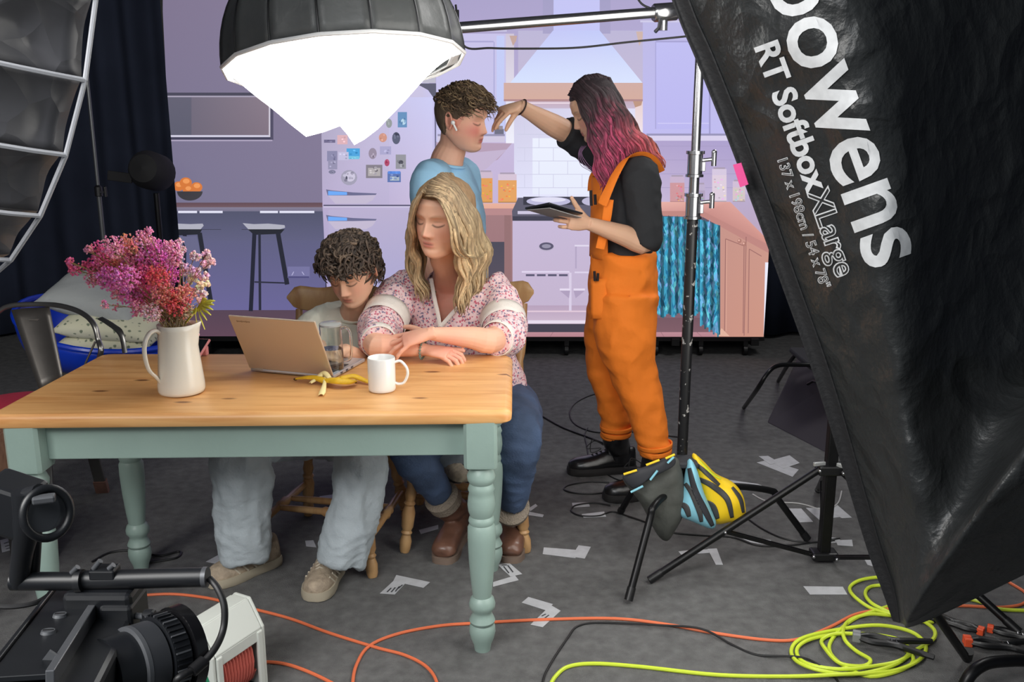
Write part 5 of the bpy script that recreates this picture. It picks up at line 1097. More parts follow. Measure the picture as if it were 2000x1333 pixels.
# boots
m_bb = mat('black_leather', (24, 24, 26), 0.30, coat=0.2, bump=0.1, bscale=40); m_bs = mat('black_rubber', (44, 42, 42), 0.6); m_bl2 = mat('boot_lace', (40, 40, 42), 0.7)
for hl, to, an in ((F(1238, 918), F(1110, 926), aA), (F(1300, 965), F(1180, 978), aB)):
    up = shoe(SW, hl, to, 0.105, 0.115, m_bb, m_bs, ('boot', 'sole'), sole=0.034, laces=m_bl2)
    q = hl.lerp(to, 0.24); b = MB(); b.tube(catmull([q + Vector((0, 0, 0.05)), q + Vector((0.0, 0, 0.10)), Vector((an.x, an.y, an.z)) + Vector((0, 0, -0.02)), Vector((an.x, an.y, an.z + 0.03))], 5), [0.050, 0.052, 0.058, 0.058], 20); b.build('boot_shaft', m_bb, up, smooth=True)
    b = MB(); q2 = Vector((an.x - 0.055, an.y - 0.01, an.z - 0.04)); b.tube(catmull([q2, q2 + Vector((-0.05, -0.01, 0.03)), q2 + Vector((-0.055, -0.01, -0.03)), q2 + Vector((-0.01, -0.01, -0.01)), q2 + Vector((-0.075, 0, -0.015)), q2 + Vector((-0.04, 0, 0.02)), q2], 5), 0.0022, 5); b.build('bow_lace', m_bl2, up, smooth=True)
# hair: dark crown, pink lengths
def pinkh(p, u, rn, x):
    dk, pk_, sal = (66, 52, 56), (182, 74, 108), (222, 124, 108); k = step(u + rn.uniform(-.14, .14), 0.36, 0.72); e = [pk_[i] * (1 - step(x, 2.6, 5.2)) + sal[i] * step(x, 2.6, 5.2) for i in range(3)]
    if rn.random() < 0.25: k *= 0.55
    return [dk[i] * (1 - k) + e[i] * k for i in range(3)]
hair_cap(hc4, M4, s4, lambda p: step(p.z, 0.060 - 1.4 * max(0, 0.055 - p.y), 0.068 - 1.4 * max(0, 0.055 - p.y)) if p.z > -0.09 else 0, 0.004, 'hair_cap', m_hair, SW, (50, 40, 44))
K = lambda x, y, z: hc4 + M4 @ (Vector((x, y, z)) * s4)
sd4 = -1 if (M4 @ Vector((1, 0, 0))).y > 0 else 1
top = [K(0, 0.070, 0.090), K(0, 0.03, 0.120), K(0, -0.015, 0.128), K(0, -0.06, 0.114), K(0, -0.095, 0.08), K(0, -0.10, 0.03)]
g4 = [[top[0], V(1130, 200, 3.76), V(1148, 245, 3.74), V(1160, 290, 3.72), V(1170, 335, 3.70), V(1184, 392, 3.68)],
      [top[0], V(1138, 196, 3.75), V(1162, 250, 3.73), V(1176, 300, 3.72), V(1184, 345, 3.70), V(1176, 376, 3.68)],
      [top[1], V(1150, 192, 3.74), V(1176, 245, 3.72), V(1192, 300, 3.72), V(1202, 330, 3.71), V(1200, 360, 3.71)],
      [top[2], V(1182, 190, 3.74), V(1205, 240, 3.73), V(1222, 285, 3.73), V(1240, 310, 3.73), V(1250, 325, 3.73)],
      [top[3], V(1206, 195, 3.76), V(1228, 238, 3.76), V(1252, 272, 3.76), V(1274, 300, 3.77), V(1284, 325, 3.79)],
      [top[4], V(1216, 205, 3.84), V(1240, 250, 3.86), V(1268, 280, 3.88), V(1288, 305, 3.88), V(1292, 335, 3.88)],
      [top[4], V(1210, 220, 3.93), V(1232, 262, 3.96), V(1256, 290, 3.97), V(1276, 310, 3.97), V(1282, 330, 3.96)],
      [top[3], V(1180, 215, 3.98), V(1190, 260, 3.99), V(1200, 300, 3.99), V(1206, 320, 3.98), V(1210, 335, 3.97)]]
sheet_hair(SW, g4, 560, 0.0062, 0.009, 0.12, pinkh, 9, jit=0.007)
for k in range(4):
    b = MB(); b.tube(catmull([V(1136 + 3 * k, 285, 3.8), V(1130 + 2 * k, 300, 3.78), V(1134 + 5 * k, 322, 3.78), V(1152 + 4 * k, 334, 3.77), V(1168, 346 + 3 * k, 3.76)], 6), 0.0012, 4, col=lin((150, 110, 150))); b.build('loose_strand', m_hair, SW, smooth=True)
b = MB(); q = wF.lerp(eF, 0.04); dd = (eF - wF).normalized(); u_ = dd.orthogonal().normalized(); v_ = dd.cross(u_); b.tube([q + u_ * 0.0325 * math.cos(a) + v_ * 0.0325 * math.sin(a) for a in [k / 24 * 6.283 for k in range(24)]], 0.003, 6, closed=True); b.build('hair_band', mat('dark_band', (60, 40, 36), 0.7), SW, smooth=True)
tb_ = thing('tablet', 'dark slim tablet held by the standing woman in dungarees', 'tablet', V(1085, 415, 3.56))
Mt = frame(V(1115, 423, 3.62) - V(1045, 402, 3.50), (0.05, 0.35, 1)); cc = V(1082, 412, 3.56); b = MB(); b.box(cc, (0.13, 0.18, 0.008), Mt); b.build('tablet_body', mat('tablet_dark', (46, 50, 58), 0.35, metal=0.3), tb_, bevel=0.003)
b = MB(); b.box(cc + Mt @ Vector((0, 0, 0.0045)), (0.115, 0.165, 0.001), Mt); b.build('tablet_screen', mat('dark_glass', (28, 32, 34), 0.08), tb_)
b = MB(); b.box(cc + Mt @ Vector((0.004, 0, -0.012)), (0.12, 0.17, 0.003), Mt @ ry(R(5))); b.build('cover', mat('cover_grey', (150, 150, 150), 0.6), tb_)
# ================================================================== studio gear
from mathutils.bvhtree import BVHTree
m_bmet = mat('black_metal', (22, 22, 24), 0.38, metal=0.4, var=0.2, scale=30); m_chrome = mat('polished_steel', (176, 176, 180), 0.22, metal=0.95)
m_chip = mat('chipped_black_paint', (20, 20, 22), 0.4, col2=(24, 24, 26)); m_plast = mat('black_plastic', (20, 20, 22), 0.42)
def chipped():
    m = m_chip; nt = m.node_tree; N = nt.nodes; L = nt.links; b = N['Principled BSDF']
    tc = N.new('ShaderNodeTexCoord'); n = N.new('ShaderNodeTexNoise'); n.inputs['Scale'].default_value = 45; n.inputs['Detail'].default_value = 3; L.new(tc.outputs['Object'], n.inputs[0])
    r = N.new('ShaderNodeValToRGB'); r.color_ramp.elements[0].position = 0.63; r.color_ramp.elements[0].color = lin((20, 20, 22)); r.color_ramp.elements[1].position = 0.66; r.color_ramp.elements[1].color = lin((150, 148, 146)); L.new(n.outputs[0], r.inputs[0]); L.new(r.outputs[0], b.inputs['Base Color'])
chipped()
def cyl(a, e, r, m, name, parent, n=16, r2=None, smooth=True):
    b = MB(); b.tube([Vector(a), Vector(e)], [r, r2 if r2 is not None else r], n); return b.build(name, m, parent, smooth=smooth)
def tknob(p, d, parent, m=None, L_=0.05):
    d = Vector(d).normalized(); k = cyl(p, p + d * L_ * 0.6, 0.006, m_chrome, 'knob', parent, 10)
    b = MB(); q = p + d * L_ * 0.75; b.tube([q - Vector((0, 0, 0.022)), q + Vector((0, 0, 0.022))], 0.0085, 10); b.sph(q + Vector((0, 0, 0.022)), 0.009, 8, 6); b.build('knob_bar', m or m_chrome, k, smooth=True)

# ---- hanging octagonal light with its cloth
LC = V(675, 128, 2.90)
oct_ = thing('octagonal_softbox', 'glowing octagonal softbox with white cloth hanging over the table', 'studio light', LC)
RR = 0.352; tilt = Matrix.Rotation(R(-6), 3, 'Y') @ Matrix.Rotation(R(-10), 3, 'X')
def dome(a, h): # h 0..1 rim to top
    r_ = RR * (1 - h ** 2.2 * 0.86) ** 0.75; return LC + tilt @ Vector((r_ * math.cos(a), r_ * math.sin(a), 0.40 * h))
m_shell = mat('grey_black_nylon', (84, 86, 86), 0.45, bump=0.25, bscale=24, var=0.15, scale=10); m_inner = mat('white_lining', (240, 240, 240), 0.6)
NP = 16
for k in range(NP):
    a0, a1 = 2 * math.pi * k / NP, 2 * math.pi * (k + 1) / NP; b = MB(); rows = []
    for i in range(13):
        r_ = []
        for j in range(7):
            u = j / 6; p = dome(a0, i / 12).lerp(dome(a1, i / 12), u); c_ = LC + tilt @ Vector((0, 0, 0.4 * i / 12)); r_.append(p + (c_ - p).normalized() * 0.006 * math.sin(math.pi * u))
        rows.append(r_)
    b.grid(rows); b.build('fabric_panel', m_shell, oct_, smooth=True, solid=0.003)
    b = MB(); b.tube([dome(a0, i / 12) for i in range(13)], 0.0035, 6); b.build('rib', m_bmet, oct_, smooth=True)
b = MB(); b.tube([dome(2 * math.pi * k / NP, 0.0) for k in range(NP)], 0.006, 8, closed=True); b.build('rim', m_inner, oct_, smooth=True)
b = MB(); rows = []
for i in range(3): rows.append([LC + tilt @ Vector(((RR - 0.004 - 0.018 * i) * math.cos(a), (RR - 0.004 - 0.018 * i) * math.sin(a), 0.006 - 0.012 * (i == 2))) for a in [2 * math.pi * k / NP for k in range(NP + 1)]])
b.grid(rows); b.build('lining_lip', m_inner, oct_, solid=0.002)
m_glow = emat('glowing_cloth', (255, 255, 250), CLOTH_E)
bot = [(474, 138), (500, 176), (530, 210), (565, 241), (598, 267), (632, 258), (664, 246), (678, 262), (692, 283), (712, 272), (738, 252), (790, 198), (832, 150), (866, 104)]
bp_ = [V(x, y, 2.90 + 0.03 * math.sin(i)) for i, (x, y) in enumerate(bot)]
for s_ in (1, -1):
    rows = []; nB = 52
    for i in range(nB + 1):
        u = i / nB; a = math.pi + s_ * math.pi * u; top_ = LC + tilt @ Vector(((RR - 0.012) * math.cos(a), (RR - 0.012) * math.sin(a) * (0.97 if s_ > 0 else -0.55), -0.002)); x = u * (len(bp_) - 1); q = min(int(x), len(bp_) - 2); low = bp_[q].lerp(bp_[q + 1], x - q)
        rows.append([top_.lerp(low, t) + Vector((0, (0.05 * s_ * -1) * -math.sin(math.pi * t) * (1 if s_ < 0 else 1), 0.003 * math.sin(u * 30) * math.sin(math.pi * t))) for t in [j / 12 for j in range(13)]])
    b = MB(); b.grid(rows); b.build('diffuser_cloth', m_glow, oct_, smooth=True, solid=0.001)
lamp = cyl(LC + tilt @ Vector((0, 0, 0.39)), LC + tilt @ Vector((0, 0, 0.56)), 0.06, m_plast, 'lamp_head', oct_, 24)
b = MB(); b.box(dome(R(8), 0.28) + Vector((0.0, 0, 0.0)), (0.02, 0.02, 0.05)); b.build('boom_bracket', m_bmet, oct_)

# ---- boom stand with chipped pole
SA = Vector((0.597, 3.14, 0)); sa = thing('boom_stand', 'steel roller stand with chipped black pole carrying the boom arm', 'light stand', SA)
zt_ = V(1357, 22, 3.15).z
cyl(SA + Vector((0, 0, V(1350, 330, 3.15).z)), SA + Vector((0, 0, zt_ + 0.05)), 0.0145, m_chrome, 'upper_pole', sa, 20)
cyl(SA + Vector((0, 0, V(1345, 425, 3.15).z)), SA + Vector((0, 0, V(1350, 330, 3.15).z)), 0.0165, m_chrome, 'middle_pole', sa, 20)
cyl(SA + Vector((0, 0, 0.20)), SA + Vector((0, 0, V(1345, 425, 3.15).z)), 0.0185, m_chip, 'lower_pole', sa, 20)
for py in (320, 402):
    z_ = V(1350, py, 3.15).z; b = MB(); b.lathe([(0.017, -0.042), (0.029, -0.042), (0.029, -0.034), (0.0245, -0.032), (0.0245, 0.030), (0.030, 0.032), (0.030, 0.042), (0.017, 0.042)], 24, SA + Vector((0, 0, z_))); c_ = b.build('collar', m_chrome, sa, smooth=True)
    tknob(SA + Vector((0.022, -0.006, z_ + 0.012)), (1, -0.1, 0.1), sa); b = MB(); b.box(SA + Vector((0.025, -0.012, z_ - 0.008)), (0.012, 0.02, 0.03)); b.build('clamp_ear', m_chrome, c_, bevel=0.002)
b = MB(); b.lathe([(0.019, 0.20), (0.030, 0.205), (0.030, 0.30), (0.024, 0.315), (0.019, 0.33)], 20, SA); b.build('hub', m_bmet, sa, smooth=True)
for el, ft in ((V(1275, 993, 2.93), F(1227, 1180)), (V(1508, 960, 3.27), F(1577, 1060)), (V(1243, 948, 3.44), F(1212, 1005))):
    b = MB(); ft = ft + Vector((0, 0, 0.012)); b.tube(catmull([SA + Vector((0, 0, 0.27)), (SA + Vector((0, 0, 0.27))).lerp(el, 0.6) + Vector((0, 0, 0.012)), el, el.lerp(ft, 0.15), ft], 5), 0.0125, 12); lg = b.build('leg', m_bmet, sa, smooth=True)
    cyl(el.lerp(ft, 0.86), ft, 0.0145, m_plast, 'foot_cap', lg, 12)
b = MB(); b.sph(V(1303, 966, 3.02), 0.012, 10, 8); b.build('bolt', m_chrome, sa, smooth=True)
gh = V(1296, 24, 3.13); bm_ = thing('lighting_boom', 'long steel boom pole running from the octagonal light to the stand', 'boom', gh)
eL_ = V(893, 54, 2.955); dB = (V(1310, 21, 3.13) - V(885, 55, 2.955)).normalized(); cyl(V(887, 55, 2.955), gh + dB * 0.55, 0.0165, m_chrome, 'pole', bm_, 20)
b = MB(); b.tube([gh - dB * 0.035, gh - dB * 0.03, gh + dB * 0.04, gh + dB * 0.045], [0.024, 0.028, 0.028, 0.024], 24); hd2 = b.build('grip_head', m_chrome, bm_, smooth=True)
cyl(gh, gh + Vector((0.0, 0, -0.055)), 0.014, m_chrome, 'spigot', hd2); b = MB(); b.tube([gh + Vector((-0.012, -0.02, -0.02)), gh + Vector((-0.018, -0.035, -0.05)), gh + Vector((-0.03, -0.04, -0.062))], 0.006, 8); b.build('handle', m_chrome, hd2, smooth=True)
cyl(gh + Vector((0.09, 0.0, 0.0)), gh + Vector((0.12, 0, 0)) , 0.026, m_chrome, 'clamp', bm_)
def cable(pts, r, m, label, name='cable', z=None, px=True, extra=None, n=8, cat='cable'):
    P_ = [(F(x[0], x[1], (x[2] if len(x) > 2 else 0) + r) if px else Vector(x)) for x in pts]
    b = MB(); b.tube(catmull(P_, n), r, 8); return b.build(name, m, smooth=True, label=label, cat=cat)
m_bcab = mat('black_cable', (26, 26, 28), 0.5)
cable([tuple(dome(R(0), 0.35) + Vector((0.012, 0, 0))), tuple(V(905, 88, 3.0)), tuple(V(960, 94, 3.02)), tuple(V(1040, 95, 3.04)), tuple(V(1130, 93, 3.06)), tuple(V(1230, 82, 3.08)), tuple(V(1340, 71, 3.1)), tuple(V(1420, 60, 3.1)), tuple(gh + dB * 0.5 + Vector((0, 0, -0.02)))], 0.0032, m_bcab, 'thin black lead strung under the steel boom pole', px=False)
cable([tuple(V(1236, -20, 3.12)), tuple(V(1252, 6, 3.12)), tuple(V(1270, 16, 3.11)), tuple(V(1284, 20, 3.10))], 0.0035, m_bcab, 'short black lead looping down to the boom grip head', px=False)

# ---- sandbag saddled on the boom stand
def inflate(poly_, Y, th, name, m, parent, lump=0.0, nR=10, solid=0, dy=None):
    """cushion shape from an outline, real thickness th"""
    cx = sum(p[0] for p in poly_) / len(poly_); cy = sum(p[1] for p in poly_) / len(poly_); pts = [V(x, y, Y + (dy(x, y) if dy else 0)) for x, y in poly_]; pts = catmull(pts, 4, closed=True); cc = V(cx, cy, Y + (dy(cx, cy) if dy else 0)); n = len(pts); b = MB(); rows = []
    for i in range(-nR + 1, nR):
        k = i / nR; sc_ = math.cos(k * math.pi / 2) ** 0.75; r_ = []
        for p in pts:
            q = cc + (p - cc) * sc_; o_ = th / 2 * math.sin(k * math.pi / 2); q = q + Vector((0, o_ + lump * noise.noise(q * 18) * abs(math.sin(k * math.pi / 2)), 0)); r_.append(q)
        rows.append(r_)
    b.grid(rows, closed_u=True); b.f += [tuple(reversed(range(n))), tuple(range((2 * nR - 2) * n, (2 * nR - 1) * n))]
    return b.build(name, m, parent, smooth=True, auto=False)
def stripes(name, c1, c2, scale, dist, rot, thr=0.5):
    m = bpy.data.materials.new(name); m.use_nodes = True; nt = m.node_tree; N = nt.nodes; L = nt.links; b = N['Principled BSDF']; b.inputs['Roughness'].default_value = 0.6
    tc = N.new('ShaderNodeTexCoord'); mp = N.new('ShaderNodeMapping'); mp.inputs['Rotation'].default_value = rot; L.new(tc.outputs['Object'], mp.inputs[0]); w_ = N.new('ShaderNodeTexWave'); w_.wave_type = 'BANDS'; w_.inputs['Scale'].default_value = scale; w_.inputs['Distortion'].default_value = dist; w_.inputs['Detail'].default_value = 0; w_.inputs['Detail Scale'].default_value = 1.2
    L.new(mp.outputs[0], w_.inputs[0]); g = N.new('ShaderNodeMath'); g.operation = 'GREATER_THAN'; g.inputs[1].default_value = thr; L.new(w_.outputs['Fac'], g.inputs[0]); mx = N.new('ShaderNodeMix'); mx.data_type = 'RGBA'; mx.inputs[6].default_value = lin(c1); mx.inputs[7].default_value = lin(c2); L.new(g.outputs[0], mx.inputs[0]); L.new(mx.outputs[2], b.inputs['Base Color']); MATS[name] = m; return m
sbg = thing('sandbag', 'grey, blue and yellow striped sandbag slung on the boom stand', 'sandbag', V(1335, 1000, 3.1))
m_sg = mat('grey_canvas', (70, 72, 68), 0.75, var=0.15, scale=14, bump=0.2, bscale=60); m_syel = mat('yellow_nylon', (238, 200, 32), 0.5, bump=0.1, bscale=40); m_sblu = mat('pale_blue_nylon', (132, 194, 212), 0.5); m_sdk = mat('charcoal_nylon', (62, 62, 62), 0.6)
inflate([(1218, 932), (1268, 912), (1318, 892), (1334, 930), (1338, 990), (1318, 1035), (1302, 1055), (1282, 1042), (1252, 985), (1230, 955)], 3.06, 0.13, 'grey_pouch', m_sg, sbg, 0.014)
dk2 = mat('dark_canvas', (46, 47, 52), 0.7)
inflate([(1216, 928), (1262, 912), (1312, 893), (1318, 908), (1290, 925), (1262, 940), (1236, 955)], 2.985, 0.03, 'flap', dk2, sbg, 0.004)
for a, e, m_ in (((1218, 927), (1244, 919), m_syel), ((1262, 909), (1288, 899), m_syel), ((1300, 896), (1318, 888), m_syel), ((1232, 962), (1256, 950), m_sblu), ((1270, 938), (1284, 920), m_sblu), ((1304, 905), (1316, 893), m_sblu)):
    b = MB(); b.tube([V(*a, 2.962), V(*e, 2.962)], 0.004, 8); b.build('piping', m_, sbg, smooth=True)
RB = [(1352, 890), (1372, 900), (1400, 928), (1432, 944), (1450, 966), (1456, 1000), (1448, 1018), (1424, 1018), (1398, 1022), (1376, 1008), (1360, 960)]
pY = inflate(RB, 3.10, 0.13, 'yellow_pouch', m_syel, sbg, 0.008)
pB = inflate([(1344, 900), (1358, 910), (1374, 960), (1392, 1002), (1398, 1022), (1388, 1032), (1352, 1018), (1326, 1006), (1322, 990), (1334, 950)], 3.045, 0.10, 'blue_pouch', m_sblu, sbg, 0.006)
def stripe_on(o, path, wd, m, name='stripe'):
    me = o.data; off = o.parent.location; bv = BVHTree.FromPolygons([tuple(v.co + off) for v in me.vertices], [tuple(p.vertices) for p in me.polygons]); org = Vector((0, 0, CAMH)); pts = catmull([Vector((x, y, 0)) for x, y in path], 8); rows = []
    for i, p in enumerate(pts):
        d = (pts[min(i + 1, len(pts) - 1)] - pts[max(i - 1, 0)]).normalized(); nn = Vector((-d.y, d.x, 0)); tp = wd * (0.35 + 0.65 * math.sin(math.pi * min(0.9, 0.12 + 0.8 * i / len(pts)))); r_ = []
        for k in (-1, -.5, 0, .5, 1):
            q = p + nn * tp * k / 2; h = bv.ray_cast(org, ray(q.x, q.y).normalized())
            if h[0] is None: break
            r_.append(h[0] - ray(q.x, q.y).normalized() * 0.0022)
        if len(r_) == 5: rows.append(r_)
    if len(rows) > 2: b = MB(); b.grid(rows); b.build(name, m, sbg, smooth=True, solid=0.001)
stripe_on(pY, [(1358, 905), (1380, 925), (1405, 948)], 9, m_sdk); stripe_on(pY, [(1364, 936), (1392, 950), (1420, 975), (1430, 1012)], 12, m_sdk); stripe_on(pY, [(1430, 952), (1446, 975), (1452, 1002)], 8, m_sdk); stripe_on(pY, [(1374, 980), (1392, 990), (1402, 1014)], 12, m_sdk); stripe_on(pY, [(1366, 900), (1390, 925), (1408, 936)], 4, mat('lime_piping', (214, 226, 60), 0.5))
stripe_on(pB, [(1346, 915), (1358, 960), (1378, 1000), (1392, 1028)], 13, dk2); stripe_on(pB, [(1338, 945), (1352, 965), (1366, 1000), (1370, 1020)], 11, m_sdk); stripe_on(pB, [(1330, 985), (1340, 992), (1346, 1010)], 12, m_sdk)
b = MB(); b.box(V(1340, 902, 3.085), (0.07, 0.09, 0.02)); b.build('carry_handle', dk2, sbg, bevel=0.005)

# ---- black square-pole stand
SBt = Vector((1.108, 3.10, 0)); sb = thing('tripod_stand', 'black tripod stand with a square pole behind the big softbox', 'light stand', SBt)
zc = V(1605, 918, 3.09).z
b = MB(); b.beam(SBt + Vector((0, 0, 0.02)), SBt + Vector((0, 0, 1.15)), 0.038, 0.038); b.build('pole', m_bmet, sb, bevel=0.004)
b = MB(); b.box(SBt + Vector((0, 0, zc)), (0.095, 0.06, 0.036)); b.build('collar', m_plast, sb, bevel=0.006)
b = MB(); b.box(SBt + Vector((0, 0, 0.03)), (0.09, 0.06, 0.03)); b.build('hub', m_plast, sb, bevel=0.006)
for k, ang in enumerate((194, 312, 74)):
    d = Vector((math.cos(R(ang)), math.sin(R(ang)), 0)); a = SBt + d * 0.045 + Vector((0, 0, zc)); ft = SBt + d * 0.662 + Vector((0, 0, 0.012)); b = MB(); b.tube([a, ft], 0.0125, 12); lg = b.build('leg', m_bmet, sb, smooth=True); cyl(a.lerp(ft, 0.93), ft, 0.014, m_plast, 'foot_cap', lg, 12)
    m_ = a.lerp(ft, 0.56)
    for s_ in (-1, 1): sd_ = Vector((-d.y, d.x, 0)) * 0.008 * s_; b = MB(); b.beam(SBt + d * 0.045 + Vector((0, 0, 0.035)) + sd_, m_ + sd_, 0.005, 0.012); b.build('brace', m_bmet, sb)
    b = MB(); b.sph(a + Vector((0, -0.013, 0)), 0.0075, 10, 6); b.sph(SBt + d * 0.045 + Vector((0, -0.02, 0.035)), 0.007, 10, 6); b.sph(m_ + Vector((0, -0.012, 0)), 0.006, 10, 6); b.build('rivets', m_chrome, lg, smooth=True, kind='stuff')
    b = MB(); b.box(a + Vector((0, 0, 0.022)), (0.045, 0.012, 0.014), rz(R(ang))); b.build('latch', mat('grey_latch', (170, 172, 172), 0.4, metal=0.4), lg, bevel=0.003)

# ---- big black softbox
net = [[(1745, 1213, 1.66), (1757, 1217, 1.64), (1766, 1221, 1.60), (1777, 1226, 1.52), (1850, 1196, 1.50), (2090, 1080, 1.40)],
       [(1722, 1150, 1.66), (1745, 1148, 1.645), (1758, 1170, 1.58), (1778, 1190, 1.44), (1880, 1050, 1.34), (2090, 780, 1.26)],
       [(1690, 1060, 1.67), (1714, 1052, 1.65), (1748, 1050, 1.55), (1800, 1040, 1.44), (1900, 960, 1.44), (2090, 740, 1.42)],
       [(1600, 765, 1.68), (1628, 755, 1.66), (1700, 758, 1.54), (1772, 760, 1.45), (1900, 740, 1.58), (2090, 690, 1.72)],
       [(1528, 560, 1.69), (1556, 550, 1.67), (1650, 558, 1.53), (1764, 560, 1.45), (1900, 540, 1.62), (2090, 500, 1.80)],
       [(1440, 320, 1.70), (1470, 310, 1.68), (1590, 312, 1.53), (1738, 312, 1.44), (1900, 310, 1.62), (2090, 300, 1.82)],
       [(1365, 130, 1.71), (1395, 120, 1.69), (1520, 112, 1.53), (1700, 110, 1.43), (1880, 110, 1.60), (2090, 110, 1.82)],
       [(1312, -2, 1.72), (1340, -10, 1.70), (1475, -20, 1.54), (1672, -20, 1.44), (1870, -20, 1.60), (2090, -20, 1.82)],
       [(1205, -330, 1.74), (1232, -340, 1.72), (1380, -345, 1.56), (1590, -345, 1.46), (1800, -345, 1.60), (2090, -345, 1.80)]]
NET = [[V(*q) for q in r_] for r_ in net]
def surf(rows_, nu, nv, u0=0.0, u1=1.0):
    cols = [catmull([r_[k] for r_ in rows_], nv) for k in range(len(rows_[0]))]; out = []
    for i in range(len(cols[0])): out.append(catmull([c[i] for c in cols], nu))
    return out
big = thing('big_softbox', 'huge black softbox with white lettering filling the right of the frame', 'studio light', V(1800, 700, 1.7))
SR = surf(NET, 26, 22); nT = 26
def crk(p):
    r1 = noise.noise(p * 7.0 + Vector((3, 1, 9))); r2 = noise.noise(p * 15.0)
    return 0.020 * (0.4 - abs(r1)) + 0.008 * (0.3 - abs(r2))
panel = []
for i, r_ in enumerate(SR):
    row = []
    for j, p in enumerate(r_):
        k = step(j, nT, nT + 12); nd = (Vector((0, 0, CAMH)) - p).normalized(); row.append(p + nd * crk(p) * k)
    panel.append(row)
m_sb = mat('black_ripstop', (38, 40, 41), 0.42, bump=0.25, bscale=90, var=0.1, scale=12, spec=0.5)
def crumple(m, scale, dist, strength):
    nt = m.node_tree; N = nt.nodes; L = nt.links; b = N['Principled BSDF']; tc = N.new('ShaderNodeTexCoord'); n0 = N.new('ShaderNodeTexNoise'); n0.inputs['Scale'].default_value = scale * 0.6; n0.inputs['Detail'].default_value = 2; L.new(tc.outputs['Object'], n0.inputs[0])
    mx = N.new('ShaderNodeMix'); mx.data_type = 'VECTOR'; mx.inputs[0].default_value = 0.16; L.new(tc.outputs['Object'], mx.inputs[4]); L.new(n0.outputs['Color'], mx.inputs[5])
    v = N.new('ShaderNodeTexVoronoi'); v.feature = 'F1'; v.inputs['Scale'].default_value = scale; L.new(mx.outputs[1], v.inputs[0])
    v2 = N.new('ShaderNodeTexVoronoi'); v2.inputs['Scale'].default_value = scale * 2.3; L.new(mx.outputs[1], v2.inputs[0]); ad = N.new('ShaderNodeMath'); ad.operation = 'MULTIPLY_ADD'; ad.inputs[1].default_value = 0.4; L.new(v2.outputs['Distance'], ad.inputs[0]); L.new(v.outputs['Distance'], ad.inputs[2])
    bp = N.new('ShaderNodeBump'); bp.inputs['Strength'].default_value = strength; bp.inputs['Distance'].default_value = dist; L.new(ad.outputs[0], bp.inputs['Height'])
    old = b.inputs['Normal'].links[0].from_node if b.inputs['Normal'].links else None
    if old: L.new(bp.outputs[0], old.inputs['Normal'])
    else: L.new(bp.outputs[0], b.inputs['Normal'])
crumple(m_sb, 9, 0.03, 0.45)
b = MB(); b.grid([r_[nT:] for r_ in panel]); pa = b.build('side_panel', m_sb, big, smooth=True, auto=False)
b = MB(); b.grid([[p + (Vector((0, 0, CAMH)) - p).normalized() * 0.003 for p in r_[:nT + 2]] for r_ in panel]); b.build('edge_binding', mat('black_webbing', (28, 28, 30), 0.7, bump=0.2, bscale=90), big, smooth=True, solid=0.003)
rim = [r_[0] + Vector((0.035, 0.03, 0)) for r_ in SR]; nR_ = len(rim); rim2 = [V(1850, 905, 2.55).lerp(V(1600, -430, 2.6), i / (nR_ - 1)) for i in range(nR_)]; rt = [r_[-1] for r_ in SR]
b = MB(); b.grid([[rim[i].lerp(rim2[i], k / 8) + Vector((-0.0, 0, 0)) for k in range(9)] for i in range(nR_)]); b.build('front_diffuser', emat('softbox_front', (255, 252, 246), RIGHT_E), big, smooth=True, solid=0.002)
b = MB(); b.grid([[rim2[i].lerp(rt[i], k / 8) + Vector((0.05 * math.sin(math.pi * k / 8), 0.05 * math.sin(math.pi * k / 8), 0)) for k in range(9)] for i in range(nR_)]); b.build('back_panel', m_sb, big, smooth=True, solid=0.002)
b = MB(); b.grid([[rim[0].lerp(rim2[0], k / 6) for k in range(7)], [rt[0].lerp(rim2[0], k / 6) for k in range(7)]]); b.build('bottom_panel', m_sb, big, smooth=True, solid=0.002)
b = MB(); tg = [V(1432, 322, 1.685), V(1448, 318, 1.675), V(1462, 360, 1.675), V(1446, 366, 1.685)]; tg = [t_ + (Vector((0, 0, CAMH)) - t_).normalized() * 0.012 for t_ in tg]; b.grid([[tg[0], tg[1]], [tg[3], tg[2]]]); b.build('pink_tag', mat('pink_tag', (232, 84, 150), 0.5), big, solid=0.002)
off = big.location; bv = BVHTree.FromPolygons([tuple(v.co + off) for v in pa.data.vertices], [tuple(p.vertices) for p in pa.data.polygons])
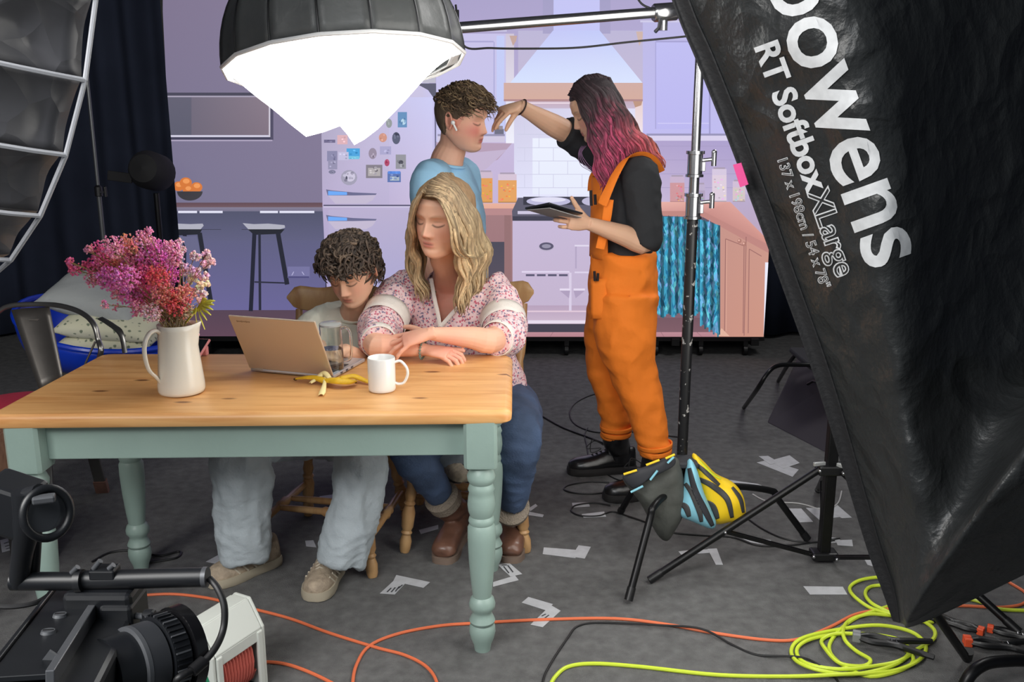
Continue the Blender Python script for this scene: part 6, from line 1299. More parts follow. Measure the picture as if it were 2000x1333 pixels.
def letters(txt, x, y, ang, size, m, name, heavy=0.0, lift=0.002, spacing=1.0, sx=1.0):
    """lettering printed on the fabric: x, y is the start of the baseline, text runs at ang degrees down"""
    cu = bpy.data.curves.new('t', 'FONT'); cu.body = txt; cu.size = 1; cu.offset = heavy; cu.space_character = spacing; cu.resolution_u = 4
    ob = bpy.data.objects.new('t', cu); COL.objects.link(ob); dg = bpy.context.evaluated_depsgraph_get(); me = bpy.data.meshes.new_from_object(ob.evaluated_get(dg)); bpy.data.objects.remove(ob); bpy.data.curves.remove(cu)
    bm = bmesh.new(); bm.from_mesh(me); bmesh.ops.remove_doubles(bm, verts=bm.verts[:], dist=1e-5)
    lim = 0.09 if size > 80 else 0.16
    bmesh.ops.triangulate(bm, faces=bm.faces[:])
    for _ in range(4):
        es = [e for e in bm.edges if e.calc_length() > lim]
        if not es: break
        bmesh.ops.subdivide_edges(bm, edges=es, cuts=1); bmesh.ops.triangulate(bm, faces=bm.faces[:])
    ca, sa = math.cos(R(ang)), math.sin(R(ang)); org = Vector((0, 0, CAMH)); bad = []
    for v in bm.verts:
        u, w_ = v.co.x * size * sx, v.co.y * size; px, py = x + u * ca + w_ * sa, y + u * sa - w_ * ca; dr = ray(px, py).normalized(); h = bv.ray_cast(org, dr)
        if h[0] is None: bad.append(v); v.co = org + dr * 1.6 - off
        else: v.co = h[0] - dr * lift - off
    bmesh.ops.delete(bm, geom=bad, context='VERTS'); bm.to_mesh(me); bm.free(); me.name = name; me.materials.clear(); me.materials.append(m); o = bpy.data.objects.new(name, me); COL.objects.link(o); o.parent = big; return o
m_pr = mat('grey_print', (206, 208, 210), 0.6, var=0.1, scale=60); m_pr2 = mat('fabric_ground', (40, 42, 43), 0.5)
letters('bowens', 1492, -46, 70.3, 204, m_pr, 'lettering', heavy=0.012, spacing=0.98, sx=0.98)
letters('RT Softbox', 1473, 90, 70.0, 67, m_pr, 'lettering', heavy=0.03, spacing=0.98)
letters('XLarge', 1577, 378, 71.0, 61, m_pr, 'lettering', heavy=0.03, spacing=0.98); letters('XLarge', 1577, 378, 71.0, 61, m_pr2, 'lettering_fill', heavy=-0.012, lift=0.0035, spacing=0.98)
letters('137 x 198cm / 54 x 78"', 1517, 309, 71.3, 28.5, m_pr, 'lettering', heavy=0.03, spacing=1.0); letters('137 x 198cm / 54 x 78"', 1517, 309, 71.3, 28.5, m_pr2, 'lettering_fill', heavy=-0.022, lift=0.0035, spacing=1.0)
SCp = Vector((1.30, 2.35, 0)); sc_ = thing('softbox_stand', 'black stand behind the big softbox with one foot near the clamps', 'light stand', SCp)
f1_ = F(1888, 1287, 0.012); cyl(SCp + Vector((0, 0, 0.37)), SCp + Vector((0, 0, 1.2)), 0.018, m_bmet, 'pole', sc_)
for ft in (f1_, SCp + Vector((0.65, 0.35, 0.012)), SCp + Vector((0.0, 0.55, 0.012))): lg = cyl(V(1800, 1160, 2.25) if ft is f1_ else SCp + Vector((0, 0, 0.45)), ft, 0.0125, m_bmet, 'leg', sc_); cyl(ft + (SCp + Vector((0, 0, 0.4)) - ft).normalized() * 0.03, ft, 0.015, m_plast, 'foot_cap', lg)

# ---- umbrella style softbox at left
UC = V(-130, -12, 1.90); UA = V(-1260, -270, 1.35); un = (UC - UA).normalized(); ue = Vector((0, 0, 1)); ue = (ue - un * ue.dot(un)).normalized(); uf = ue.cross(un); UR = 0.575
us = thing('ribbed_softbox', 'big ribbed softbox with white piping cut by the left edge of the frame', 'studio light', UC)
m_up = mat('charcoal_satin', (78, 78, 82), 0.38, bump=0.1, bscale=12, stretch=(1, 1, 1)); m_pip = mat('white_piping', (176, 178, 184), 0.5)
NU = 28
crumple(m_up, 7, 0.04, 0.8)
def upt(a, t):
    r_ = UR * math.sin(min(1, t) * math.pi / 2) ** 0.8; dpt = (UC - UA).length * 0.85; return UC - un * dpt * (1 - t ** 1.6) + (ue * math.sin(a) + uf * math.cos(a)) * r_
for k in range(NU):
    a0, a1 = 2 * math.pi * (k + 0.35) / NU, 2 * math.pi * (k + 1.35) / NU; b = MB(); rows = []
    for i in range(25):
        t = 0.12 + 0.88 * i / 24; A_, B_ = upt(a0, t), upt(a1, t); r_ = []
        for j in range(11):
            u = j / 10; p = A_.lerp(B_, u); cc = UC - un * 0.6 * (1 - t); k_ = math.sin(math.pi * u); r_.append(p + (cc - p).normalized() * (0.012 + 0.012 * k_ + 0.012 * k_ * noise.noise(Vector((u * 1.5 + k, t * 16, k * 3)))))
        rows.append(r_)
    b.grid(rows); b.build('fabric_panel', m_up, us, smooth=True, solid=0.002, auto=False)
    b = MB(); b.tube([upt(a0, 0.12 + 0.88 * i / 16) * 1.0 for i in range(17)], 0.0042, 6); b.build('piping', m_pip, us, smooth=True)
    A_, B_ = upt(a0, 1), upt(a1, 1); b = MB(); b.tube([A_, B_], 0.0042, 8); b.build('rim_rod', m_pip, us, smooth=True)
b = MB(); ctr = UC - un * 0.0; ring = [ctr + (ue * math.sin(2 * math.pi * k / NU) + uf * math.cos(2 * math.pi * k / NU)) * (UR - 0.05) for k in range(NU)]; b.add([ctr] + ring, [(0, 1 + k, 1 + (k + 1) % NU) for k in range(NU)]); b.build('front_diffuser', mat('white_diffuser', (225, 225, 225), 0.8), us, solid=0.002)
b = MB(); b.tube([UA.lerp(UC, 0.12), UA.lerp(UC, 0.0)], 0.09, 20); b.build('speed_ring', m_plast, us, smooth=True)
b = MB(); q = V(-150, 700, 1.6); b.tube([Vector((UA.x - 0.05, UA.y, 0.02)), Vector((UA.x - 0.05, UA.y, UA.z - 0.05))], 0.018, 12); b.build('stand_pole', m_bmet, us, smooth=True)
# thin stand behind it
TS = Vector((V(190, 350, 4.9).x, 4.9, 0)); ts = thing('thin_light_stand', 'thin grey light stand rising behind the pink flowers', 'light stand', TS); m_gm = mat('grey_metal', (96, 98, 100), 0.4, metal=0.7)
cyl(TS + Vector((0, 0, 0.08)), TS + Vector((0, 0, 1.17)), 0.012, m_gm, 'lower_pole', ts); cyl(TS + Vector((0, 0, 1.17)), TS + Vector((0, 0, 1.75)), 0.009, m_gm, 'upper_pole', ts)
b = MB(); b.lathe([(0.009, 1.14), (0.019, 1.145), (0.019, 1.19), (0.009, 1.2)], 16, TS); b.build('collar', m_plast, ts, smooth=True); tknob(TS + Vector((0.014, -0.01, 1.165)), (1, -0.3, 0), ts, m_plast, 0.04)
for ang in (30, 150, 270): cyl(TS + Vector((0, 0, 0.55)), TS + Vector((0.38 * math.cos(R(ang)), 0.38 * math.sin(R(ang)), 0.01)), 0.008, m_gm, 'leg', ts)
# dark lamp on a stand beside the screen
LP_ = Vector((-2.30, 5.55, 0)); lp = thing('fresnel_lamp', 'dark unlit lamp on a stand at the left edge of the video wall', 'studio light', LP_); m_dg = mat('dark_grey_paint', (22, 22, 24), 0.8)
c0 = V(296, 345, 5.55); b = MB(); b.lathe([(0.0, -0.15), (0.09, -0.15), (0.11, -0.10), (0.11, 0.06), (0.08, 0.12), (0.0, 0.14)], 24, c0 + Vector((-0.02, 0.05, 0.03)), rx(R(80)) @ rz(0)); b.build('lamp_body', m_dg, lp, smooth=True)
b = MB(); b.box(c0 + Vector((-0.17, -0.03, 0.0)), (0.14, 0.02, 0.055), ry(R(8))); b.build('barn_door', m_dg, lp, bevel=0.004)
cyl((c0.x, 5.6, 0.05), (c0.x, 5.6, c0.z - 0.1), 0.016, m_bmet, 'pole', lp)
for ang in (60, 180, 300): cyl((c0.x, 5.6, 0.45), (c0.x + 0.3 * math.cos(R(ang)), 5.6 + 0.3 * math.sin(R(ang)), 0.01), 0.010, m_bmet, 'leg', lp)

# ---- dark panel and tube frame behind the softbox
q = [V(1497, 820, 4.15), V(1562, 745, 4.4), V(1660, 700, 4.55), V(1680, 905, 3.9)]
q = [F(1497, 826), F(1625, 892), F(1700, 800) , F(1560, 760)]
fc = thing('flight_case', 'low dark wedge shaped monitor case on the floor behind the tripod', 'case', (q[0] + q[2]) / 2)
b = MB(); b.add([q[0], q[1], q[2], q[3], q[3] + Vector((0.02, 0, 0.30)), q[2] + Vector((0.02, 0, 0.30))] , [(0, 1, 2, 3), (0, 3, 4), (1, 5, 2), (0, 4, 5, 1), (3, 2, 5, 4)]); b.build('case_body', mat('dark_mauve_case', (44, 40, 46), 0.7), fc, bevel=0.01)
b = MB(); a_, c_ = q[0].lerp(q[3] + Vector((0.02, 0, 0.30)), 0.5), q[1].lerp(q[2] + Vector((0.02, 0, 0.30)), 0.5); b.tube([a_.lerp(c_, 0.3) + Vector((0, -0.01, 0.01)), a_.lerp(c_, 0.36) + Vector((0, -0.03, 0.04)), a_.lerp(c_, 0.5) + Vector((0, -0.03, 0.04)), a_.lerp(c_, 0.56) + Vector((0, -0.01, 0.01))], 0.008, 8); b.build('handle', m_plast, fc, smooth=True)
fr = thing('stacking_chair', 'black tube framed stacking chair half hidden behind the big softbox', 'chair', F(1560, 800))
p0 = F(1453, 797, 0.012); bz = V(1500, 728, 4.35); b = MB(); b.tube(catmull([p0, V(1478, 762, 4.40), bz, V(1522, 714, 4.45), V(1570, 713, 4.5), V(1640, 714, 4.5), V(1662, 740, 4.5), F(1700, 830, 0.012)], 6), 0.011, 10); b.build('leg_frame', m_bmet, fr, smooth=True)
b = MB(); b.tube(catmull([F(1520, 745, 0.012), V(1548, 700, 4.9), V(1575, 680, 4.95), V(1640, 680, 4.95), F(1700, 760, 0.012)], 6), 0.011, 10); b.build('leg_frame', m_bmet, fr, smooth=True)
b = MB(); b.box(V(1625, 700, 4.7), (0.34, 0.36, 0.03)); b.build('seat', m_bk, fr, bevel=0.01)
ar = thing('curved_tube_frame', 'thick black curved tube rising at the bottom right corner', 'frame', F(1960, 1330))
b = MB(); b.tube(catmull([F(1878, 1352, 0.02), V(1896, 1318, 2.30), V(1925, 1298, 2.32), V(1965, 1292, 2.34), V(2010, 1292, 2.36), V(2060, 1300, 2.38), F(2095, 1345, 0.02)], 7), 0.0165, 12); b.build('tube', m_bmet, ar, smooth=True)
for e_ in ((1878, 1352), (2095, 1345)): b = MB(); b.sph(F(*e_, 0.018), 0.019, 10, 8); b.build('end_cap', m_plast, ar, smooth=True)

# ---- cables on the floor
m_oc = mat('orange_cable', (226, 116, 76), 0.45); m_yc = mat('lime_cable', (204, 224, 60), 0.45); m_wc = mat('white_cable', (190, 190, 190), 0.5)
cable([(250, 1166), (330, 1161), (400, 1168), (460, 1182), (560, 1207), (640, 1236), (733, 1265), (792, 1281), (836, 1306), (856, 1345), (860, 1420)], 0.0048, m_oc, 'orange cable curving from the camera rig under the table')
cable([(684, 1420), (688, 1345), (696, 1300), (722, 1262), (780, 1238), (860, 1223), (930, 1218), (1060, 1211), (1200, 1209), (1300, 1220), (1400, 1238), (1500, 1251), (1560, 1249), (1620, 1226), (1670, 1201), (1720, 1192), (1800, 1186), (1880, 1184), (1950, 1187), (1998, 1180), (2004, 1160), (1968, 1136), (1930, 1110)], 0.005, m_oc, 'long orange cable crossing the floor past the front table leg', n=6)
cable([(300, 1300), (345, 1294), (420, 1292), (470, 1294), (540, 1295), (590, 1308), (650, 1336), (700, 1370)], 0.005, m_oc, 'orange cable running out from under the white cable drum')
cable([(1058, 1390), (1060, 1333), (1075, 1298), (1108, 1248), (1130, 1223), (1180, 1217), (1290, 1222, 0.009), (1370, 1229, 0.012), (1430, 1260), (1480, 1280), (1560, 1284, 0.012), (1600, 1300, 0.016), (1625, 1318), (1650, 1350)], 0.0034, m_bcab, 'black cable on the floor in front of the lime coil', n=6)
yl = [(1072, 1345), (1085, 1322), (1110, 1303), (1160, 1297), (1250, 1303), (1400, 1319), (1540, 1322), (1640, 1318), (1740, 1312), (1795, 1290), (1808, 1262), (1780, 1235), (1715, 1222), (1640, 1230), (1570, 1246), (1546, 1268), (1556, 1292), (1600, 1310), (1665, 1318), (1738, 1303), (1774, 1278), (1760, 1252), (1700, 1240), (1630, 1240), (1576, 1252), (1556, 1272), (1574, 1296),
      (1640, 1308), (1720, 1300), (1760, 1290), (1790, 1270), (1822, 1250), (1824, 1230), (1796, 1210), (1776, 1212), (1820, 1216), (1800, 1214), (1740, 1200), (1700, 1188), (1668, 1165), (1660, 1148), (1680, 1134), (1720, 1128), (1760, 1132), (1740, 1142), (1702, 1146), (1690, 1160), (1704, 1180), (1745, 1202), (1700, 1200), (1664, 1210), (1648, 1226), (1650, 1250), (1672, 1272), (1700, 1290), (1684, 1302), (1640, 1296), (1612, 1268), (1606, 1250), (1640, 1238), (1720, 1246), (1780, 1280), (1770, 1305), (1700, 1322), (1640, 1296), (1620, 1260), (1660, 1215), (1720, 1190), (1760, 1180), (1830, 1172), (1890, 1171), (1925, 1180), (1950, 1190), (2010, 1193), (2080, 1190)]
cable([(x, y, 0.006 * ((i * 7) % 5) / 2 if 6 < i < 60 else 0) for i, (x, y) in enumerate(yl)], 0.0058, m_yc, 'lime green cable lying in a loose coil at the bottom right', n=6)
cable([(1040, 800), (1062, 815), (1100, 836), (1150, 855), (1195, 872), (1230, 884)], 0.0045, m_bcab, 'black cable leading to the black boots from the blue jeans')
cable([(1180, 766), (1150, 774), (1124, 788), (1113, 806), (1122, 828), (1155, 843), (1195, 846), (1240, 844), (1290, 850), (1340, 856)], 0.0035, m_bcab, 'black cable looped behind the orange trousers')
cable([(1148, 836), (1142, 850), (1146, 870), (1150, 892), (1158, 905), (1200, 935), (1260, 950)], 0.003, m_bcab, 'thin black cable dropping to the toe of the nearer black boot')
cable([(1190, 943), (1150, 942), (1112, 948), (1102, 957), (1125, 964), (1160, 965), (1190, 960), (1215, 950), (1250, 946)], 0.0035, m_bcab, 'black cable ring on the floor just below the standing woman\'s boot')
cable([(1192, 988), (1160, 983), (1124, 988), (1116, 999), (1135, 1008), (1170, 1008), (1196, 1000), (1230, 1010), (1270, 1024), (1310, 1040), (1370, 1046), (1430, 1050), (1480, 1066), (1540, 1066), (1600, 1058), (1640, 1052)], 0.0035, m_bcab, 'black cable looped once and trailing under the sandbag')
cable([(1458, 1012), (1490, 1034), (1530, 1052), (1580, 1060), (1630, 1056)], 0.0035, m_bcab, 'black cable running from the yellow pouch to the tripod')
cable([(1470, 966), (1500, 980), (1560, 984), (1610, 996), (1636, 984), (1644, 960)], 0.003, m_wc, 'white cable curling behind the square stand pole')
cable([(180, 1098), (215, 1080), (262, 1076), (310, 1086), (350, 1078), (345, 1090), (300, 1098), (262, 1102)], 0.004, m_bcab, 'black cable curled around the far left table leg')

# ---- tape marks
m_tape = mat('white_tape', (188, 190, 194), 0.7, var=0.08, scale=30); m_ink = mat('ink', (60, 62, 66), 0.8)
def tape(label, quads, ink=None):
    c = F(*quads[0][0]); t = thing('tape_mark', label, 'tape', (c.x, c.y, 0), 'white tape marks on the studio floor')
    for i, q_ in enumerate(quads):
        b = MB(); b.prism([F(x, y, 0.0006 + 0.0007 * i) for x, y in q_], (0, 0, 0.0006)); b.build('tape_strip', m_tape, t)
    if ink:
        b = MB()
        for (a, e) in ink: b.beam(F(*a, 0.0028), F(*e, 0.0028), 0.004, 0.0006)
        b.build('pen_marks', m_ink, t, kind='stuff')
tape('white tape L on the floor right of the brown boots', [[(1062, 1070), (1126, 1075), (1124, 1091), (1060, 1083)], [(1130, 1066), (1154, 1069), (1142, 1092), (1116, 1088)]])
tape('white tape L beside the orange cable right of the front table leg', [[(1032, 1167), (1080, 1181), (1066, 1193), (1019, 1178)], [(1076, 1183), (1095, 1194), (1060, 1226), (1036, 1221)]], [((1058, 1204), (1066, 1200)), ((1064, 1208), (1072, 1202)), ((1056, 1213), (1066, 1209))])
tape('white tape corner with pen marks right beside the front table leg', [[(972, 1104), (994, 1100), (1020, 1122), (997, 1127)], [(963, 1138), (1006, 1125), (1013, 1134), (963, 1147)]], [((984, 1107), (994, 1120)), ((992, 1105), (1002, 1118)), ((980, 1104), (990, 1104))])
tape('white tape L with scribbles between chair leg and front table leg', [[(768, 1136), (792, 1140), (771, 1162), (742, 1160)], [(774, 1124), (840, 1138), (827, 1149), (768, 1136)]], [((756, 1157), (764, 1149)), ((764, 1157), (772, 1148)), ((772, 1156), (780, 1146)), ((778, 1150), (786, 1143))])
tape('untidy cluster of overlapping white tape behind the square pole tripod', [[(1478, 904), (1500, 899), (1560, 918), (1548, 932)], [(1502, 901), (1542, 890), (1562, 905), (1530, 916)], [(1482, 892), (1500, 891), (1522, 904), (1504, 908)]])
tape('white tape strip behind the yellow pouch of the sandbag', [[(1410, 936), (1480, 946), (1500, 954), (1430, 951)]])
tape('wide white tape strip left of the square stand pole', [[(1540, 994), (1565, 994), (1588, 1020), (1562, 1021)]])
tape('white tape patch crossing behind the square stand pole', [[(1574, 993), (1620, 992), (1646, 1010), (1600, 1016)], [(1634, 986), (1664, 1012), (1644, 1013), (1622, 1000)]])
tape('white tape corner under the long near tripod leg', [[(1325, 1078), (1358, 1074), (1358, 1080), (1334, 1088)], [(1350, 1076), (1396, 1073), (1394, 1080), (1352, 1083)], [(1382, 1073), (1400, 1072), (1412, 1104), (1398, 1104)]])
tape('white tape strip lying under the tripod brace', [[(1432, 1045), (1506, 1056), (1504, 1066), (1466, 1060)]])
tape('single white tape rectangle in front of the tripod', [[(1569, 1146), (1646, 1147), (1655, 1162), (1582, 1162)]])
tape('white tape strip right of the square pole base', [[(1618, 1050), (1640, 1052), (1640, 1060), (1620, 1062)], [(1632, 1056), (1664, 1055), (1666, 1068), (1636, 1066)]])
tape('white tape pieces under the small black cable ring', [[(1117, 983), (1150, 982), (1152, 990), (1119, 992)], [(1136, 1005), (1180, 1000), (1184, 1010), (1140, 1012)]])
tape('white tape scrap by the bottom of the softbox edge', [[(1686, 1089), (1704, 1090), (1708, 1108), (1694, 1104)]])
tape('white tape scrap under the seated boy\'s left trainer', [[(402, 1098), (428, 1084), (470, 1098), (440, 1106)]])
tape('small white tape V behind the brown boots', [[(1032, 994), (1046, 985), (1050, 989), (1036, 999)], [(1032, 1000), (1062, 1006), (1060, 1011), (1032, 1007)]])
tape('little white tape scrap beneath the boy\'s chair', [[(596, 1057), (612, 1056), (618, 1070), (598, 1068)]])
tape('thin white tape strip behind the boy\'s chair', [[(624, 970), (654, 966), (657, 972), (627, 979)]])
tape('white tape strip beside the left brown boot', [[(818, 1036), (856, 1026), (856, 1034), (822, 1044)]])
tape('small written tape label by the camera rig at left', [[(0, 1056), (24, 1050), (34, 1072), (4, 1080)]], [((8, 1062), (20, 1058)), ((10, 1068), (22, 1064)), ((12, 1073), (24, 1069))])

# ---- spring clamps
def clamp(label, c, ang, s_=1.0, tip=(238, 92, 52), lift=0.012):
    c = Vector(c); t = thing('spring_clamp', label, 'clamp', (c.x, c.y, 0), 'spring clamps dropped on the floor'); M = rz(R(ang)); L_ = lambda x, y, z: c + M @ (Vector((x, y, z)) * s_)
    for sg in (-1, 1):
        b = MB(); b.tube(catmull([L_(0.085, 0.004 * sg, lift), L_(0.05, 0.016 * sg, lift), L_(0.0, 0.010 * sg, lift), L_(-0.04, 0.022 * sg, lift), L_(-0.095, 0.040 * sg, lift)], 5), [(0.006 * s_, 0.008 * s_), (0.009 * s_, 0.009 * s_), (0.009 * s_, 0.010 * s_), (0.009 * s_, 0.008 * s_), (0.007 * s_, 0.007 * s_)], 8, side=(0, 0, 1)); j = b.build('jaw_handle', m_plast, t, smooth=True)
        b = MB(); b.box(L_(0.088, 0.008 * sg, lift), (0.020 * s_, 0.012 * s_, 0.022 * s_), M); b.build('jaw_pad', mat('pad_%d' % tip[0], tip, 0.5), j, bevel=0.002)
    b = MB(); b.tube([L_(0.0, 0.009 * math.cos(a), lift + 0.009 * math.sin(a)) + M @ Vector((0.002 * k - 0.012, 0, 0)) for k, a in enumerate([q * 0.9 for q in range(14)])], 0.0015, 5); b.build('spring', m_chrome, t, smooth=True)
clamp('black spring clamp with orange jaws by the softbox stand foot', F(1858, 1222), -38, 0.95)
clamp('black spring clamp with an orange pad at the right edge', F(1960, 1268), 168, 1.15)
clamp('thin black clamp lying furthest right beyond the others', F(1990, 1248), 150, 0.9)
clamp('grey and black spring clamp lying inside the lime coil', F(1742, 1276), 160, 1.15, (130, 132, 134), 0.03)

# ---- white cable drum
DC = Vector((-0.79, 2.30, 0)); dr = thing('cable_drum', 'white plastic cable drum wound with orange flex, in front of the camera rig', 'cable reel', DC); m_w = mat('white_plastic', (206, 210, 204), 0.45); m_g = mat('green_plastic', (40, 128, 92), 0.5)
Md = rz(R(-28)); D_ = lambda x, y, z: DC + Md @ Vector((x * 0.62, y * 1.15, z))
# frame faces: front (y=-0.07) is the socket side, right (x=+0.11) shows the wound cable
def slab(pts, ext, name, m, parent=dr, bevel=0.004): b = MB(); b.prism([D_(*p) for p in pts], Md @ Vector(ext)); return b.build(name, m, parent, bevel=bevel)
for y_, nm in ((-0.085, 'side_plate'), (0.075, 'side_plate')):
    slab([(-0.115, y_, 0.0), (0.115, y_, 0.0), (0.115, y_, 0.185), (0.045, y_, 0.262), (-0.045, y_, 0.262), (-0.115, y_, 0.185)], (0, 0.012, 0), nm, m_w)
slab([(-0.042, -0.073, 0.262), (0.042, -0.073, 0.262), (0.042, -0.073, 0.240), (-0.042, -0.073, 0.240)], (0, 0.170, 0), 'handle', m_w)
for yy in (-0.073, 0.052):
    for sg in (-1,): slab([(0.045 * sg, yy, 0.262), (0.115 * sg, yy, 0.185), (0.106 * sg, yy, 0.176), (0.038 * sg, yy, 0.250)], (0, 0.023, 0), 'shoulder', m_w)
slab([(0.045, -0.073, 0.262), (0.115, -0.073, 0.185), (0.108, -0.073, 0.178), (0.040, -0.073, 0.254)], (0, 0.170, 0), 'shoulder', m_w)
slab([(0.115, -0.073, 0.185), (0.115, -0.073, 0.150), (0.105, -0.073, 0.150), (0.105, -0.073, 0.176)], (0, 0.170, 0), 'cross_bar', m_w); slab([(-0.115, -0.073, 0.185), (-0.115, -0.073, 0.150), (-0.105, -0.073, 0.150), (-0.105, -0.073, 0.176)], (0, 0.170, 0), 'cross_bar', m_w)
for x_ in (-0.115, 0.105): slab([(x_, -0.073, 0.0), (x_, -0.055, 0.0), (x_, -0.055, 0.18), (x_, -0.073, 0.18)], (0.01, 0, 0), 'corner_post', m_w); slab([(x_, 0.075, 0.0), (x_, 0.057, 0.0), (x_, 0.057, 0.18), (x_, 0.075, 0.18)], (0.01, 0, 0), 'corner_post', m_w)
b = MB(); n = 0
for lay in range(2):
    pts = []
    for q_ in range(12 * 16): a = q_ / 16 * 2 * math.pi; pts.append(D_((0.088 + 0.009 * lay) * math.cos(a), -0.058 + 0.116 * q_ / (12 * 16) , 0.095 + (0.078 + 0.009 * lay) * math.sin(a)))
    b.tube(pts, 0.0046, 6)
b.build('wound_cable', mat('red_orange_flex', (196, 96, 84), 0.5), dr, smooth=True, kind='stuff')
b = MB(); b.lathe([(0.0, -0.003), (0.06, -0.003), (0.06, 0.0), (0.0, 0.0)], 24, D_(0.0, -0.086, 0.10), Md @ rx(R(90))); b.build('green_disc', m_g, dr)
slab([(-0.03, -0.097, 0.02), (0.075, -0.097, 0.02), (0.075, -0.097, 0.125), (-0.03, -0.097, 0.125)], (0, 0.010, 0), 'socket_plate', m_w)
for (x_, z_) in ((-0.005, 0.10), (0.045, 0.10), (-0.005, 0.05), (0.045, 0.05)):
    for dx, dz in ((0, 0.010), (-0.008, -0.006), (0.008, -0.006)): b = MB(); b.box(D_(x_ + dx, -0.098, z_ + dz), (0.003, 0.001, 0.006), Md); b.build('socket_slot', m_plast, dr)
b = MB(); b.tube([D_(-0.07, -0.095, 0.15), D_(-0.04, -0.095, 0.165)], 0.006, 8); b.build('switch', m_g, dr, smooth=True)

# ---- cinema camera rig, lower left
CB = V(150, 1290, 0.95); rig = thing('cinema_camera', 'black cinema camera rig with top handle and lens at bottom left', 'camera', CB)
m_cam = mat('camera_black', (20, 22, 26), 0.42, var=0.1, scale=30); m_camg = mat('camera_edge', (86, 88, 92), 0.4, metal=0.3)
def rod(a, e, r, name='rod', m=None, par=None, n=20): b = MB(); b.tube([a, e], r, n); o = b.build(name, m or m_cam, par or rig, smooth=True); return o
hA, hB = V(158, 1134, 0.95), V(402, 1128, 0.95); th_ = rod(hA, hB, 0.0108, 'top_handle'); d_ = (hB - hA).normalized(); rod(hB - d_ * 0.003, hB + d_ * 0.002, 0.0113, 'end_ring', m_camg, th_)
b = MB(); b.tube([V(24, 1136, 0.95), V(160, 1136, 0.95)], 0.0102, 20); b.build('rear_bar', m_cam, rig, smooth=True); rod(V(150, 1136, 0.945), V(163, 1135, 0.945), 0.0125, 'clamp_ring', m_cam)
for a, e in (((140, 1120), (152, 1108)), ((183, 1112), (196, 1096)), ((213, 1112), (222, 1104))): rod(V(*a, 0.945), V(*e, 0.945), 0.003, 'screw', m_camg)
b = MB(); b.box(V(205, 1118, 0.95), (0.028, 0.02, 0.012)); b.build('cold_shoe', m_cam, rig, bevel=0.002)
b = MB(); b.tube([V(36, 1140, 0.95), V(44, 1080, 0.94), V(56, 1010, 0.93), V(50, 960, 0.93)], [0.010, 0.011, 0.015, 0.014], 14); b.build('bracket_arm', m_cam, rig, smooth=True)
b = MB(); b.tube([V(66, 1130, 0.96), V(72, 1030, 0.95)], 0.006, 10); b.build('support_rod', m_cam, rig, smooth=True)
b = MB(); b.box(V(22, 985, 0.95), (0.05, 0.05, 0.055), ry(R(20))); b.build('viewfinder_body', m_cam, rig, bevel=0.005)
b = MB(); b.tube([V(55, 968, 0.93), V(78, 962, 0.92)], 0.009, 12); b.build('viewfinder_knob', m_cam, rig, smooth=True)
rc = V(92, 1003, 0.92); Mr_ = frame((0.75, -0.62, 0.18)); b = MB(); b.tube([rc + Mr_ @ Vector((0.024 * math.cos(a), 0, 0.026 * math.sin(a))) for a in [2 * math.pi * k / 32 for k in range(32)]], 0.0045, 10, closed=True); b.build('eyecup_ring', m_cam, rig, smooth=True)
b = MB(); b.lathe([(0, 0), (0.022, 0), (0.022, 0.002), (0, 0.002)], 24, rc + Vector((-0.006, 0.006, 0)), Mr_ @ rx(R(-90))); b.build('eyepiece_glass', mat('eyepiece', (60, 62, 66), 0.1), rig)
b = MB(); b.box(V(86, 975, 0.915), (0.022, 0.012, 0.008), rz(R(20))); b.build('hinge', m_camg, rig, bevel=0.002)
# body: long box along the rail direction
rA, rB = V(58, 1290, 0.80), V(150, 1160, 0.98); rd = (rB - rA).normalized(); Mx = frame(rd, (0.1, -0.2, 1))
b = MB(); b.box((rA + rB) / 2 + Mx @ Vector((0, 0, -0.002)), (0.050, 0.26, 0.006), Mx); tp = b.build('top_plate', m_cam, rig, bevel=0.001)
b = MB(); b.box((rA + rB) / 2 + Mx @ Vector((0.028, 0, -0.004)), (0.008, 0.27, 0.020), Mx); b.build('side_rail', m_camg, rig, bevel=0.001)
b = MB(); b.box((rA + rB) / 2 + Mx @ Vector((-0.028, 0, -0.004)), (0.005, 0.27, 0.016), Mx); b.build('side_rail', m_cam, rig, bevel=0.001)
for t in (0.35, 0.6): q = rA.lerp(rB, t); b = MB(); b.lathe([(0.0, 0), (0.0075, 0), (0.0065, 0.003), (0.0, 0.003)], 14, q + Mx @ Vector((0, 0, 0.001)), Mx); s1_ = b.build('screw', m_camg, tp, smooth=True); b = MB(); b.box(q + Mx @ Vector((0, 0, 0.004)), (0.010, 0.002, 0.001), Mx); b.build('slot', m_plast, s1_)
b = MB(); b.box((rA + rB) / 2 + Mx @ Vector((0.02, -0.02, -0.075)), (0.10, 0.24, 0.13), Mx); b.build('camera_body', m_cam, rig, bevel=0.006)
b = MB(); b.box(V(208, 1178, 0.955), (0.075, 0.05, 0.045)); b.build('handle_mount', m_cam, rig, bevel=0.006)
b = MB(); b.box(V(245, 1205, 0.95), (0.035, 0.05, 0.05)); b.build('lens_clamp', m_cam, rig, bevel=0.004); b = MB(); b.box(V(292, 1208, 0.93), (0.014, 0.012, 0.018)); b.build('thumb_screw', m_cam, rig, bevel=0.003); rod(V(262, 1203, 0.94), V(288, 1206, 0.93), 0.0035, 'screw_shaft', m_camg)
lx = Vector((0.62, 0.74, -0.12)).normalized(); l0 = V(205, 1318, 0.86); Ml_ = frame(lx); 
def ringz(prof, name, m, n=40): b = MB(); b.lathe([(r_, z) for r_, z in prof], n, l0, Ml_ @ rx(R(-90))); return b.build(name, m, rig, smooth=True)
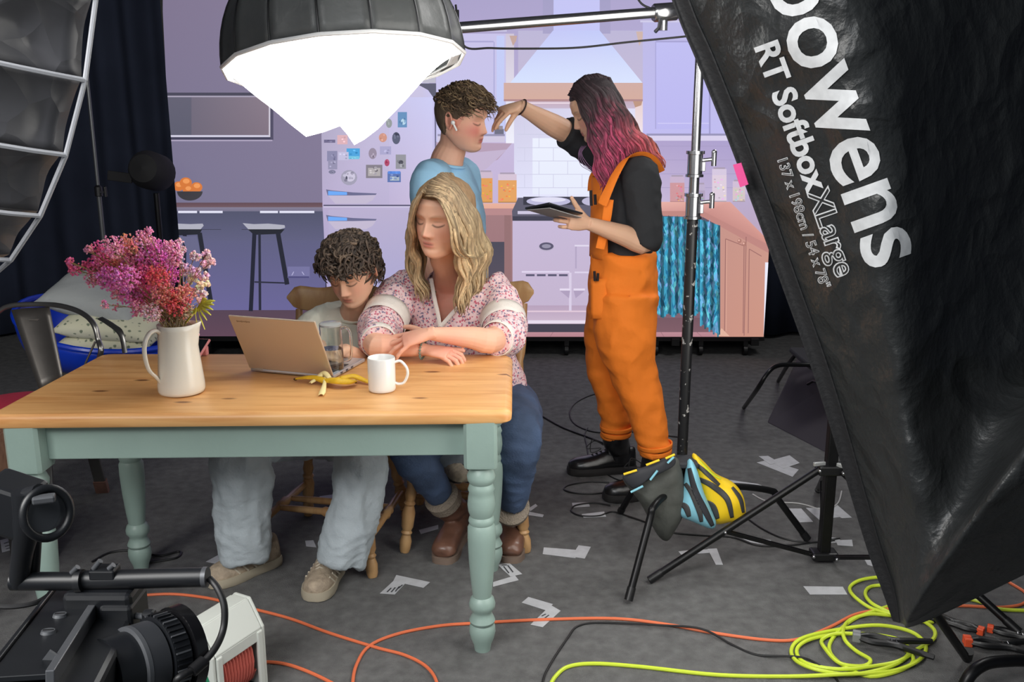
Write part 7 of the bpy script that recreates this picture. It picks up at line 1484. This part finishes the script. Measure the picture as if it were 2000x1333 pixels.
ringz([(0.0, 0.0), (0.036, 0.0), (0.036, 0.035), (0.0, 0.035)], 'lens_barrel', m_cam); ringz([(0.030, 0.03), (0.040, 0.032), (0.040, 0.052), (0.030, 0.054)], 'focus_ring', mat('lens_grey', (48, 50, 54), 0.45))
lr = ringz([(0.030, 0.054), (0.043, 0.055), (0.043, 0.074), (0.038, 0.076), (0.030, 0.076)], 'zoom_ring', m_cam)
for k in range(44): a = 2 * math.pi * k / 44; b = MB(); q = l0 + Ml_ @ Vector((0.0435 * math.cos(a), 0.064, 0.0435 * math.sin(a))); b.box(q, (0.0016, 0.016, 0.003), Ml_ @ ry(-a + R(90))); b.build('ridge', m_camg if k % 3 == 0 else m_cam, lr)
ringz([(0.034, 0.076), (0.047, 0.078), (0.048, 0.090), (0.044, 0.091), (0.040, 0.082), (0.0, 0.080)], 'lens_hood', mat('hood_black', (16, 16, 18), 0.25, coat=0.3))
ringz([(0.036, 0.026), (0.0405, 0.027), (0.0405, 0.0315), (0.036, 0.032)], 'lens_band', m_camg)
b = MB(); b.tube(catmull([hB + d_ * 0.004 + Vector((0, 0, -0.002)), V(425, 1150, 0.94), V(438, 1185, 0.93), V(436, 1230, 0.92), V(418, 1270, 0.9), V(385, 1305, 0.88), V(345, 1330, 0.86), l0 + lx * 0.05 + Vector((0.03, 0, -0.045))], 7), 0.0038, 10); b.build('cable', m_bcab, rig, smooth=True)
b = MB(); b.tube([V(398, 1292, 0.885), V(375, 1312, 0.872)], 0.0065, 10); b.build('plug', m_plast, rig, smooth=True)
b = MB(); b.tube(catmull([V(-30, 1182, 0.96), V(20, 1186, 0.96), V(70, 1178, 0.97), V(100, 1160, 0.99)], 6), 0.003, 8); b.build('cable', m_bcab, rig, smooth=True)
b = MB(); b.box(V(38, 1316, 0.80), (0.022, 0.004, 0.009), ry(R(-35))); b.build('white_label', m_w, rig); b = MB(); b.box(V(97, 1288, 0.80), (0.016, 0.003, 0.010), ry(R(-52))); b.build('side_port', m_camg, rig)
# tripod of the rig
for ang, ln_ in ((100, 0.5), (215, 0.5), (330, 0.45)): b = MB(); a = CB + Vector((-0.02, 0, -0.16)); b.tube([a, Vector((a.x + ln_ * math.cos(R(ang)), a.y + ln_ * math.sin(R(ang)), 0.012))], 0.014, 10); b.build('tripod_leg', m_bmet, rig, smooth=True)
